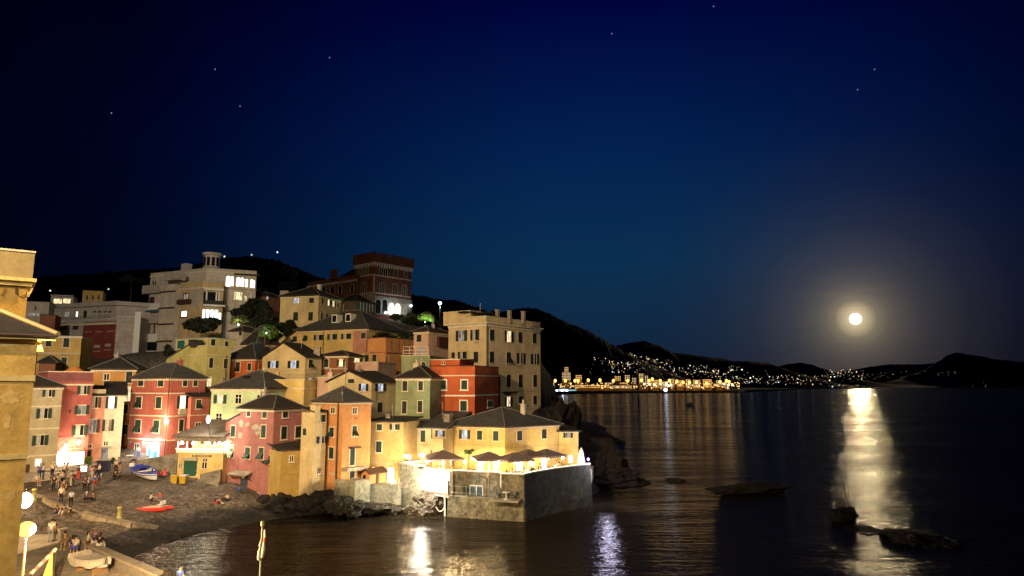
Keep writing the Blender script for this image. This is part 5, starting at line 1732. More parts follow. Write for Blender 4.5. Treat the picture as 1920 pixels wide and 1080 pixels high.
# wall between the beach and the street by the bar
def lowwall(label, pts, name='street_wall', m=STONE, th=.4, group='stone walls above the beach'):
    """pts: (u, v_top, Y, v_bottom)"""
    P0 = [P(u, v, Y) for u, v, Y, vb in pts]
    zb = [zat(vb, Y) for u, v, Y, vb in pts]
    t_ = thing(name, (P0[0].x, P0[0].y, min(zb)), label, 'wall', group)
    q = MB()
    for i in range(len(P0) - 1):
        a, b_ = P0[i], P0[i + 1]
        e = Vector((b_.x - a.x, b_.y - a.y, 0)).normalized(); nn_ = Vector((e.y, -e.x, 0))
        f = lambda p, z, k: Vector((p.x, p.y, z)) + nn_ * k
        q.hexa([f(a, zb[i] - 1, 0), f(b_, zb[i + 1] - 1, 0), f(b_, zb[i + 1] - 1, -th), f(a, zb[i] - 1, -th)], [f(a, a.z, 0), f(b_, b_.z, 0), f(b_, b_.z, -th), f(a, a.z, -th)])
    q.build('wall_body', m, t_)
    return t_
lowwall('sloping grey stone wall from the shop door down to the bar', [(255, 864, 86.5, 890), (332, 850, 86, 890)], m=STONE)
lowwall('rubble stone wall under the bar beside the pink house', [(375, 889, 84.2, 908), (414, 880, 84.2, 908)], m=STONE)
tag(MB().prism([(p.x, p.y) for p in (PZ(300, 895, 3.72), PZ(410, 905, 3.72), PZ(414, 893, 3.72), PZ(300, 880, 3.72))], 2.6, 3.72).build('street_ledge', CONC), 'concrete ledge of the street in front of the bar', kind='structure')
# plaza in front of the left houses
pl = [PZ(20, 903, 4.55), PZ(62, 897, 4.55), PZ(110, 893, 4.55), PZ(160, 884, 4.62), PZ(225, 872, 4.7), PZ(256, 869, 4.7), PZ(250, 858, 4.7), PZ(120, 858, 4.6), PZ(20, 880, 4.5)]
tag(MB().prism([(p.x, p.y) for p in pl], 3.0, 4.66).build('plaza', mat('plaza_paving', (.40, .35, .28), .9, .3, .8, .25, 4, .25, 9)), 'small paved plaza in front of the crimson house', kind='structure')

# ---------------------------------------------------------------- restaurant terrace on its sea wall
TZ, PT = 4.62, 5.6
w_pts = [P(694, 905, 84.5), P(749, 878, 83.0), P(792, 872, 81.0), P(840, 882, 78.0), P(936, 883, 76.0), P(983, 885, 75.3), P(1000, 881, 77.0), P(1040, 874, 80.4), P(1107, 866, 85.0)]
ter = thing('restaurant_terrace', (0, 82, 0), 'high concrete sea wall carrying the brightly lit restaurant terrace', 'terrace')
F2 = lambda p: Vector((p.x, p.y, 0))
wp = [F2(p) for p in w_pts]
inner = [Vector((10.6, 92.5, 0)), Vector((6, 92.4, 0)), Vector((-.5, 86.6, 0)), Vector((-8, 91.5, 0)), Vector((-15, 91, 0))]
deck = MB()
_e = (wp[4] - wp[3]).normalized(); _n = Vector((_e.y, -_e.x, 0)) * -1.3
deck.prism([(p.x, p.y) for p in [wp[1], wp[2], wp[3], wp[3] + _n, wp[4] + _n, wp[4]] + wp[5:] + inner], 3.2, TZ)
deck.build('terrace_deck', CONC, ter)


def wallseg(a, b_, z0, z1, name, m, th=.5, d0=0.0, bat=0.0):
    e = (b_ - a); ln = e.length; e = e.normalized(); nn_ = Vector((e.y, -e.x, 0))
    g = lambda s, z, k: a + e * s + UP * z + nn_ * k
    # cut into a fine grid so the face can be uneven
    nx_, nz_ = max(2, int(ln / .5)), max(2, int((z1 - z0) / .5))
    r = random.Random(int(ln * 100))
    vs, fs = [], []
    for j in range(nz_ + 1):
        for i in range(nx_ + 1):
            z = z0 + (z1 - z0) * j / nz_
            k = d0 + (r.uniform(-.05, .05) if 0 < i < nx_ and 0 < j < nz_ else 0) + bat * (1 - j / nz_)
            vs.append(g(ln * i / nx_, z, k))
    for j in range(nz_):
        for i in range(nx_):
            fs.append((j * (nx_ + 1) + i, j * (nx_ + 1) + i + 1, (j + 1) * (nx_ + 1) + i + 1, (j + 1) * (nx_ + 1) + i))
    q = MB().add(vs, fs)
    q.add([g(0, z1, d0), g(ln, z1, d0), g(ln, z1, d0 - th), g(0, z1, d0 - th), g(0, z0, d0 - th), g(ln, z0, d0 - th)], [(0, 1, 2, 3), (3, 2, 5, 4), ])
    q.add([g(0, z0, d0 + bat), g(0, z1, d0), g(0, z1, d0 - th), g(0, z0, d0 - th)], [(0, 1, 2, 3)])
    q.add([g(ln, z0, d0 + bat), g(ln, z1, d0), g(ln, z1, d0 - th), g(ln, z0, d0 - th)], [(3, 2, 1, 0)])
    return q.build(name, m, ter)


MOSSY = CONCG
wallseg(wp[1], wp[2], .2, PT + .25, 'sea_wall', MATS['grey_green_concrete'] if 'grey_green_concrete' in MATS else MOSSY)
wallseg(wp[2], wp[3], 2.8, PT - .1, 'lit_wall', mat('whitewashed_wall', (.75, .70, .60), .9, .2, 2), d0=-.25)
wallseg(wp[3], wp[4], 3.0, PT - .1, 'upper_wall', MOSSY, d0=-1.25)
wallseg(wp[3], wp[4], -1.2, 3.05, 'lower_wall', mat('stained_concrete', (.19, .175, .115), .95, .6, .8, .55, 3, .9, 6), bat=.25)
wallseg(wp[4], wp[5], -1.2, PT - .05, 'corner_wall', MATS['stained_concrete'], bat=.2)
for a, b_ in zip(wp[5:-1], wp[6:]):
    wallseg(a, b_, -1.2, PT, 'sea_wall', mat('dark_sea_wall', (.036, .038, .022), .95, .6, .6, .5, 3, .5, 9), bat=.3)  # right-hand face: its shade is put into the wall colour
# ledge floor between lower and upper wall
e = (wp[4] - wp[3]).normalized(); nn_ = Vector((e.y, -e.x, 0)); L34 = (wp[4] - wp[3]).length
L45 = (wp[5] - wp[4]).length
MB().obox(wp[3], e, UP, nn_, .03, L34, 2.9, 3.06, -1.28, -.02).build('ledge', CONC, ter)
MB().obox(wp[3], e, UP, nn_, L34 - .6, L34 + 2.6, 2.95, 3.12, -.3, 1.35).build('balcony_slab', CONC, ter)
MB().obox(wp[3], e, UP, nn_, L34 + .1, L34 + .25, 3.1, PT, -1.0, .02).build('pilaster', WHITE, ter)
railing(wp[3] + nn_ * -.1 + UP * 3.06 + e * .1, wp[3] + nn_ * -.1 + UP * 3.06 + e * (L34 - .8), 1.05, GALV, ter, 'railing', 1.05, 1, .03)
ow = wp[3] + nn_ * -1.2
fr = MB().obox(ow, e, UP, nn_, 2.1, 2.18, 3.07, 4.05, .0, .06).obox(ow, e, UP, nn_, 2.85, 2.93, 3.07, 4.05, 0, .06).obox(ow, e, UP, nn_, 3.6, 3.68, 3.07, 4.05, 0, .06).obox(ow, e, UP, nn_, 2.1, 3.68, 4.05, 4.13, 0, .06).build('window', WHITE, ter)
MB().obox(ow, e, UP, nn_, 2.18, 2.85, 3.07, 4.05, .0, .02).obox(ow, e, UP, nn_, 2.93, 3.6, 3.07, 4.05, .0, .02).build('pane', mat('dim_blue_pane', (.05, .09, .12), .2), fr)
MB().obox(ow, e, UP, nn_, 1.3, 2.1, 3.07, 4.08, .0, .03).build('shutter', SHUT, ter)
pp = ow + e * 4.35 + nn_ * .6
MB().tube([pp + UP * 3.06, pp + UP * 4.9, pp + UP * 5.12 - e * .25, pp + UP * 5.25 - e * 1.0], .05, 7).build('lamp_arm', IRON, ter)
# parapet rim with its strip of lights
rim = emit('terrace_rim_light', (1.0, .84, .62), 2.6)
for i in range(1, len(wp) - 1):
    a, b_ = wp[i], wp[i + 1]
    zt_ = PT + (.26 if i == 1 else -.09 if i in (2, 3) else -.04 if i == 4 else .01)
    off = {1: 0, 2: -.25, 3: -1.25}.get(i, 0)
    e_ = (b_ - a); ln = e_.length; e_.normalize(); n_ = Vector((e_.y, -e_.x, 0))
    MB().obox(a, e_, UP, n_, .0, ln, zt_ + .002, zt_ + .12, off - .5, off + .06).build('parapet_coping', mat('pale_coping', (.42, .37, .28)), ter)
    if i >= 2:
        MB().obox(a, e_, UP, n_, .05, ln - .05, zt_ + .121, zt_ + .17, off - .1, off + .0).build('light_strip', rim, ter)
# floodlight on the white wall
q = wp[2].lerp(wp[3], .5)
e_ = (wp[3] - wp[2]).normalized(); n_ = Vector((e_.y, -e_.x, 0))
qq = q + n_ * 2.0 + UP * 5.9
fl = thing('wall_floodlight', qq, 'floodlight on a bracket over the whitewashed wall below the terrace', 'floodlight')
MB().box(qq + UP * .12, .5, .3, .22, math.atan2(e_.y, e_.x)).build('housing', IRON, fl)
MB().tube([qq + UP * .15 - n_ * .1, qq + UP * .3 - n_ * 1.2, qq - n_ * 2.15 - UP * .2], .03, 6).build('bracket', IRON, fl)
lamp(fl, qq - UP * .15, 5200, (1.0, .90, .72), .25)
# pipe, rope, and the fender plank at the rock
q = P(835, 905, 79.3)
MB().tube([P(835, 900, 79.2), P(834, 930, 78.6), P(834.5, 972, 78.3)], .10, 8).build('white_pipe', WHITE, ter)
rope = [P(817 + i * 1.9, 950 + 9 * math.sin(math.pi * min(1, i / 8) * .9) , 78.4) for i in range(9)]
rp = MB().tube(rope, .06, 6).build('mooring_rope', WHITE, None, origin=rope[0])
tag(rp, 'white mooring rope hanging at the mouth of the rock hollow', 'rope')
pk_ = MB().obox(P(814, 971, 78.0), Vector((1, -.25, 0)).normalized(), UP, Vector((-.25, -1, 0)).normalized(), 0, 1.4, -.08, .08, -.2, .0).build('timber', mat('wet_timber', (.3, .25, .17)), None, origin=P(814, 971, 78.0))
tag(pk_, 'pale timber at the waterline below the white pipe', 'timber')

# grey block with two painted numbers and the low wall beside it
blk = h = house('quay_block', 'grey concrete block with painted numbers at the foot of the terracotta tower', 'L', 1112, 1284, 1416, 555, 78.6, 150, -.8, mat('grey_green_concrete', (.27, .27, .19), .95, .5, .6, .4, 3, .5, 6), ('flat',), CONC, over=.1, psi=42, cat='wall', cornice=False)
for ch_, x, y in (('1', 1155, 612), ('2', 1232, 618)):
    s, z = spot(h, 'L', 'L', x, y)
    fc = bpy.data.curves.new('number', 'FONT'); fc.body = ch_; fc.size = .62; fc.extrude = .006; fc.align_x = 'CENTER'; fc.align_y = 'CENTER'
    ft = bpy.data.objects.new('number', fc); C.objects.link(ft)
    fo = bpy.data.objects.new('number', bpy.data.meshes.new_from_object(ft.evaluated_get(bpy.context.evaluated_depsgraph_get()))); C.objects.link(fo)
    bpy.data.objects.remove(ft)
    fo.data.materials.clear(); fo.data.materials.append(IRON)
    q = atface(h, 'L', s, z, .012) - ORIGIN[h.root.name]
    fo.location = q; fo.rotation_euler = (math.pi / 2, 0, math.atan2(-h.dL.y, -h.dL.x)); fo.parent = h.root
lowwall('low weathered quay wall in front of the garden shed', [(690, 908, 80.9, 955), (752, 911, 81.6, 958)], 'quay_wall', MOSSY, 2.4, 'weathered walls over the rocks')
tag(MB().prism([(p.x, p.y) for p in (P(690, 910, 81.2), P(752, 912, 82.0), P(760, 900, 87), P(690, 900, 87))], 1.5, 2.95).build('shed_yard', CONC), 'small concrete yard behind the quay wall', kind='structure')

# ---------------------------------------------------------------- rocks
def rock(label, c, sx, sy, sz, seed, m=ROCK, group='rocks at the foot of the houses', name='sea_rock', sub=4):
    r = random.Random(seed)
    bm = bmesh.new()
    bmesh.ops.create_icosphere(bm, subdivisions=sub, radius=1)
    offs = [Vector((r.uniform(-9, 9), r.uniform(-9, 9), r.uniform(-9, 9))) for _ in range(2)]
    from mathutils import noise
    for v in bm.verts:
        p = v.co.copy()
        k = 1 + .42 * noise.noise(p * 1.5 + offs[0]) + .30 * abs(noise.noise(p * 3.6 + offs[1])) + .17 * noise.noise(p * 8 + offs[0])
        v.co = Vector((p.x * sx, p.y * sy, p.z * sz)) * k
    me = bpy.data.meshes.new(name)
    bm.to_mesh(me); bm.free()
    me.materials.append(m)
    o = bpy.data.objects.new(name, me)
    C.objects.link(o)
    o.location = c
    o.rotation_euler = (0, 0, r.uniform(0, 6))
    tag(o, label, 'rock', group)
    return o


def rk(label, u, v, Y, sx, sy, sz, seed, m=ROCK, **kw):
    p = P(u, v, Y * (.955 if 'reef' in (kw.get('group') or '') else 1))
    return rock(label, p, sx, sy, sz, seed, m, **kw)


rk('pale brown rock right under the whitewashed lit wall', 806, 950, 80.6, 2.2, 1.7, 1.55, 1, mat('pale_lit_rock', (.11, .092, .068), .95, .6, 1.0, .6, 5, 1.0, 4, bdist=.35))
rk('low broken rock left of the white pipe', 786, 962, 80.6, 1.8, 1.3, 1.0, 2, MATS['pale_lit_rock'])
rk('mossy rock below the grey wall left of the lit wall', 765, 958, 81.0, 1.5, 1.0, .6, 3)
rk('rounded rock below the low quay wall', 728, 955, 80.6, 1.8, 1.0, .5, 4)
rk('flat rock under the right side of the grey numbered block', 697, 953, 78.8, 1.8, 1.1, .5, 5)
rk('rock at the left foot of the numbered block', 636, 948, 78.4, 1.5, 1.2, .9, 6)
rk('low wet rock under the near corner of the numbered block', 664, 953, 77.6, 1.6, 1.0, .7, 16)
rk('dark rock under the terracotta tower', 605, 940, 80.5, 2.2, 1.5, 1.1, 7, ROCKD)
rk('dark rock under the middle of the yellow annex', 570, 946, 80.5, 2.4, 1.4, 1.0, 8, ROCKD)
rk('rock under the near corner of the yellow annex', 524, 946, 80.6, 1.6, 1.3, 1.2, 9, ROCKD)
rk('dark rock between the annex and the beach', 545, 953, 79.6, 1.7, 1.2, .7, 10, ROCKD)
rk('small wet rock at the waterline below the annex', 598, 955, 80.3, .9, .7, .45, 11)
rk('rock at the right foot of the old pink house', 497, 941, 81.4, .9, .8, .7, 12, ROCKD)
rk('dark wet rock at the bottom edge beside the sea wall', 318, 1100, 43.0, .7, .7, .7, 13, ROCKD, group=None)
for i, (u, v, s) in enumerate(((392, 917, .35), (399, 921, .28), (406, 914, .4), (413, 920, .3), (385, 914, .25), (420, 924, .26))):
    rk('pale loose stone on the beach below the bar wall, %s from the left' % ('second', 'fourth', 'third', 'fifth', 'first', 'last')[[0, 1, 2, 3, 4, 5][i]], u, v, 83, s, s * .8, s * .6, 20 + i, CONC, group='loose stones below the bar wall', sub=2)
# headland right of the restaurant and the reef before the moon's path
rk('brown sea cliff right of the restaurant', 1112, 868, 100, 2.4, 4.2, 2.9, 31, mat('darkened_cliff_rock', (.014, .009, .005), .95, .6, .3, .5, 1.5, 1.0, 3), group='sea cliffs by the restaurant', sub=4)  # near-black colour stands in for the cliff being unlit
rk('lower brown cliff rock stepping down to the sea', 1146, 890, 98, 2.3, 4, 1.3, 32, MATS['darkened_cliff_rock'], group='sea cliffs by the restaurant', sub=4)
rk('last low cliff rock running out into the dark water', 1178, 905, 97, 1.9, 3, .6, 33, MATS['darkened_cliff_rock'], group='sea cliffs by the restaurant')
rk('dark cliff behind the tall yellow house', 1040, 815, 118, 3.2, 5, 5.5, 34, ROCKD, group='sea cliffs by the restaurant', sub=4)
rk('long flat reef rock with a mossy top in the dark sea', 1405, 917, 99, 5.5, 2.2, .6, 35, mat('darkened_mossy_reef', (.014, .012, .006), .95, .5, .6, .5, 2, 1.0, 4), group='reef rocks in the open water')  # reef colour darkened so the floodlight barely shows on it
rk('small reef rock near the flat mossy reef', 1265, 902, 100, 1.3, .8, .4, 36, MATS['darkened_mossy_reef'], group='reef rocks in the open water')
rk('reef rock with a thin marker pole beside the moon path', 1582, 965, 80, 1.5, 1.1, .7, 37, MATS['darkened_mossy_reef'], group='reef rocks in the open water')
rk('broad black reef across the moon path', 1632, 1006, 74, 5.2, 4.6, .5, 38, ROCKD, group='reef rocks in the open water', sub=4)
rk('black reef running right of the moon path', 1720, 1010, 70, 3.4, 2.6, .5, 39, ROCKD, group='reef rocks in the open water')
q = PZ(1588, 948, 1.6)
mp2 = thing('marker_pole', q, 'thin pole standing on the reef rock beside the moon path', 'pole')
MB().tube([q - UP * .8, P(1583, 892, q.y)], .05, 6).build('pole', PIPE, mp2)

# ---------------------------------------------------------------- plants
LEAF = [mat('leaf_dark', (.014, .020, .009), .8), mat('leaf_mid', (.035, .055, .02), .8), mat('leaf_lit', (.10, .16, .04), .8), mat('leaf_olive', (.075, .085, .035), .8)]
BARK = mat('bark', (.09, .065, .045), .95, .3, 5)


def crown(c, sx, sy, sz, n, leaf, seed, clumps=9):
    r = random.Random(seed)
    q = MB()
    cl = []
    for _ in range(clumps):
        while True:
            p = Vector((r.uniform(-1, 1), r.uniform(-1, 1), r.uniform(-1, 1)))
            if p.length < 1: break
        cl.append((Vector((p.x * sx * .72, p.y * sy * .72, p.z * sz * .72)), r.uniform(.28, .5)))
    for _ in range(n):
        b_, k = cl[r.randrange(clumps)]
        while True:
            p = Vector((r.uniform(-1, 1), r.uniform(-1, 1), r.uniform(-1, 1)))
            if p.length < 1: break
        if p.length < .5 and r.random() < .6: p = p.normalized() * r.uniform(.6, 1)
        o = c + b_ + Vector((p.x * sx, p.y * sy, p.z * sz)) * k
        a = Vector((r.uniform(-1, 1), r.uniform(-1, 1), r.uniform(-.6, .6))).normalized()
        bb = a.cross(Vector((r.uniform(-1, 1), r.uniform(-1, 1), r.uniform(-1, 1)))).normalized()
        l_, w_ = leaf * r.uniform(.7, 1.4), leaf * r.uniform(.35, .6)
        q.add([o - a * l_, o + bb * w_, o + a * l_, o - bb * w_], [(0, 1, 2, 3)])
    return q


def plant(name, label, c, sx, sy, sz, n, leaf, m, seed, cat='tree', trunk=True, group=None):
    zg = gz(c.x, c.y) if trunk is True else (c.z - sz * .9 if trunk is False else trunk)
    zg = min(zg, c.z - sz * .5)
    t_ = thing(name, (c.x, c.y, zg), label, cat, group)
    crown(c, sx, sy, sz, n, leaf, seed).build('crown', m, t_)
    k = MB().tube([(c.x, c.y, zg - .3), (c.x + .05 * sx, c.y, (zg + c.z) / 2), (c.x, c.y, c.z)], [.12 * min(sx, sz) + .03, .09 * min(sx, sz) + .02, .03], 7)
    r = random.Random(seed)
    for _ in range(4):
        k.tube([(c.x, c.y, c.z - sz * .5), c + Vector((r.uniform(-.6, .6) * sx, r.uniform(-.6, .6) * sy, r.uniform(0, .6) * sz))], [.04 * min(sx, sz) + .01, .01], 5)
    k.build('trunk', BARK, t_)
    return t_


VG = 'trees on the slope'
def pt(name, label, c_, x, y, Y, rx, rz, n, leaf, m, seed, **kw):
    """x, y in crop pixels, rx, rz half sizes in crop pixels"""
    p = P(*px(c_, x, y), Y)
    k = 1 / CROP[c_][2] / F * Y
    return plant(name, label, p, rx * k, rx * k, rz * k, n, leaf, LEAF[m], seed, **kw)
pt('dark_tree', 'big dark bush in front of the villa bay', 'B', 620, 755, 132, 200, 80, 2600, .42, 0, 1, group=VG)
pt('dark_tree', 'dark shrub right of the ribbed apartment block', 'B', 335, 985, 118, 60, 55, 900, .32, 0, 2, group=VG)
pt('dark_tree', 'dark tree right of the villa', 'B', 960, 640, 145, 120, 90, 1700, .45, 0, 3, group=VG)
pt('dark_tree', 'dark tree left of the pale yellow villa', 'B', 1170, 690, 134, 110, 90, 1700, .42, 0, 4, group=VG)
pt('dark_tree', 'dark tree between the villa and the palms', 'B', 1080, 600, 150, 100, 70, 1400, .45, 0, 5, group=VG)
pt('olive_hedge', 'olive green hedge lit from below the villa', 'B', 930, 715, 129, 90, 38, 1200, .32, 3, 6, group=VG)
pt('dark_tree', 'dark shrub below the pale yellow villa', 'C', 280, 790, 126, 120, 70, 1700, .38, 0, 7, group=VG)
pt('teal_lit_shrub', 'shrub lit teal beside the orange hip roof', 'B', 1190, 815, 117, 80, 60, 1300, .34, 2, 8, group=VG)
pt('dark_tree', 'dark shrub in front of the left end of the long yellow house', 'C', 180, 850, 119, 60, 40, 800, .3, 1, 9, group=VG)
pt('green_tree', 'green tree at the foot of the castle arcade', 'C', 1190, 695, 160, 70, 34, 1300, .42, 1, 10, group=VG)
pt('green_tree', 'green round bush right of the castle', 'C', 1300, 715, 150, 70, 55, 1400, .4, 1, 11, group=VG)
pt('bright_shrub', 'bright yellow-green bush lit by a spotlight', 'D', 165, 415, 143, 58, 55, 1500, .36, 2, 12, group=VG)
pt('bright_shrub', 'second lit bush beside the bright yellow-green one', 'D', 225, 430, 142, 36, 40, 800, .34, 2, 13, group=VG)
pt('dark_tree', 'dark bush below the lamp post', 'D', 80, 465, 138, 100, 40, 1400, .38, 0, 14, group=VG)
pt('dark_tree', 'dark bush right of the lit bushes', 'D', 300, 460, 135, 35, 45, 800, .36, 0, 15, group=VG)
pt('roof_plant', 'shrubs on the pink roof terrace', 'C', 1100, 850, 116, 130, 25, 1200, .22, 0, 16, group=VG, trunk=False)
pt('roof_plant', 'dark shrub on the right of the pink roof terrace', 'C', 1260, 845, 117, 80, 35, 900, .24, 0, 17, group=VG, trunk=False)
pt('roof_hedge', 'low hedge on the roof of the tall yellow house', 'D', 600, 400, 110, 200, 16, 1100, .2, 0, 18, group=VG, trunk=False)
pt('roof_shrub', 'pointed shrub on the roof of the tall yellow house', 'D', 738, 385, 110, 22, 30, 400, .2, 0, 19, group=VG, trunk=False)
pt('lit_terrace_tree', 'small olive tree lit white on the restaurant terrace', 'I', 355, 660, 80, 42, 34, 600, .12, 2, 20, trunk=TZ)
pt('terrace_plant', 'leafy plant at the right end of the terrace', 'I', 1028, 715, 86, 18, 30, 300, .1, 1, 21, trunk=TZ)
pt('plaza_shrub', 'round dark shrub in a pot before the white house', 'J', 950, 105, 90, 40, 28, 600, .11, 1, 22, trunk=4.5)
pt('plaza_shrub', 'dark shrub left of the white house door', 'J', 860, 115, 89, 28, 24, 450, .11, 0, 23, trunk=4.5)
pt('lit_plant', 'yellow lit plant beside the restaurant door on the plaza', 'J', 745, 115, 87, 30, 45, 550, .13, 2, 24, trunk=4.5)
for i, (c_, x, y, Y, w_) in enumerate((('C', 60, 480, 200, 70), ('C', 300, 430, 220, 60), ('B', 1330, 440, 210, 80), ('C', 1400, 620, 230, 60), ('B', 30, 380, 230, 90))):
    pt('dark_tree', ['dark tree behind the pale yellow villa', 'dark tree top left of the castle wing', 'dark tree on the ridge left of the castle', 'dark tree behind the castle', 'dark tree on the slope left of the villa'][i], c_, x, y, Y, w_, 45, 900, .6, 0, 40 + i, group=VG)
# teal lit palm
q = P(*px('B', 1160, 800), 115.5)
pm = thing('palm_tree', (q.x, q.y, q.z - 3), 'small palm lit teal beside the orange house roof', 'palm')
MB().tube([q - UP * 3, q], [.16, .12], 7).build('trunk', BARK, pm)
fd = MB()
for i in range(14):
    a = i * 2.4
    dd = Vector((math.cos(a), math.sin(a), 0))
    sd = Vector((-dd.y, dd.x, 0))
    pts = [q + dd * t * 1.9 + UP * (.7 * math.sin(t * 2.6) - .5 * t) for t in (0, .25, .5, .75, 1)]
    for k in range(4):
        w0, w1 = .16 * (1 - k / 4.5), .16 * (1 - (k + 1) / 4.5)
        fd.add([pts[k] - sd * w0, pts[k] + sd * w0, pts[k + 1] + sd * w1, pts[k + 1] - sd * w1], [(0, 1, 2, 3)])
fd.build('fronds', LEAF[2], pm)
# ---------------------------------------------------------------- added floodlight masts standing in for street lighting
for i, (loc, pw, col_, aim, cone, bl_) in enumerate(FLOODS):
    loc = Vector(loc)
    t_ = thing('floodlight_mast', (loc.x, loc.y - .4, 13), 'unseen floodlight mast added above the viewpoint, %s' % (('left one', 'middle one', 'right one')[i]), 'floodlight mast', 'added floodlight masts above the viewpoint')
    MB().tube([(loc.x, loc.y - .4, 13), (loc.x, loc.y - .4, loc.z + .3)], [.22, .12], 8).build('pole', GALV, t_)
    MB().box(loc + Vector((0, -.1, .35)), 1.2, .9, .5).build('housing', IRON, t_)
    MB().box(loc + Vector((0, .2, .08)), 1.0, .3, .04).build('glass', BULBO, t_)
    sp_ = lamp(t_, loc + Vector((0, .75, -.1)), pw, col_, .6, 'SPOT')
    sp_.data.spot_size, sp_.data.spot_blend = R(cone), bl_
    sp_.rotation_euler = (Vector(aim) - loc).to_track_quat('-Z', 'Y').to_euler()

# the glaring lamp and the white one in the lower left corner, and an unseen one added behind the big house to light the left houses
def street_lamp(u, v, Y, zb, label, bulb, pw, col_, r, name='street_lamp'):
    q = P(u, v, Y)
    t_ = thing(name, (q.x, q.y, zb), label, 'street lamp', 'street lamps of the promenade')
    MB().tube([(q.x, q.y, zb), (q.x, q.y, zb + 1.0), (q.x, q.y, q.z - r * 1.1)], [.11, .07, .045], 8).build('pole', mat('lamp_pole', (.16, .10, .04), .5), t_)
    MB().lathe((q.x, q.y, zb), [(.2, 0), (.2, .12), (.12, .3), (.1, .9)], 10).build('pole_base', MATS['lamp_pole'], t_)
    MB().ball(q, r, r, r * .92, 16, 10).build('globe', bulb, t_, True)
    lamp(t_, q + Vector((r + .15, .25, -.1)), pw, col_, .15)
    return t_
street_lamp(50, 992, 32, 2.42, 'glaring orange street lamp beside the big ochre house', BULBO, 32000, (1.0, .66, .32), .36)
q = P(47, 938, 28.7)
t_ = thing('wall_lamp', q, 'white globe wall lamp at the edge of the big ochre house', 'lamp', 'street lamps of the promenade')
MB().ball(q, .26, .26, .30, 16, 10).build('globe', BULB, t_, True)
_w = big.B + UP * (q.z + .45)
MB().tube([q + UP * .28, q + UP * .45, _w + Vector((-.1, .25, 0))], .025, 6).build('bracket', IRON, t_)
lamp(t_, q + Vector((.5, .6, .1)), 1500, (1.0, .82, .58), .12)
street_lamp(-30, 860, 66, 4.4, 'unseen street lamp added behind the big ochre house', BULB, 2600, (1.0, .70, .38), .3)

# lamps of the restaurant terrace
TL = []
for i, (u, v, Y) in enumerate(((768, 858, 82.5), (800, 866, 83), (845, 862, 82), (872, 866, 81.5), (905, 868, 80.5), (935, 866, 80), (965, 866, 79.5), (995, 864, 82.5), (1025, 860, 86), (1055, 858, 88))):
    q = P(u, v, Y)
    lb = 'bright terrace lamp %s' % ['at the left end over the steps', 'above the whitewashed wall', 'beside the first sunshade from the left', 'next to the lit olive tree', 'under the second sunshade', 'between the second and third sunshade', 'under the third sunshade', 'under the fourth sunshade', 'under the last sunshade on the right', 'near the arched door'][i]
    t_ = thing('terrace_lamp', (q.x, q.y, TZ), lb, 'lamp', 'lamps of the restaurant terrace')
    MB().tube([(q.x, q.y, TZ), (q.x, q.y, q.z - .12)], .03, 6).build('pole', IRON, t_)
    MB().lathe(q, [(.08, -.16), (.16, -.05), (.16, .12), (.05, .22)], 10).build('globe', BULB, t_, True)
    lamp(t_, q + UP * .02 + Vector((0, -.3, 0)), 1150 if i not in (2, 3) else 3600, (1.0, .68, .32), .18)
for (u, v, Y, lb) in ((763, 855, 82, 'box lamp on the wall left of the terrace steps'), (791, 853, 83, 'second box lamp right of the terrace steps')):
    q = P(u, v, Y)
    t_ = thing('box_lamp', q, lb, 'lamp', 'box lamps by the terrace steps')
    MB().box(q, .62, .25, .28).build('shade', emit('white_bulb', (.9, .95, 1), 6), t_)
    MB().tube([q - UP * .14, q - UP * 1.6], .03, 6).build('pole', IRON, t_)
    lamp(t_, q + Vector((0, -.4, 0)), 55, (1, .85, .65), .15)
q = P(1103, 861, 85.5)
t_ = thing('violet_lamp', q, 'small violet lamp at the right tip of the terrace wall', 'lamp')
MB().ball(q, .16, seg=10, ring=6).build('globe', emit('violet_bulb', (.35, .2, 1.0), 9), t_, True)
MB().tube([q, (q.x, q.y, PT)], .03, 5).build('pole', IRON, t_)
lamp(t_, q + UP * .1 + Vector((2.2, -.6, -.4)), 1800, (.78, .74, 1.0), .7)
q = P(1090, 850, 89)
t_ = MB().lathe((q.x, q.y, TZ), [(.45, 0), (.5, .8), (.3, 2.0), (.08, 2.6)], 10).build('folded_parasol', mat('white_cloth', (.6, .58, .6), .8), None, True, origin=Vector((q.x, q.y, TZ)))
tag(t_, 'folded pale parasol lit violet at the corner of the restaurant', 'parasol')

# ---------------------------------------------------------------- terrace sunshades, tables
cloth = mat('taupe_canvas', (.17, .13, .115), .85, .15, 3)
TG = 'square sunshades of the restaurant terrace'
def parasol(u, vt, Y, half, lb, rot):
    q = P(u, vt, Y)
    t_ = thing('terrace_parasol', (q.x, q.y, TZ), lb, 'parasol', TG)
    ca, sa = math.cos(rot), math.sin(rot)
    E = lambda x, y, z: q + Vector((x * ca - y * sa, x * sa + y * ca, z))
    z1 = -.72 * half / 1.7
    cs = [E(-half, -half, z1), E(half, -half, z1), E(half, half, z1), E(-half, half, z1)]
    lo = [p - UP * .20 for p in cs]
    ap = E(0, 0, 0)
    MB().add(cs + [ap] + lo + [ap - UP * .05], [(0, 1, 4), (1, 2, 4), (2, 3, 4), (3, 0, 4), (0, 5, 6, 1), (1, 6, 7, 2), (2, 7, 8, 3), (3, 8, 5, 0), (5, 9, 6), (6, 9, 7), (7, 9, 8), (8, 9, 5)]).build('canopy', cloth, t_)
    MB().tube([(q.x, q.y, TZ), q + UP * .16], .045, 8).build('pole', WHITE, t_)
    rb = MB()
    for c_ in cs:
        rb.tube([q - UP * .1, c_ - UP * .06], .018, 5)
    rb.build('ribs', WHITE, t_)
    MB().lathe((q.x, q.y, TZ), [(.32, 0), (.32, .07), (.08, .12)], 10).build('base', CONC, t_)
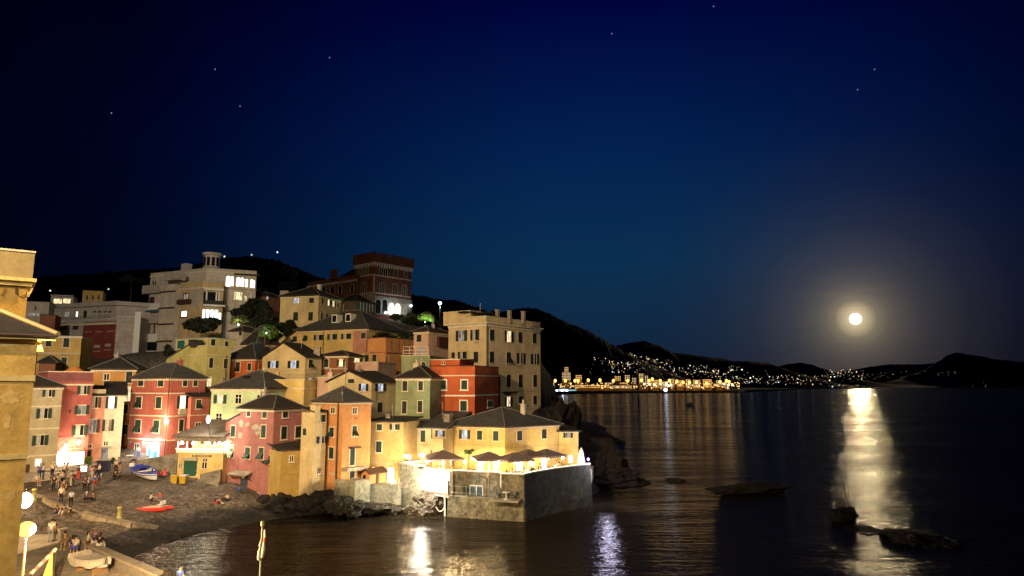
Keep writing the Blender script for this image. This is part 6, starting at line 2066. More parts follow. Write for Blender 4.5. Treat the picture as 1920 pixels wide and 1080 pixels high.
for a in ((831, 843, 81.8, 2.1, 'large sunshade left of the lit olive tree', .3), (917, 846, 80.2, 1.75, 'sunshade second from the left with a dark peak', .25), (964, 848, 79.0, 1.65, 'front sunshade in the middle of the terrace', .5),
          (990, 842, 83.0, 1.6, 'sunshade behind the front one near the wall', .7), (1024, 841, 86.0, 1.75, 'last sunshade at the right by the wing house', .7)):
    parasol(*a)

wood = mat('table_wood', (.30, .19, .10), .6, .2, 6)
def make_table():
    t_ = thing('table', (0, 0, 0), 'x', 'table')
    MB().box((0, 0, .73), .8, .8, .04).build('tabletop', mat('white_table_cloth', (.7, .68, .62)), t_)
    for sx in (-1, 1):
        for sy in (-1, 1):
            MB().box((sx * .34, sy * .34, .355), .05, .05, .71).build('leg', wood, t_)
    return t_
def make_chair(m):
    t_ = thing('chair', (0, 0, 0), 'x', 'chair')
    MB().box((0, 0, .45), .42, .42, .04).build('seat', m, t_)
    MB().box((0, .2, .72), .40, .03, .34).build('backrest', m, t_)
    for sx in (-1, 1):
        MB().box((sx * .18, -.18, .215), .035, .035, .43).build('leg', m, t_)
        MB().box((sx * .18, .2, .215), .035, .035, .43).build('leg', m, t_)
    return t_
tb0, ch0 = make_table(), make_chair(wood)
chb0 = make_chair(mat('navy_chair', (.03, .035, .06), .6))
def put(src, first, x, y, z, rz, label, group=None):
    o = src if first else copy_tree(src)
    o.location = (x, y, z); o.rotation_euler = (0, 0, rz)
    o['label'] = label
    if group: o['group'] = group
    elif 'group' in o: del o['group']
    return o
tabs = [(812, 874, 81.2, 'table above the whitewashed wall'), (858, 876, 80, 'table left of the stairs gap'), (890, 877, 79.2, 'table before the second sunshade'), (925, 878, 78.2, 'table left of the front sunshade'), (955, 878, 77.6, 'table under the front sunshade'), (985, 876, 79.5, 'table at the bend of the sea wall'), (1012, 872, 82.5, 'table under the last sunshade'), (1045, 868, 86, 'table near the arched door')]
k_ = 0
for i, (u, v, Y, lb) in enumerate(tabs):
    p = P(u, v, Y)
    put(tb0, i == 0, p.x, p.y, TZ, .3 + i * .2, 'white ' + lb, 'tables on the restaurant terrace')
    for s in (-1, 1):
        a = .3 + i * .2
        put(ch0, k_ == 0, p.x + s * .75 * math.cos(a), p.y + s * .75 * math.sin(a), TZ, a - s * math.pi / 2, 'wooden chair, %s side of the %s' % ('left' if s < 0 else 'right', lb), 'chairs on the restaurant terrace')
        k_ += 1
# balcony table with two chairs
e = (wp[5] - wp[4]).normalized(); n_ = Vector((e.y, -e.x, 0))
bt = wp[4] + e * .95 + n_ * .65
t_ = thing('balcony_table', bt + UP * 3.12, 'small white table on the ledge balcony below the terrace', 'table')
MB().lathe((bt.x, bt.y, 3.12), [(.26, 0), (.26, .04), (.05, .07), (.05, .70), (.45, .71), (.45, .75)], 14).build('table_body', WHITE, t_)
put(chb0, True, bt.x - e.x * .85, bt.y - e.y * .85, 3.12, 2.2, 'dark blue chair left of the small white balcony table', 'chairs on the ledge balcony')
put(chb0, False, bt.x + e.x * .85, bt.y + e.y * .85, 3.12, -1.2, 'dark blue chair right of the small white balcony table', 'chairs on the ledge balcony')
# closed awning and steps left of the terrace
aw = P(775, 868, 82.6)
t_ = thing('steps_awning', aw, 'dusky pink awning over the steps at the left end of the terrace', 'awning')
a, b_, c_, d_ = P(748, 869, 82.6), P(790, 868, 81.8), P(792, 862, 84), P(752, 863, 84.6)
MB().hexa([a, b_, c_, d_], [p + UP * .06 for p in (a, b_, c_, d_)]).build('canopy', mat('dusky_cloth', (.34, .20, .18), .85), t_)
MB().tube([a, (a.x, a.y, a.z - 1.6)], .035, 6).build('pole', IRON, t_)
MB().tube([b_, (b_.x, b_.y, b_.z - 1.6)], .035, 6).build('pole', IRON, t_)

# ---------------------------------------------------------------- people
def skin_mesh(name, joints, edges, root, level=1):
    me = bpy.data.meshes.new(name)
    keys = list(joints)
    me.from_pydata([joints[k][0] for k in keys], [(keys.index(a), keys.index(b)) for a, b in edges], [])
    o = bpy.data.objects.new(name, me)
    C.objects.link(o)
    o.modifiers.new('Skin', 'SKIN')
    if level:
        s = o.modifiers.new('Sub', 'SUBSURF'); s.levels = level; s.render_levels = level
    for i, k in enumerate(keys):
        r = joints[k][1]
        sv = me.skin_vertices[0].data[i]
        sv.radius = r if isinstance(r, tuple) else (r, r)
        sv.use_root = (k == root)
    dg = bpy.context.evaluated_depsgraph_get()
    out = bpy.data.meshes.new_from_object(o.evaluated_get(dg))
    bpy.data.objects.remove(o)
    bpy.data.meshes.remove(me)
    out.name = name
    out.polygons.foreach_set('use_smooth', [True] * len(out.polygons))
    return out


def join_mesh(me, mb):
    """append the shapes of mb to a mesh so that it stays one body"""
    bm = bmesh.new(); bm.from_mesh(me)
    vs = [bm.verts.new(p) for p in mb.v]
    for f in mb.f:
        try:
            fc = bm.faces.new([vs[i] for i in f]); fc.smooth = True
        except ValueError:
            pass
    bm.to_mesh(me); bm.free()


def pose_joints(kind):
    V = Vector
    J = {}
    if kind in ('stand', 'walk', 'talk'):
        J = dict(pelvis=V((0, 0, .95)), belly=V((0, .0, 1.10)), chest=V((0, .01, 1.30)), neck=V((0, .0, 1.47)), jaw=V((0, -.015, 1.55)), head=V((0, -.01, 1.63)), top=V((0, .0, 1.71)),
                 shl=V((-.18, .01, 1.39)), shr=V((.18, .01, 1.39)), ell=V((-.235, .04, 1.12)), elr=V((.235, .04, 1.12)), wrl=V((-.24, -.05, .88)), wrr=V((.24, -.05, .88)),
                 hil=V((-.095, 0, .90)), hir=V((.095, 0, .90)), knl=V((-.11, -.02, .50)), knr=V((.11, -.02, .50)), anl=V((-.12, .03, .09)), anr=V((.12, .03, .09)), tol=V((-.13, -.13, .04)), tor=V((.13, -.13, .04)))
        if kind == 'walk':
            J.update(knl=V((-.10, -.17, .53)), anl=V((-.10, -.26, .11)), tol=V((-.11, -.42, .07)), knr=V((.10, .06, .50)), anr=V((.10, .30, .15)), tor=V((.11, .20, .05)), wrl=V((-.24, .12, .90)), ell=V((-.23, .12, 1.13)), wrr=V((.23, -.22, .96)), elr=V((.23, -.02, 1.12)))
        if kind == 'talk':
            J.update(wrr=V((.10, -.28, 1.16)), elr=V((.25, -.04, 1.12)), wrl=V((-.12, -.26, 1.02)), knl=V((-.13, -.05, .50)), anl=V((-.16, -.03, .09)), tol=V((-.19, -.18, .04)))
    elif kind == 'ground':      # sitting on the shingle, knees up
        J = dict(pelvis=V((0, .1, .13)), belly=V((0, .14, .28)), chest=V((0, .12, .48)), neck=V((0, .06, .64)), jaw=V((0, .02, .72)), head=V((0, .02, .80)), top=V((0, .03, .88)),
                 shl=V((-.18, .1, .57)), shr=V((.18, .1, .57)), ell=V((-.25, -.08, .38)), elr=V((.25, -.08, .38)), wrl=V((-.14, -.28, .36)), wrr=V((.14, -.28, .36)),
                 hil=V((-.095, .06, .12)), hir=V((.095, .06, .12)), knl=V((-.15, -.30, .42)), knr=V((.15, -.30, .42)), anl=V((-.13, -.55, .09)), anr=V((.13, -.55, .09)), tol=V((-.14, -.71, .04)), tor=V((.14, -.71, .04)))
    else:                       # sitting on a wall or chair
        J = dict(pelvis=V((0, .05, .54)), belly=V((0, .06, .69)), chest=V((0, .03, .89)), neck=V((0, .0, 1.06)), jaw=V((0, -.03, 1.14)), head=V((0, -.03, 1.22)), top=V((0, -.02, 1.30)),
                 shl=V((-.18, .02, .98)), shr=V((.18, .02, .98)), ell=V((-.24, .0, .72)), elr=V((.24, .0, .72)), wrl=V((-.15, -.22, .66)), wrr=V((.15, -.22, .66)),
                 hil=V((-.095, .02, .53)), hir=V((.095, .02, .53)), knl=V((-.12, -.40, .53)), knr=V((.12, -.40, .53)), anl=V((-.12, -.42, .10)), anr=V((.12, -.42, .10)), tol=V((-.13, -.58, .05)), tor=V((.13, -.58, .05)))
    return J


def make_pose(kind):
    J = pose_joints(kind)
    rad = dict(pelvis=(.15, .11), belly=(.13, .095), chest=(.155, .105), neck=.052, jaw=.072, head=.095, top=.062, shl=.062, shr=.062, ell=.044, elr=.044, wrl=.03, wrr=.03, hil=.088, hir=.088, knl=.058, knr=.058, anl=.04, anr=.04, tol=.035, tor=.035)
    E = [('pelvis', 'belly'), ('belly', 'chest'), ('chest', 'neck'), ('neck', 'jaw'), ('jaw', 'head'), ('head', 'top'), ('chest', 'shl'), ('chest', 'shr'), ('shl', 'ell'), ('shr', 'elr'), ('ell', 'wrl'), ('elr', 'wrr'),
         ('pelvis', 'hil'), ('pelvis', 'hir'), ('hil', 'knl'), ('hir', 'knr'), ('knl', 'anl'), ('knr', 'anr'), ('anl', 'tol'), ('anr', 'tor')]
    body = skin_mesh('body_' + kind, {k: (J[k], rad[k]) for k in J}, E, 'pelvis')
    x = MB()
    for s in 'lr':
        e, w = J['el' + s], J['wr' + s]
        d = (w - e).normalized()
        side = d.cross(Vector((0, 1, .3))).normalized()
        pal = w + d * .075
        x.tube([w - d * .01, w + d * .035, pal], [.026, .036, .034], 6)
        nrm = d.cross(side).normalized()
        for k, ln in enumerate((.062, .072, .068, .052)):
            b0 = pal + side * (.024 - .016 * k) - d * .012
            b1 = b0 + d * ln * .55 + nrm * .008
            x.tube([b0, b1, b1 + (d * .75 + nrm * .6) * ln * .5], [.009, .0085, .007], 5)
        th = w + d * .025 + side * .030
        x.tube([th - side * .012, th + side * .018 + d * .022, th + side * .024 + d * .052], [.011, .010, .008], 5)
    h = J['head']
    x.ball(h + Vector((0, -.102, -.012)), .014, .022, .020, 6, 5)
    for sx in (-1, 1):
        x.ball(h + Vector((sx * .092, .005, -.015)), .012, .020, .030, 6, 5)
    x.ball(h + Vector((0, -.088, -.062)), .024, .010, .008, 6, 4)
    join_mesh(body, x)
    out = {'body': body}
    sh = {'pelvis': (.168, .128), 'belly': (.155, .118), 'chest': (.175, .125), 'shl': .082, 'shr': .082, 'ell': .062, 'elr': .062}
    JS = dict(J)
    JS['ell'] = J['shl'].lerp(J['ell'], .78); JS['elr'] = J['shr'].lerp(J['elr'], .78)
    nk = J['chest'].lerp(J['neck'], .62)
    JS['col'] = nk; sh['col'] = .075
    out['shirt'] = skin_mesh('shirt_' + kind, {k: (JS[k], sh[k]) for k in sh}, [('pelvis', 'belly'), ('belly', 'chest'), ('chest', 'col'), ('chest', 'shl'), ('chest', 'shr'), ('shl', 'ell'), ('shr', 'elr')], 'pelvis')
    tr = {'pelvis': (.165, .13), 'hil': .108, 'hir': .108, 'knl': .078, 'knr': .078, 'anl': .062, 'anr': .062}
    JT = {k: J[k].copy() for k in tr}
    JT['pelvis'] += (Vector((0, 0, -.02)))
    out['trousers'] = skin_mesh('trousers_' + kind, {k: (JT[k], tr[k]) for k in tr}, [('pelvis', 'hil'), ('pelvis', 'hir'), ('hil', 'knl'), ('hir', 'knr'), ('knl', 'anl'), ('knr', 'anr')], 'pelvis')
    so = dict(tr)
    JO = dict(JT)
    for s in 'lr':
        JO['kn' + s] = J['hi' + s].lerp(J['kn' + s], .72); so['kn' + s] = .105
        so.pop('an' + s); JO.pop('an' + s)
    out['shorts'] = skin_mesh('shorts_' + kind, {k: (JO[k], so[k]) for k in so}, [('pelvis', 'hil'), ('pelvis', 'hir'), ('hil', 'knl'), ('hir', 'knr')], 'pelvis')
    hr = MB()
    hr.ball(h + Vector((0, .022, .028)), .104, .108, .092, 12, 8)
    hm = hr.build('tmp', None); out['short_hair'] = hm.data; bpy.data.objects.remove(hm)
    hr = MB(); hr.ball(h + Vector((0, .022, .028)), .106, .108, .094, 12, 8); hr.ball(h + Vector((0, .075, -.10)), .088, .05, .15, 10, 7)
    hm = hr.build('tmp', None); out['long_hair'] = hm.data; bpy.data.objects.remove(hm)
    ey = MB()
    for sx in (-1, 1):
        ey.ball(h + Vector((sx * .034, -.093, .004)), .010, .006, .007, 6, 4)
    hm = ey.build('tmp', None); out['eyes'] = hm.data; bpy.data.objects.remove(hm)
    sm = MB()
    for s in 'lr':
        a, t = J['an' + s], J['to' + s]
        f = (t - a); f.z = 0; f.normalize()
        c = a.lerp(t, .45); c.z = min(a.z, t.z) - .0 + .012
        q = Vector((-f.y, f.x, 0))
        sm.hexa([c - f * .12 - q * .048 - UP * .05, c + f * .15 - q * .042 - UP * .05, c + f * .15 + q * .042 - UP * .05, c - f * .12 + q * .048 - UP * .05], [c - f * .11 - q * .042 + UP * .045, c + f * .13 - q * .034 + UP * .015, c + f * .13 + q * .034 + UP * .015, c - f * .11 + q * .042 + UP * .045])
    hm = sm.build('tmp', None); out['shoes'] = hm.data; bpy.data.objects.remove(hm)
    for k in ('short_hair', 'long_hair'):
        out[k].polygons.foreach_set('use_smooth', [True] * len(out[k].polygons))
    return out


POSES = {k: make_pose(k) for k in ('stand', 'walk', 'talk', 'ground', 'seat')}
COLS = dict(white=(.55, .53, .50), pale=(.50, .46, .40), cream=(.60, .52, .40), grey=(.20, .20, .20), dark=(.025, .024, .026), black=(.012, .012, .012), blue=(.05, .10, .32), lightblue=(.38, .46, .62), navy=(.02, .03, .10),
            red=(.42, .06, .05), brown=(.10, .055, .035), purple=(.07, .04, .10), olive=(.12, .12, .06), skirtblue=(.07, .09, .30), tan=(.35, .22, .13), pink=(.55, .28, .27))
HAIR = dict(b=(.018, .013, .010), n=(.07, .04, .022), g=(.36, .14, .04), w=(.6, .58, .52), y=(.30, .21, .10))
SKINM = [mat('skin_a', (.48, .29, .20), .6), mat('skin_b', (.40, .23, .15), .6)]


def cm(pre, d, k):
    return mat('%s_%s' % (pre, k), d[k], .85)


def person(kind, loc, rz, top, bottom, hair, label, short=False, long_=False, hgt=1.0, group='people on the beach and the plaza'):
    t_ = thing('person', loc, label, 'person', group)
    t_.rotation_euler = (0, 0, rz)
    t_.scale = (hgt,) * 3
    M = POSES[kind]

    def part(nm, me, m):
        o = bpy.data.objects.new(nm, me)
        C.objects.link(o)
        if not me.materials:
            me.materials.append(m)
        o.material_slots[0].link = 'OBJECT'
        o.material_slots[0].material = m
        o.parent = t_
    part('body', M['body'], SKINM[rnd.randrange(2)])
    part('shirt', M['shirt'], cm('cloth', COLS, top))
    part('shorts' if short else 'trousers', M['shorts' if short else 'trousers'], cm('cloth', COLS, bottom))
    part('hair', M['long_hair' if long_ else 'short_hair'], cm('hair', HAIR, hair))
    part('eyes', M['eyes'], GLASS)
    part('shoes', M['shoes'], cm('cloth', COLS, 'dark' if not short else 'pale'))
    return t_


Z1 = lambda x, y: (30 + x / 9, 850 + y / 9)
Z2 = lambda x, y: (150 + x / 9, 850 + y / 9)
Z3 = lambda x, y: (300 + x / 9, 820 + y / 9)
Z4 = lambda x, y: (70 + x / 9, 960 + y / 9)
# (pose, feet sight line, turn, top, bottom, hair, label, shorts?, long hair?, z or None)
FOLK = [
    ('stand', Z1(385, 435), 200, 'blue', 'navy', 'n', 'person in a blue top standing at the lit window of the beige house', 0, 0, 4.66),
    ('talk', Z1(450, 440), 120, 'white', 'navy', 'n', 'person in a white top leaning at the table under the lit window', 0, 1, 4.66),
    ('seat', Z1(350, 545), 60, 'white', 'tan', 'y', 'person in a white top sitting alone on the plaza edge', 1, 0, None),
    ('talk', Z1(605, 415), 250, 'cream', 'dark', 'w', 'white haired person in a cream top standing at the plaza table', 0, 0, 4.66),
    ('stand', Z1(628, 650), 10, 'black', 'black', 'b', 'person all in black standing in front of the plaza steps', 0, 1, None),
    ('stand', Z1(690, 605), 200, 'grey', 'grey', 'n', 'person in grey standing between the two people in black', 0, 1, None),
    ('walk', Z1(775, 575), 80, 'white', 'black', 'b', 'person in a white top and black trousers striding across the beach top', 0, 0, None),
    ('stand', Z1(725, 545), 160, 'tan', 'black', 'n', 'person in a tan top behind the striding person', 0, 0, None),
    ('stand', Z1(850, 420), 180, 'white', 'white', 'n', 'person dressed in white glowing before the lit restaurant door', 0, 0, 4.66),
    ('stand', Z1(800, 430), 150, 'pale', 'dark', 'b', 'person in a pale top left of the person dressed in white', 0, 0, 4.66),
    ('talk', Z1(925, 560), 300, 'cream', 'cream', 'b', 'person in cream clothes with dark hair in the middle of the crowd', 0, 1, None),
    ('stand', Z1(965, 565), 120, 'black', 'dark', 'b', 'person in black right of the person in cream', 0, 0, None),
    ('stand', Z1(1045, 450), 170, 'dark', 'red', 'b', 'person with dark top and dark red trousers near the lit menu board', 0, 0, 4.66),
    ('talk', Z1(1150, 650), 60, 'purple', 'black', 'b', 'person in purple and black at the left of a standing pair', 0, 0, None),
    ('stand', Z1(1215, 655), 290, 'grey', 'black', 'n', 'person in grey and black at the right of a standing pair', 0, 0, None),
    ('talk', Z1(1315, 620), 200, 'blue', 'red', 'n', 'person in a blue top and red shorts', 1, 0, None),
    ('stand', Z1(1395, 550), 180, 'lightblue', 'brown', 'b', 'person in a light blue top next to the dark stall', 0, 0, None),
    ('stand', Z1(1260, 470), 10, 'pink', 'pale', 'n', 'person in a pink top facing the plaza plants', 0, 1, None),
    ('talk', Z1(1395, 420), 330, 'white', 'black', 'n', 'person in a bright white top by the dark shrubs', 0, 0, 4.66),
    ('stand', Z1(1330, 420), 100, 'purple', 'navy', 'b', 'person in purple and navy left of the bright white top', 0, 0, 4.66),
    ('walk', Z1(752, 850), 30, 'pale', 'dark', 'n', 'person in a pale patterned shirt stepping over the slipway kerb', 0, 0, None),
    ('stand', Z1(920, 905), 200, 'lightblue', 'black', 'b', 'person in a light blue shirt standing on the slipway kerb', 0, 0, None),
    ('stand', Z1(790, 720), 10, 'brown', 'brown', 'b', 'person in brown walking down behind the pale patterned shirt', 0, 0, None),
    ('ground', Z1(1180, 800), 20, 'purple', 'dark', 'w', 'person with a white cap sitting on the shingle in a purple top', 0, 0, None),
    ('ground', Z1(1290, 800), -20, 'brown', 'dark', 'b', 'person in brown sitting beside the one with a white cap', 0, 1, None),
    ('ground', Z1(690, 1030), 60, 'brown', 'navy', 'b', 'person in brown sitting at the left of a group of three below the kerb', 0, 1, None),
    ('ground', Z1(800, 1030), 0, 'dark', 'pale', 'b', 'person in pale trousers sitting in the middle of the group of three', 0, 1, None),
    ('ground', Z1(895, 1050), -50, 'dark', 'brown', 'b', 'person in dark clothes sitting at the right of the group of three', 0, 0, None),
    ('ground', Z2(590, 420), 20, 'black', 'black', 'b', 'person in black crouching on the beach left of the boat', 0, 0, None),
    ('ground', Z2(650, 410), 0, 'dark', 'brown', 'n', 'person in brown trousers crouching beside the one in black', 0, 0, None),
    ('stand', Z2(600, 330), 30, 'pale', 'dark', 'w', 'person in a pale top standing behind the crouching pair', 0, 0, None),
    ('stand', Z2(660, 330), -10, 'black', 'tan', 'b', 'person in a black top standing behind the crouching pair', 1, 0, None),
    ('ground', Z2(1210, 800), 120, 'white', 'dark', 'b', 'person in a white top sitting above the red rescue boat', 1, 1, None),
    ('ground', Z2(1335, 790), -20, 'red', 'grey', 'n', 'person in a dark red top sitting above the red rescue boat', 0, 0, None),
    ('ground', px('K', 925, 470), 100, 'navy', 'red', 'b', 'person in red shorts sitting at the right end of the beach', 1, 0, None),
    ('ground', px('K', 1012, 450), -40, 'cream', 'dark', 'n', 'person in a cream top sitting near the pink house', 0, 0, None),
    ('stand', px('K', 95, 190 + 10), 100, 'grey', 'dark', 'n', 'person in grey near the bow of the blue and white boat', 0, 0, None),
    ('stand', Z4(222, 505), 200, 'white', 'grey', 'b', 'person in a white top standing left of the sea wall', 0, 0, 2.42),
    ('stand', Z4(275, 480), 170, 'brown', 'brown', 'b', 'person in brown standing at the left end of the sea wall', 0, 0, 2.42),
    ('seat', Z4(450, 615), 20, 'olive', 'tan', 'b', 'person in olive leaning on the left piece of sea wall', 1, 0, 2.42),
    ('stand', Z4(575, 775), 190, 'navy', 'skirtblue', 'b', 'person in navy beside the one in the white top and blue skirt', 1, 1, 2.42),
    ('talk', Z4(625, 795), 185, 'white', 'skirtblue', 'b', 'person in a white top and blue skirt with back to the viewer', 1, 0, 2.42),
    ('talk', Z4(835, 705), 130, 'white', 'brown', 'b', 'person in a white top and brown trousers in the gap of the sea wall', 0, 1, 2.42),
    ('seat', Z4(960, 640), 175, 'navy', 'white', 'g', 'ginger haired person in navy sitting on the long sea wall', 0, 0, 2.72),
    ('seat', Z4(1045, 690), 185, 'black', 'white', 'b', 'dark haired person with pale trousers sitting on the long sea wall', 0, 1, 2.72),
    ('walk', Z3(630, 690), 200, 'tan', 'pale', 'n', 'person in tan walking before the green garage door', 0, 0, None),
    ('stand', Z3(790, 640), 180, 'brown', 'dark', 'b', 'person in dark brown under the bar windows', 0, 0, None),
    ('stand', Z3(660, 620), 90, 'pale', 'pale', 'n', 'person in pale clothes right of the garage door', 0, 0, None),
    ('stand', px('J', 1165, 85), 20, 'white', 'blue', 'n', 'person in white and blue before the lit shop', 0, 0, None),
]
for kind, (u, v), rz, top, bot, hair, lb, short, long_, z in FOLK:
    p = PZ(u, v, z) if z is not None else on_ground(u, v)
    if z == 2.72:
        p.z = 3.25 - .46
    person(kind, p, R(rz), top, bot, hair, lb, bool(short), bool(long_), rnd.uniform(.94, 1.04))
p = P(338, 1081, 43.2)
person('stand', (p.x, p.y, P(338, 1060, p.y).z - 1.7), R(170), 'blue', 'navy', 'b', 'dark haired person in a blue top at the bottom edge by the water')
din = [(u, v, Y, lb) for u, v, Y, lb in tabs]
tops = ['white', 'dark', 'red', 'white', 'navy', 'pale', 'black', 'cream']
for i, (u, v, Y, lb) in enumerate(din):
    p = P(u, v, Y)
    a = .3 + i * .2
    for s in ((-1, 1) if i % 3 else (1,)):
        person('seat', (p.x + s * .72 * math.cos(a), p.y + s * .72 * math.sin(a), TZ - .03), a - s * math.pi / 2, tops[(i + (s > 0) * 3) % 8], 'dark', 'bn'[i % 2], 'diner in %s, %s side of the %s' % (tops[(i + (s > 0) * 3) % 8], 'left' if s < 0 else 'right', lb), group='diners on the terrace')
p = P(998, 868, 82.5)
person('talk', (p.x, p.y, TZ), R(10), 'white', 'black', 'b', 'waiter in a white shirt standing under the fourth sunshade', group='diners on the terrace')

# ---------------------------------------------------------------- boats and things on the beach
def hull(mb, L, B, H, stem=.5, n=15, m_=9, flat=.55, z0=0):
    """open hull: sections from stern (x=-L/2) to bow (x=L/2)"""
    vs, fs = [], []
    for i in range(n):
        t = i / (n - 1)
        x = -L / 2 + L * t
        w = B / 2 * (math.sin(math.pi * (.30 + .70 * t)) ** .75 if t < .999 else 0.02) * (1.08 if t < .4 else 1)
        w = max(w, .015)
        sheer = H * (1 + .28 * (2 * t - .9) ** 2)
        keel = .10 * H * max(0, (t - .7) / .3) ** 2 * 3
        for j in range(m_):
            s = j / (m_ - 1) * 2 - 1
            a = abs(s)
            yy = math.copysign(w * (a ** .55 if a else 0), s)
            zz = keel + (sheer - keel) * a ** (2.2)
            vs.append((x + (.18 * a ** 2 if t > .95 else 0), yy, z0 + zz))
    for i in range(n - 1):
        for j in range(m_ - 1):
            fs.append((i * m_ + j, i * m_ + j + 1, (i + 1) * m_ + j + 1, (i + 1) * m_ + j))
    fs.append(tuple(range(m_ - 1, -1, -1)))
    mb.add(vs, fs)
    return vs, n, m_


def place(o, loc, rz, pitch=0.0, roll=0.0):
    o.location = loc
    o.rotation_euler = (roll, pitch, rz)


bw, bb = mat('boat_white', (.72, .72, .74), .4), mat('boat_blue', (.03, .06, .38), .5)
a, b_ = on_ground(256, 888), on_ground(304, 908)
a2 = on_ground(250, 884)
bl = (Vector((b_.x - a2.x, b_.y - a2.y, 0))).length
t_ = thing('rowing_boat', (0, 0, 0), 'white rowing boat with blue trim and blue covers drawn up on the shingle', 'boat')
q = MB(); vs, n_, m_ = hull(q, 6.0, 2.0, .72)
q.build('hull', bw, t_, True)
rimL = [Vector(vs[i * m_]) for i in range(n_)]; rimR = [Vector(vs[i * m_ + m_ - 1]) for i in range(n_)]
MB().tube(rimL + rimR[::-1] + rimL[:1], .05, 6).build('gunwale', bb, t_)
q = MB(); q.tube([p - UP * .20 + Vector((0, math.copysign(.02, p.y), 0)) for p in rimL], .035, 5); q.tube([p - UP * .20 + Vector((0, math.copysign(.02, p.y), 0)) for p in rimR], .035, 5)
q.build('rubbing_strake', bb, t_)
for k in (3, 7, 10):
    w_ = rimR[k].y
    MB().box((rimR[k].x, 0, .46), .30, abs(w_) * 1.9, .05).build('thwart', bw, t_)
for i0, i1 in ((0, 4), (8, 13)):
    vs2, fs2 = [], []
    for i in range(i0, i1):
        for s in range(5):
            f_ = s / 4
            p = rimL[i].lerp(rimR[i], f_)
            vs2.append((p.x, p.y, p.z - .04 + .07 * math.sin(math.pi * f_) + .02 * math.sin(i * 2.1 + s)))
    for i in range(i1 - i0 - 1):
        for s in range(4):
            fs2.append((i * 5 + s, i * 5 + s + 1, (i + 1) * 5 + s + 1, (i + 1) * 5 + s))
    MB().add(vs2, fs2).build('cover', mat('blue_cover', (.02, .045, .30), .8, .2, 4), t_)
MB().box((0, 0, .22), 4.0, 1.0, .04).build('floor_boards', mat('boat_grey', (.40, .41, .45), .7), t_)
place(t_, (a2.lerp(b_, .5)) + UP * .02, math.atan2(b_.y - a2.y, b_.x - a2.x), R(4), R(5))

# red rescue catamaran
a, b_ = on_ground(263, 953), on_ground(318, 963)
t_ = thing('rescue_catamaran', (0, 0, 0), 'small red rescue catamaran with a pale deck lying on the shingle', 'boat')
rm_ = mat('boat_red', (.52, .035, .03), .35)
for s in (-1, 1):
    q = MB()
    pr = [(-1.75, .06, .26), (-1.5, .17, .2), (-.5, .22, .19), (.6, .20, .2), (1.4, .12, .27), (1.85, .03, .38)]
    q.tube([(x, s * .55, z) for x, r_, z in pr], [r_ for x, r_, z in pr], 10)
    q.build('float', rm_, t_, True)
MB().box((-.05, 0, .40), 2.0, 1.25, .06).build('deck', mat('deck_cream', (.55, .46, .36), .6), t_)
MB().box((-.75, 0, .62), .35, .8, .06).box((-.92, 0, .80), .06, .8, .36).build('seat', bw, t_)
for s in (-1, 1):
    MB().tube([(.1, s * .62, .44), (.1, s * .62, .62), (1.0, s * 1.25, .40)], .025, 6).build('oar', wood, t_)
place(t_, a.lerp(b_, .5) + UP * .02, math.atan2(b_.y - a.y, b_.x - a.x) + math.pi, R(3), 0)

# covered dinghy on the promenade
c0 = PZ(173, 1072, 2.42)
t_ = thing('covered_dinghy', (0, 0, 0), 'dinghy on the promenade wrapped in a pale canvas cover', 'boat')
q = MB(); vs, n_, m_ = hull(q, 3.3, 1.5, .55, z0=.35); q.build('hull', bw, t_, True)
vs2, fs2 = [], []
NI, NJ = 16, 13
for i in range(NI):
    t = i / (NI - 1)
    x = -1.72 + 3.5 * t
    w = .80 * (math.sin(math.pi * (.30 + .68 * t)) ** .7) + .05
    for j in range(NJ):
        s = j / (NJ - 1) * 2 - 1
        a = abs(s)
        top_ = .98 + .18 * (2 * t - .9) ** 2 - .12 * math.cos(s * 1.4) * (1 if .1 < t < .9 else 0)
        if a < .72:
            y, z = s / .72 * w, top_ + .02 * math.sin(9 * t + 5 * s)
        else:
            k = (a - .72) / .28
            y, z = math.copysign(w + .06 * math.sin(k * 3) + .03 * math.sin(t * 23 + s) * k, s), top_ - .52 * k * (1 + .15 * math.sin(t * 14 + s * 2))
        vs2.append((x, y, z))
for i in range(NI - 1):
    for j in range(NJ - 1):
        fs2.append((i * NJ + j, i * NJ + j + 1, (i + 1) * NJ + j + 1, (i + 1) * NJ + j))
fs2 += [tuple(range(NJ)), tuple(range(NI * NJ - 1, (NI - 1) * NJ - 1, -1))]
MB().add(vs2, fs2).build('canvas_cover', mat('cream_canvas', (.60, .55, .47), .85, .2, 3, bump=.4, bscale=5), t_, True)
for x in (-1.0, .9):
    MB().box((x, 0, .2), .12, 1.1, .42).build('cradle', wood, t_)
place(t_, (c0.x, c0.y, 2.42), R(-30))

# barrier board and yellow panel, both near the lower left corner
q0, q1 = P(58, 1076, 41.5), P(105, 1029, 43)
t_ = thing('barrier_boom', (q0.x, q0.y, 2.42), 'orange and white banded barrier boom with a yellow triangular panel', 'barrier')
k = 7
bm_w, bm_o = mat('boom_white', (.62, .52, .40)), mat('boom_orange', (.30, .16, .14))
for i in range(k):
    MB().tube([q0.lerp(q1, i / k), q0.lerp(q1, (i + 1) / k - .001)], .10, 8).build('band', bm_w if i % 2 == 0 else bm_o, t_)
MB().tube([q1, (q1.x, q1.y, 2.42)], .05, 7).build('post', IRON, t_)
MB().tube([q0, (q0.x, q0.y, 2.42)], .05, 7).build('post', IRON, t_)
pa, pb, pc = P(98, 1036, 42.6), P(100, 1080, 42.6), P(66, 1080, 41.4)
pc.z = pb.z = 2.6
b3 = [pa, pc, pb]
nn_ = (pc - pa).cross(pb - pa).normalized() * .05
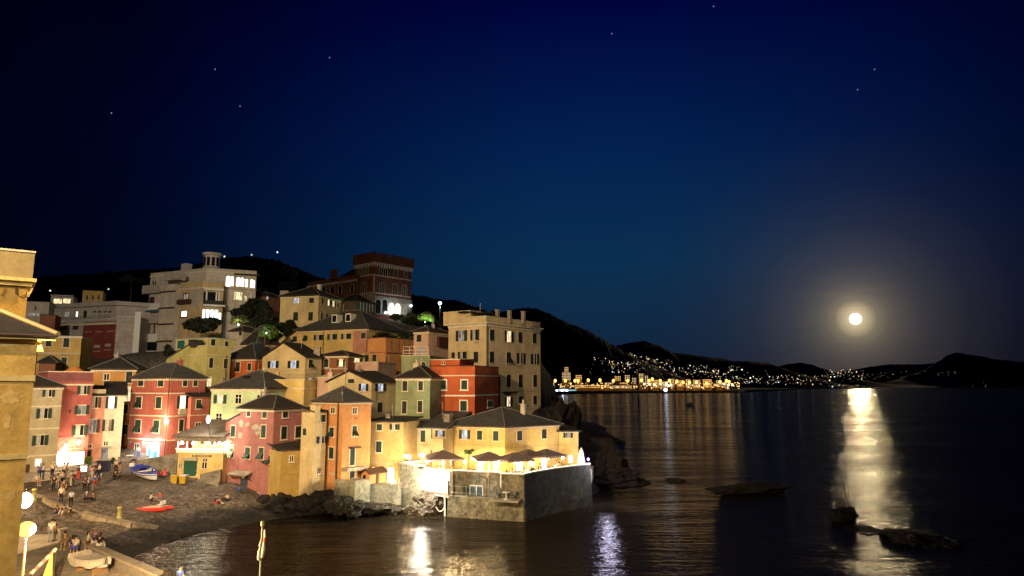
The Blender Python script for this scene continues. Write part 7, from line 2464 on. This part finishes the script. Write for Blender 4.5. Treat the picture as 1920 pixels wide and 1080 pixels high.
MB().add([p + nn_ for p in b3] + [p - nn_ for p in b3], [(0, 1, 2), (5, 4, 3), (0, 3, 4, 1), (1, 4, 5, 2), (2, 5, 3, 0)]).build('panel', mat('yellow_panel', (.65, .45, .14), .7, .15, 3), t_)

# bollards on the kerb
bol_m = mat('yellow_bollard', (.40, .36, .10), .7, .3, 4)
bo = None
for u, v, lb in ((223, 972, 'yellow mooring bollard in the middle of the beach'), (63, 938, 'yellow mooring bollard at the left end of the kerb')):
    p = on_ground(u, v)
    if bo is None:
        bo = thing('bollard', p, lb, 'bollard', 'yellow bollards on the slipway kerb')
        MB().lathe(p, [(.26, -.3), (.24, .1), (.17, .25), (.15, .85), (.22, .9), (.25, 1.0), (.2, 1.08), (.05, 1.1)], 12).build('post', bol_m, bo, True)
    else:
        o = copy_tree(bo); o.location = p; o['label'] = lb
# yellow bins, blue crate, mooring things
p = on_ground(335, 907)
for i, (dx, m_, lb) in enumerate(((-.45, mat('yellow_bin', (.45, .30, .03), .6, .2, 4), 'left of two yellow bins at the top of the beach'), (.45, MATS.get('yellow_bin'), 'right of two yellow bins at the top of the beach'))):
    t_ = thing('bin', (p.x + dx, p.y + i * .2, p.z), lb, 'bin', 'yellow bins at the beach')
    q = Vector((p.x + dx, p.y + i * .2, p.z))
    MB().hexa([q + Vector(v) for v in ((-.3, -.3, 0), (.3, -.3, 0), (.3, .3, 0), (-.3, .3, 0))], [q + Vector(v) for v in ((-.38, -.38, .85), (.38, -.38, .85), (.38, .38, .85), (-.38, .38, .85))]).build('bin_body', MATS['yellow_bin'], t_)
    MB().box(q + UP * .92, .84, .84, .1, .1).build('lid', MATS['yellow_bin'] if i == 0 else WHITE, t_)
p = P(268, 874, 87)
p.z = gz(p.x, p.y)
t_ = thing('tarp_covered_boat', p, 'bulky bright blue tarpaulin behind the bow of the white boat', 'tarpaulin')
q = MB()
q.lathe(p, [(1.0, 0), (1.05, .4), (.8, .9), (.35, 1.15), (.05, 1.2)], 10)
q.v = [Vector((p.x + (v.x - p.x) * 1.25 + .1 * math.sin(v.z * 9 + v.x * 5), v.y + .08 * math.sin(v.x * 8), v.z)) for v in q.v]
q.build('tarpaulin', mat('bright_blue_tarp', (.05, .04, .45), .6, .2, 3), t_)
MB().box(p + Vector((-.8, -1.0, 1.0)), .5, .4, .35).build('white_box', WHITE, t_)
# outboard wheel at the bow, inflatable ring
p = on_ground(249, 876)
t_ = thing('rubber_ring', p, 'black rubber fender ring leaning at the bow of the white boat', 'tyre')
rg = [p + Vector((.42 * math.cos(a_ * .35), .1 * math.sin(a_ * .35), .5 + .42 * math.sin(a_ * .35))) for a_ in range(19)]
MB().tube(rg, .13, 8).build('tyre', IRON, t_, True)
# dark stall on the plaza, menu board, tables
p = PZ(193, 893, 4.0)
p.z = gz(p.x, p.y)
t_ = thing('dark_stall', p, 'dark blue covered stall with a pale top at the head of the beach', 'stall')
MB().box(p + UP * .65, 1.3, 1.0, 1.3, .2).build('stall_body', mat('navy_cloth', (.015, .015, .04), .8), t_)
MB().box(p + UP * 1.36, 1.45, 1.15, .1, .2).build('stall_top', CONC, t_)
p = PZ(155, 895, 4.66)
t_ = thing('menu_board', p, 'brightly lit white menu board standing on the plaza', 'sign')
MB().box(p + UP * .95, .75, .06, .6).build('lit_panel', emit('menu_glow', (1, .95, .85), 3), t_)
for s in (-1, 1):
    MB().box(p + UP * .35 + Vector((s * .3, .05, 0)), .05, .05, .7).build('leg', IRON, t_)
tabs2 = [(88, 892, 'table left of the crowd under the lit window'), (108, 893, 'table at the oval window of the restaurant'), (121, 894, 'table before the lit restaurant door'), (140, 899, 'table at the edge of the plaza in the crowd')]
for u, v, lb in tabs2:
    p = PZ(u, v, 4.66)
    put(tb0, False, p.x, p.y, 4.66, .4, 'white cloth ' + lb, 'tables on the plaza')
for u, v, lb in ((243, 860, 'white cloth table before the red house shop'),):
    p = P(u, v, 93.5)
    put(tb0, False, p.x, p.y, gz(p.x, p.y), .4, lb)
# scooters parked by the grey wall
def scooter(p, rz, m, lb):
    t_ = thing('scooter', (0, 0, 0), lb, 'scooter', 'scooters by the grey wall')
    for x in (-.6, .6):
        MB().tube([(x + .24 * math.cos(a_ * .449), 0, .26 + .24 * math.sin(a_ * .449)) for a_ in range(15)], .06, 7).build('wheel', IRON, t_)
    MB().hexa([Vector(v) for v in ((-.75, -.15, .35), (.1, -.15, .22), (.1, .15, .22), (-.75, .15, .35))], [Vector(v) for v in ((-.8, -.13, .72), (-.05, -.13, .70), (-.05, .13, .70), (-.8, .13, .72))]).hexa([Vector(v) for v in ((.1, -.2, .2), (.5, -.16, .3), (.5, .16, .3), (.1, .2, .2))], [Vector(v) for v in ((.32, -.2, .95), (.48, -.1, .98), (.48, .1, .98), (.32, .2, .95))]).build('bodywork', m, t_)
    MB().box((-.42, 0, .77), .7, .26, .1).build('seat', IRON, t_)
    MB().tube([(.40, -.32, 1.05), (.42, 0, 1.0), (.40, .32, 1.05)], .025, 6).build('handlebar', IRON, t_)
    place(t_, p, rz)
p = P(291, 886, 85.2); p.z = gz(p.x, p.y); scooter(p, R(160), mat('scooter_black', (.02, .02, .02), .4), 'black scooter parked at the grey wall behind the boat')
p = P(303, 887, 85); p.z = gz(p.x, p.y); scooter(p, R(20), rm_, 'red scooter parked at the grey wall left of the bar')
# washing on the pink house door terrace
p = P(450, 907, 81.2); 
t_ = MB().ball((p.x, p.y, 3.28), .22, .2, .2, 10, 6).build('blue_bucket', mat('bucket_blue', (.03, .08, .45)), None, True, origin=Vector((p.x, p.y, 3.28)))
tag(t_, 'blue bag before the door of the old pink house', 'bag')
# flag pole with furled flags, nearer than the beach
q = P(488, 1085, 34)
tp_ = P(492, 985, 34)
t_ = thing('flag_pole', (q.x, q.y, 2.42), 'green flag pole with furled cream flags in front of the bay', 'flag pole')
MB().tube([(q.x, q.y, 2.42), tp_], [.07, .045], 8).build('pole', mat('pole_green', (.14, .19, .12), .5), t_)
MB().lathe(tp_, [(.05, -.05), (.09, 0), (.09, .18), (.04, .2)], 8).build('finial', mat('finial_brass', (.30, .30, .12), .4), t_)
fc = mat('flag_cream', (.62, .54, .38), .8, .25, 4)
z_ = lambda v: zat(v, 34)
x_ = q.x
MB().tube([(x_ + .12, q.y - .1, z_(992)), (x_ + .16, q.y - .1, z_(1005)), (x_ + .13, q.y - .1, z_(1012)), (x_ + .12, q.y - .1, z_(1030)), (x_ + .08, q.y - .1, z_(1044)), (x_ + .04, q.y - .1, z_(1047))], [.03, .06, .045, .085, .08, .03], 8).build('flag', fc, t_, True)
MB().tube([(x_ - .02, q.y - .1, z_(1011)), (x_ - .06, q.y - .1, z_(1022)), (x_ - .04, q.y - .1, z_(1024)), (x_ - .08, q.y - .1, z_(1034)), (x_ - .09, q.y - .1, z_(1046)), (x_ - .03, q.y - .1, z_(1051))], [.02, .06, .035, .07, .075, .03], 8).build('flag', fc, t_, True)
MB().tube([(x_ + .15, q.y - .11, z_(1007)), (x_ + .15, q.y - .11, z_(1015))], [.055, .058], 8).build('flag_red_band', mat('flag_red', (.45, .08, .05)), t_)

ORD = 'first second third fourth fifth sixth seventh eighth ninth tenth eleventh twelfth thirteenth fourteenth fifteenth sixteenth seventeenth eighteenth nineteenth twentieth twenty-first last'.split()
# ---------------------------------------------------------------- the lit shore across the bay
shore = MB()
sh_pts = [(960, 741), (1015, 739.5), (1060, 738.5), (1200, 737), (1320, 736.5), (1385, 736), (1398, 734.5)]
fp = [PZ(u, v, SEA) for u, v in sh_pts]
bp_ = [Vector((p.x * 1.9 + (40 if i == 6 else 0), p.y + 900, 0)) for i, p in enumerate(fp)]
shore.prism([(p.x, p.y) for p in fp] + [(p.x, p.y) for p in bp_[::-1]], -2, 4.5)
tag(shore.build('far_quay', mat('far_quay_stone', (.16, .12, .08), .9, .3, .02)), 'long stone quay of the harbour across the bay', kind='structure')
sh2 = MB()
f2 = [PZ(u, v, SEA) for u, v in ((1390, 731), (1450, 729.5), (1550, 728), (1615, 727.2), (1640, 726.5))]
sh2.prism([(p.x, p.y) for p in f2] + [(p.x * 1.05, p.y + 900) for p in f2[::-1]], -2, 6)
tag(sh2.build('far_shore', mat('far_shore_earth', (.05, .04, .03))), 'dark low shore of the town under the moon', kind='structure')
hl = [(1021, 714), (1041, 714), (1060, 714), (1078, 714), (1084, 714), (1103, 713), (1125, 713), (1150, 714), (1177, 714), (1203, 713), (1217, 714), (1223, 711), (1238, 714), (1255, 714), (1269, 715), (1281, 717), (1293, 717), (1306, 717), (1325, 719), (1350, 716), (1362, 714), (1367, 716)]
SOD = emit('harbour_bulb', (1.0, .55, .12), 2.6)
first = None
for i, (u, v) in enumerate(hl):
    p = P(u, v, 1330)
    first_ = first is None
    if first_:
        first = t_ = thing('harbour_lamp', p, 'x', 'lamp post')
        MB().ball(p, 2.7, 2.7, 3.3, 10, 6).build('lamp_globe', SOD, t_, True)
        MB().tube([p - UP * (p.z - 4), p - UP * 2], .35, 6).build('pole', GALV, t_)
        lamp(t_, p + UP * 5 + Vector((0, 5, 0)), 1000, (1.0, .46, .12), 2.0)
    else:
        t_ = copy_tree(first)
        t_.location = p
    tag(t_, 'orange mast lamp on the far quay, %s from the left end' % ORD[i], 'lamp post', 'orange lamps along the far quay')
first = None
for i, (u, v) in enumerate(((1208, 720), (1218, 721), (1227, 721), (1238, 720), (1249, 722), (1250, 718), (1253, 723), (1258, 722), (1358, 720), (1366, 722), (1373, 721))):
    p = P(u, v, 1300)
    if first is None:
        first = t_ = thing('quay_lamp', p, 'x', 'lamp')
        MB().ball(p, 2.2, seg=8, ring=6).build('lamp_globe', emit('quay_bulb', (1.0, .80, .5), 2.4), t_, True)
        MB().tube([p - UP * (p.z - 4.5), p - UP * 1], .3, 6).build('pole', GALV, t_)
    else:
        t_ = copy_tree(first); t_.location = p
    tag(t_, 'low white lamp on the far quay, %s from the left' % ORD[i], 'lamp', 'white lamps along the far quay')
# harbour buildings
fb = [(1062, 688, 712, 8, 1420, 'pale tower block behind the far quay', (.30, .24, .16)), (1062, 698, 714, 16, 1400, 'low wing of the pale tower block behind the far quay', (.30, .24, .16)),
      (1035, 717, 728, 10, 1330, 'small orange lit shed at the left end of the far quay', (.5, .35, .15)), (1110, 721.5, 729, 64, 1340, 'long orange lit warehouse on the far quay', (.55, .32, .12)), (1166, 722.5, 729, 38, 1338, 'second long low warehouse on the far quay', (.5, .28, .10)),
      (1142, 717, 722, 16, 1360, 'upper storey block above the long warehouse', (.5, .3, .12)), (1168, 717, 722, 12, 1360, 'second upper block above the long warehouse', (.5, .3, .12)),
      (1202, 700, 719, 9, 1420, 'tall apartment block above the harbour lamps', (.34, .27, .16)), (1212, 704, 719, 7, 1430, 'apartment block right of the tall one', (.3, .22, .12)), (1158, 705, 716, 12, 1450, 'dim apartment block above the warehouses', (.22, .18, .12)), (1176, 703, 716, 10, 1460, 'dim apartment block left of the tall one', (.22, .18, .12)), (1189, 708, 718, 8, 1440, 'small block between the dim and the tall one', (.3, .2, .1)),
      (1228, 712, 727, 14, 1390, 'orange lit block in the middle of the far quay', (.5, .34, .15)), (1243, 715, 727, 10, 1392, 'lower orange lit block beside the middle one', (.45, .3, .13)), (1260, 710, 727, 9, 1390, 'narrow lit block right of the middle', (.5, .33, .13)), (1275, 713, 727, 14, 1390, 'broad orange lit block right of the middle', (.55, .36, .13)), (1290, 711, 727, 9, 1395, 'lit block left of the yellow one', (.5, .34, .12)),
      (1306, 712, 727, 14, 1395, 'yellow lit block with window grid', (.6, .4, .12)), (1326, 711, 727, 17, 1395, 'golden block near the right end of the far quay', (.6, .4, .12)), (1348, 713, 727, 11, 1400, 'block at the right end of the far quay', (.5, .34, .14)), (1362, 716, 728, 9, 1398, 'last low block of the far quay', (.5, .32, .12)),
      (1085, 703, 714, 12, 1430, 'pinkish block left of the green lamp', (.42, .25, .15))]
for i, (u, vt, vb, w_, Y, lb, col_) in enumerate(fb):
    Y = 1341 + (Y - 1330) * .12
    a, b_ = P(u - w_ / 2, vt, Y), P(u + w_ / 2, vt, Y)
    t_ = thing('harbour_building', (a.x, a.y, 0), lb, 'building', 'buildings on the far quay')
    MB().prism([(a.x, a.y), (b_.x, b_.y), (b_.x, b_.y + 25), (a.x, a.y + 25)], 2, a.z).build('wall', mat('harbour_wall_%d' % i, col_, .9, .3, .05), t_)
    wn_ = MB()
    nw, nh = max(2, int(w_ / 2.6)), max(1, int((vb - vt) / 3))
    for x in range(nw):
        for y in range(nh):
            c_ = Vector((a.x + (b_.x - a.x) * (x + .5) / nw, a.y - .1, a.z - (y + .5) * 3.0 / F * Y))
            wn_.box(c_, .9 * (b_.x - a.x) / nw * .5, .2, 1.5)
    wn_.build('windows', emit('harbour_window_%d' % (i % 3), ((1, .6, .2), (1, .75, .4), (1, .85, .6))[i % 3], (1.5, 1.2, .9)[i % 3]), t_)['kind'] = 'stuff'
# small lamps between the big ones on the quay
wm_ = None
wr_ = random.Random(23)
for k in range(190):
    u = wr_.uniform(1017, 1392)
    p = P(u, wr_.uniform(717.5, 728.5), wr_.uniform(1322, 1336))
    if wm_ is None:
        t_ = wm_ = MB().ball((0, 0, 0), 1, seg=8, ring=5).build('quayside_light', emit('quayside_bulb', (1.0, .60, .20), 1.7), None, True)
    else:
        t_ = wm_.copy(); C.objects.link(t_)
    t_.location = p
    t_.scale = (wr_.uniform(.5, 1.5),) * 3
    tag(t_, 'little orange light among the %s of the far quay' % ('sheds at the left end' if u < 1110 else 'warehouses' if u < 1195 else 'blocks in the middle' if u < 1300 else 'golden blocks at the right end'), 'lamp', 'little orange lights on the far quay')
# white ferry with its lights
a, b_ = P(1040, 735, 1192), P(1089, 734, 1192)
t_ = thing('harbour_ship', (a.x, a.y, 0), 'white ship with bright bluish deck lights moored at the far quay', 'ship')
L_ = b_.x - a.x
MB().hexa([Vector((a.x + 1, a.y, -.5)), Vector((b_.x - 3, a.y, -.5)), Vector((b_.x - 3, a.y + 9, -.5)), Vector((a.x + 1, a.y + 9, -.5))], [Vector((a.x, a.y - .8, 4.5)), Vector((b_.x + 1, a.y - .8, 5.5)), Vector((b_.x + 1, a.y + 9, 5.5)), Vector((a.x, a.y + 9, 4.5))]).build('hull', mat('ship_white', (.6, .62, .65)), t_)
MB().box((a.x + L_ * .5, a.y + 4, 6.5), L_ * .7, 7, 3.5).build('superstructure', mat('ship_cabin', (.5, .6, .6)), t_)
MB().box((a.x + L_ * .62, a.y + .3, 6.4), L_ * .4, .3, 1.2).build('windows', emit('ship_windows', (.4, .85, .9), 1.1), t_)
MB().tube([(a.x + L_ * .85, a.y + 4, 8), (a.x + L_ * .85, a.y + 4, 14)], .3, 6).build('mast', WHITE, t_)
for k in (.08, .28, .46):
    MB().ball((a.x + L_ * k, a.y - 1.2, 5.5), 2.2, seg=8, ring=6).build('deck_lamp', emit('ship_lamp', (.75, .85, 1.0), 4), t_, True)
lamp(t_, (a.x + L_ * .3, a.y - 6, 7), 3500, (.7, .8, 1.0), 1.5)
q = P(1248, 731, 1190)
t_ = thing('quay_floodlight', (q.x, q.y, 0), 'glaring bluish white floodlight at the waterline of the far quay', 'floodlight')
MB().ball(q, 3.2, seg=10, ring=6).build('lamp_globe', MATS['ship_lamp'], t_, True)
MB().tube([(q.x, q.y, 0), (q.x, q.y, q.z - 2)], .4, 6).build('pole', GALV, t_)
lamp(t_, q + Vector((0, -8, 1)), 900, (.85, .88, 1.0), 2)
q = PZ(1294, 758, SEA + .3)
t_ = thing('motor_boat', q, 'tiny pale motor boat crossing the dark bay', 'boat')
MB().hexa([q + Vector(v) for v in ((-2.5, -.8, -.3), (2, -.4, -.3), (2, .4, -.3), (-2.5, .8, -.3))], [q + Vector(v) for v in ((-2.7, -1.1, .7), (3.2, -.3, 1.0), (3.2, .3, 1.0), (-2.7, 1.1, .7))]).build('hull', bw, t_)
MB().box(q + Vector((-.5, 0, 1.1)), 1.6, 1.3, .8).build('cabin', bw, t_)

# the lights of the town on the hills
TOWN = [emit('town_light_%d' % i, c_, s_) for i, (c_, s_) in enumerate((((1, .78, .48), 1.6), ((.80, .90, 1.0), 1.5), ((1, .60, .22), 1.7), ((.65, .95, .75), .9), ((1, .90, .70), 3.0), ((.9, .70, .42), .5)))]
tr_ = random.Random(11)
regions = [(1112, 1150, 671, 684, 8), (1146, 1196, 679, 699, 40), (1180, 1250, 663, 682, 22), (1204, 1258, 674, 694, 22), (1252, 1292, 690, 703, 16), (1292, 1330, 684, 700, 14), (1296, 1348, 690, 708, 20), (1334, 1376, 694, 712, 20),
           (1366, 1391, 686, 696, 9), (1376, 1442, 706, 721, 32), (1440, 1552, 704, 722, 46), (1550, 1616, 694, 716, 36), (1552, 1614, 722, 727, 16), (1590, 1684, 699, 714, 26), (1684, 1792, 696, 704, 14), (1820, 1896, 715, 727, 6),
           (1085, 1150, 690, 706, 9), (1190, 1290, 700, 710, 12), (1400, 1440, 694, 706, 5)]
meshes = []
for m_ in TOWN:
    o = MB().ball((0, 0, 0), 1, seg=8, ring=5).build('tmp', m_, smooth=True)
    meshes.append(o.data); bpy.data.objects.remove(o)
cnt = 0
for u0, u1, v0, v1, n_ in regions:
    for _ in range(n_):
        if cnt >= 296: break
        u = tr_.uniform(u0, u1)
        f_ = (u - u0) / (u1 - u0)
        v = tr_.uniform(v0, v1)
        if (u0, v0) == (1180, 663): v = 663 + f_ * 18 + tr_.uniform(-1, 3)
        hit = HBVH.ray_cast(Vector((0, 0, CAMZ)), ray(u, v).normalized())[0]
        if hit is None:
            hit = P(u, v, 4300)
        if hit.y < 1400: hit = P(u, v, 2000)
        ci = tr_.choice((0, 0, 0, 1, 1, 2, 2, 2, 3, 4, 5, 5, 5))
        rr_ = hit.y / F * tr_.choice((.36, .45, .52, .62, .75, 1.0))
        o = bpy.data.objects.new('town_light', meshes[ci])
        C.objects.link(o)
        o.location = hit + Vector((0, -rr_ * 2, rr_))
        o.scale = (rr_, rr_, rr_)
        tag(o, '%s lamp glowing %s across the bay' % (('warm white', 'bluish white', 'orange', 'greenish', 'bright white', 'dim amber')[ci], 'on the hillside above the harbour' if u < 1300 else 'on the ridge right of the harbour' if u < 1440 else 'in the low town left of the moon path' if u < 1553 else 'in the town under the moon' if u < 1690 else 'on the dark cape'), 'lamp', 'town lights across the bay')
        cnt += 1
# the rest of the town's lights, too many and too small to tell apart
mass = MB()
for u0, u1, v0, v1, n_ in regions:
    for _ in range(int(n_ * 1.1)):
        u = tr_.uniform(u0 - 6, u1 + 6); v = tr_.uniform(v0, v1)
        if (u0, v0) == (1180, 663): v = 663 + (u - u0) / (u1 - u0) * 18 + tr_.uniform(0, 5)
        hit = HBVH.ray_cast(Vector((0, 0, CAMZ)), ray(u, v).normalized())[0] or P(u, v, 4300)
        if hit.y < 1400: hit = P(u, v, 2000)
        rr_ = hit.y / F * tr_.choice((.25, .3, .4))
        mass.ball(hit + Vector((0, -rr_ * 2, rr_)), rr_, seg=5, ring=3)
tag(mass.build('distant_lights', emit('distant_bulb', (1, .74, .42), .9)), 'mass of tiny lights of the town across the bay', kind='stuff')
for u, v, lb in ((422, 483, 'warm lamp on the ridge right of the belvedere'), (473, 480, 'greenish lamp on top of the dark hill'), (521, 475, 'faint pink lamp above the dark hill'), (96, 547, 'white lamp on the dark slope at the left'), (51, 548, 'white lamp beside the big ochre house on the slope'), (205, 544, 'faint green lamp above the modern block'), (503, 558, 'small white lamp near the villa lodge')):
    hit = HBVH.ray_cast(Vector((0, 0, CAMZ)), ray(u, v).normalized())[0] or P(u, v, 880)
    if v > 540: hit = P(u, v, 300)
    rr_ = hit.y / F * 1.6
    o = bpy.data.objects.new('hill_light', meshes[3 if 'green' in lb else 0 if 'warm' in lb else 1]); C.objects.link(o)
    o.location = hit + Vector((0, -rr_ * 2, rr_)); o.scale = (rr_,) * 3
    tag(o, lb, 'lamp', 'lamps on the dark hill')
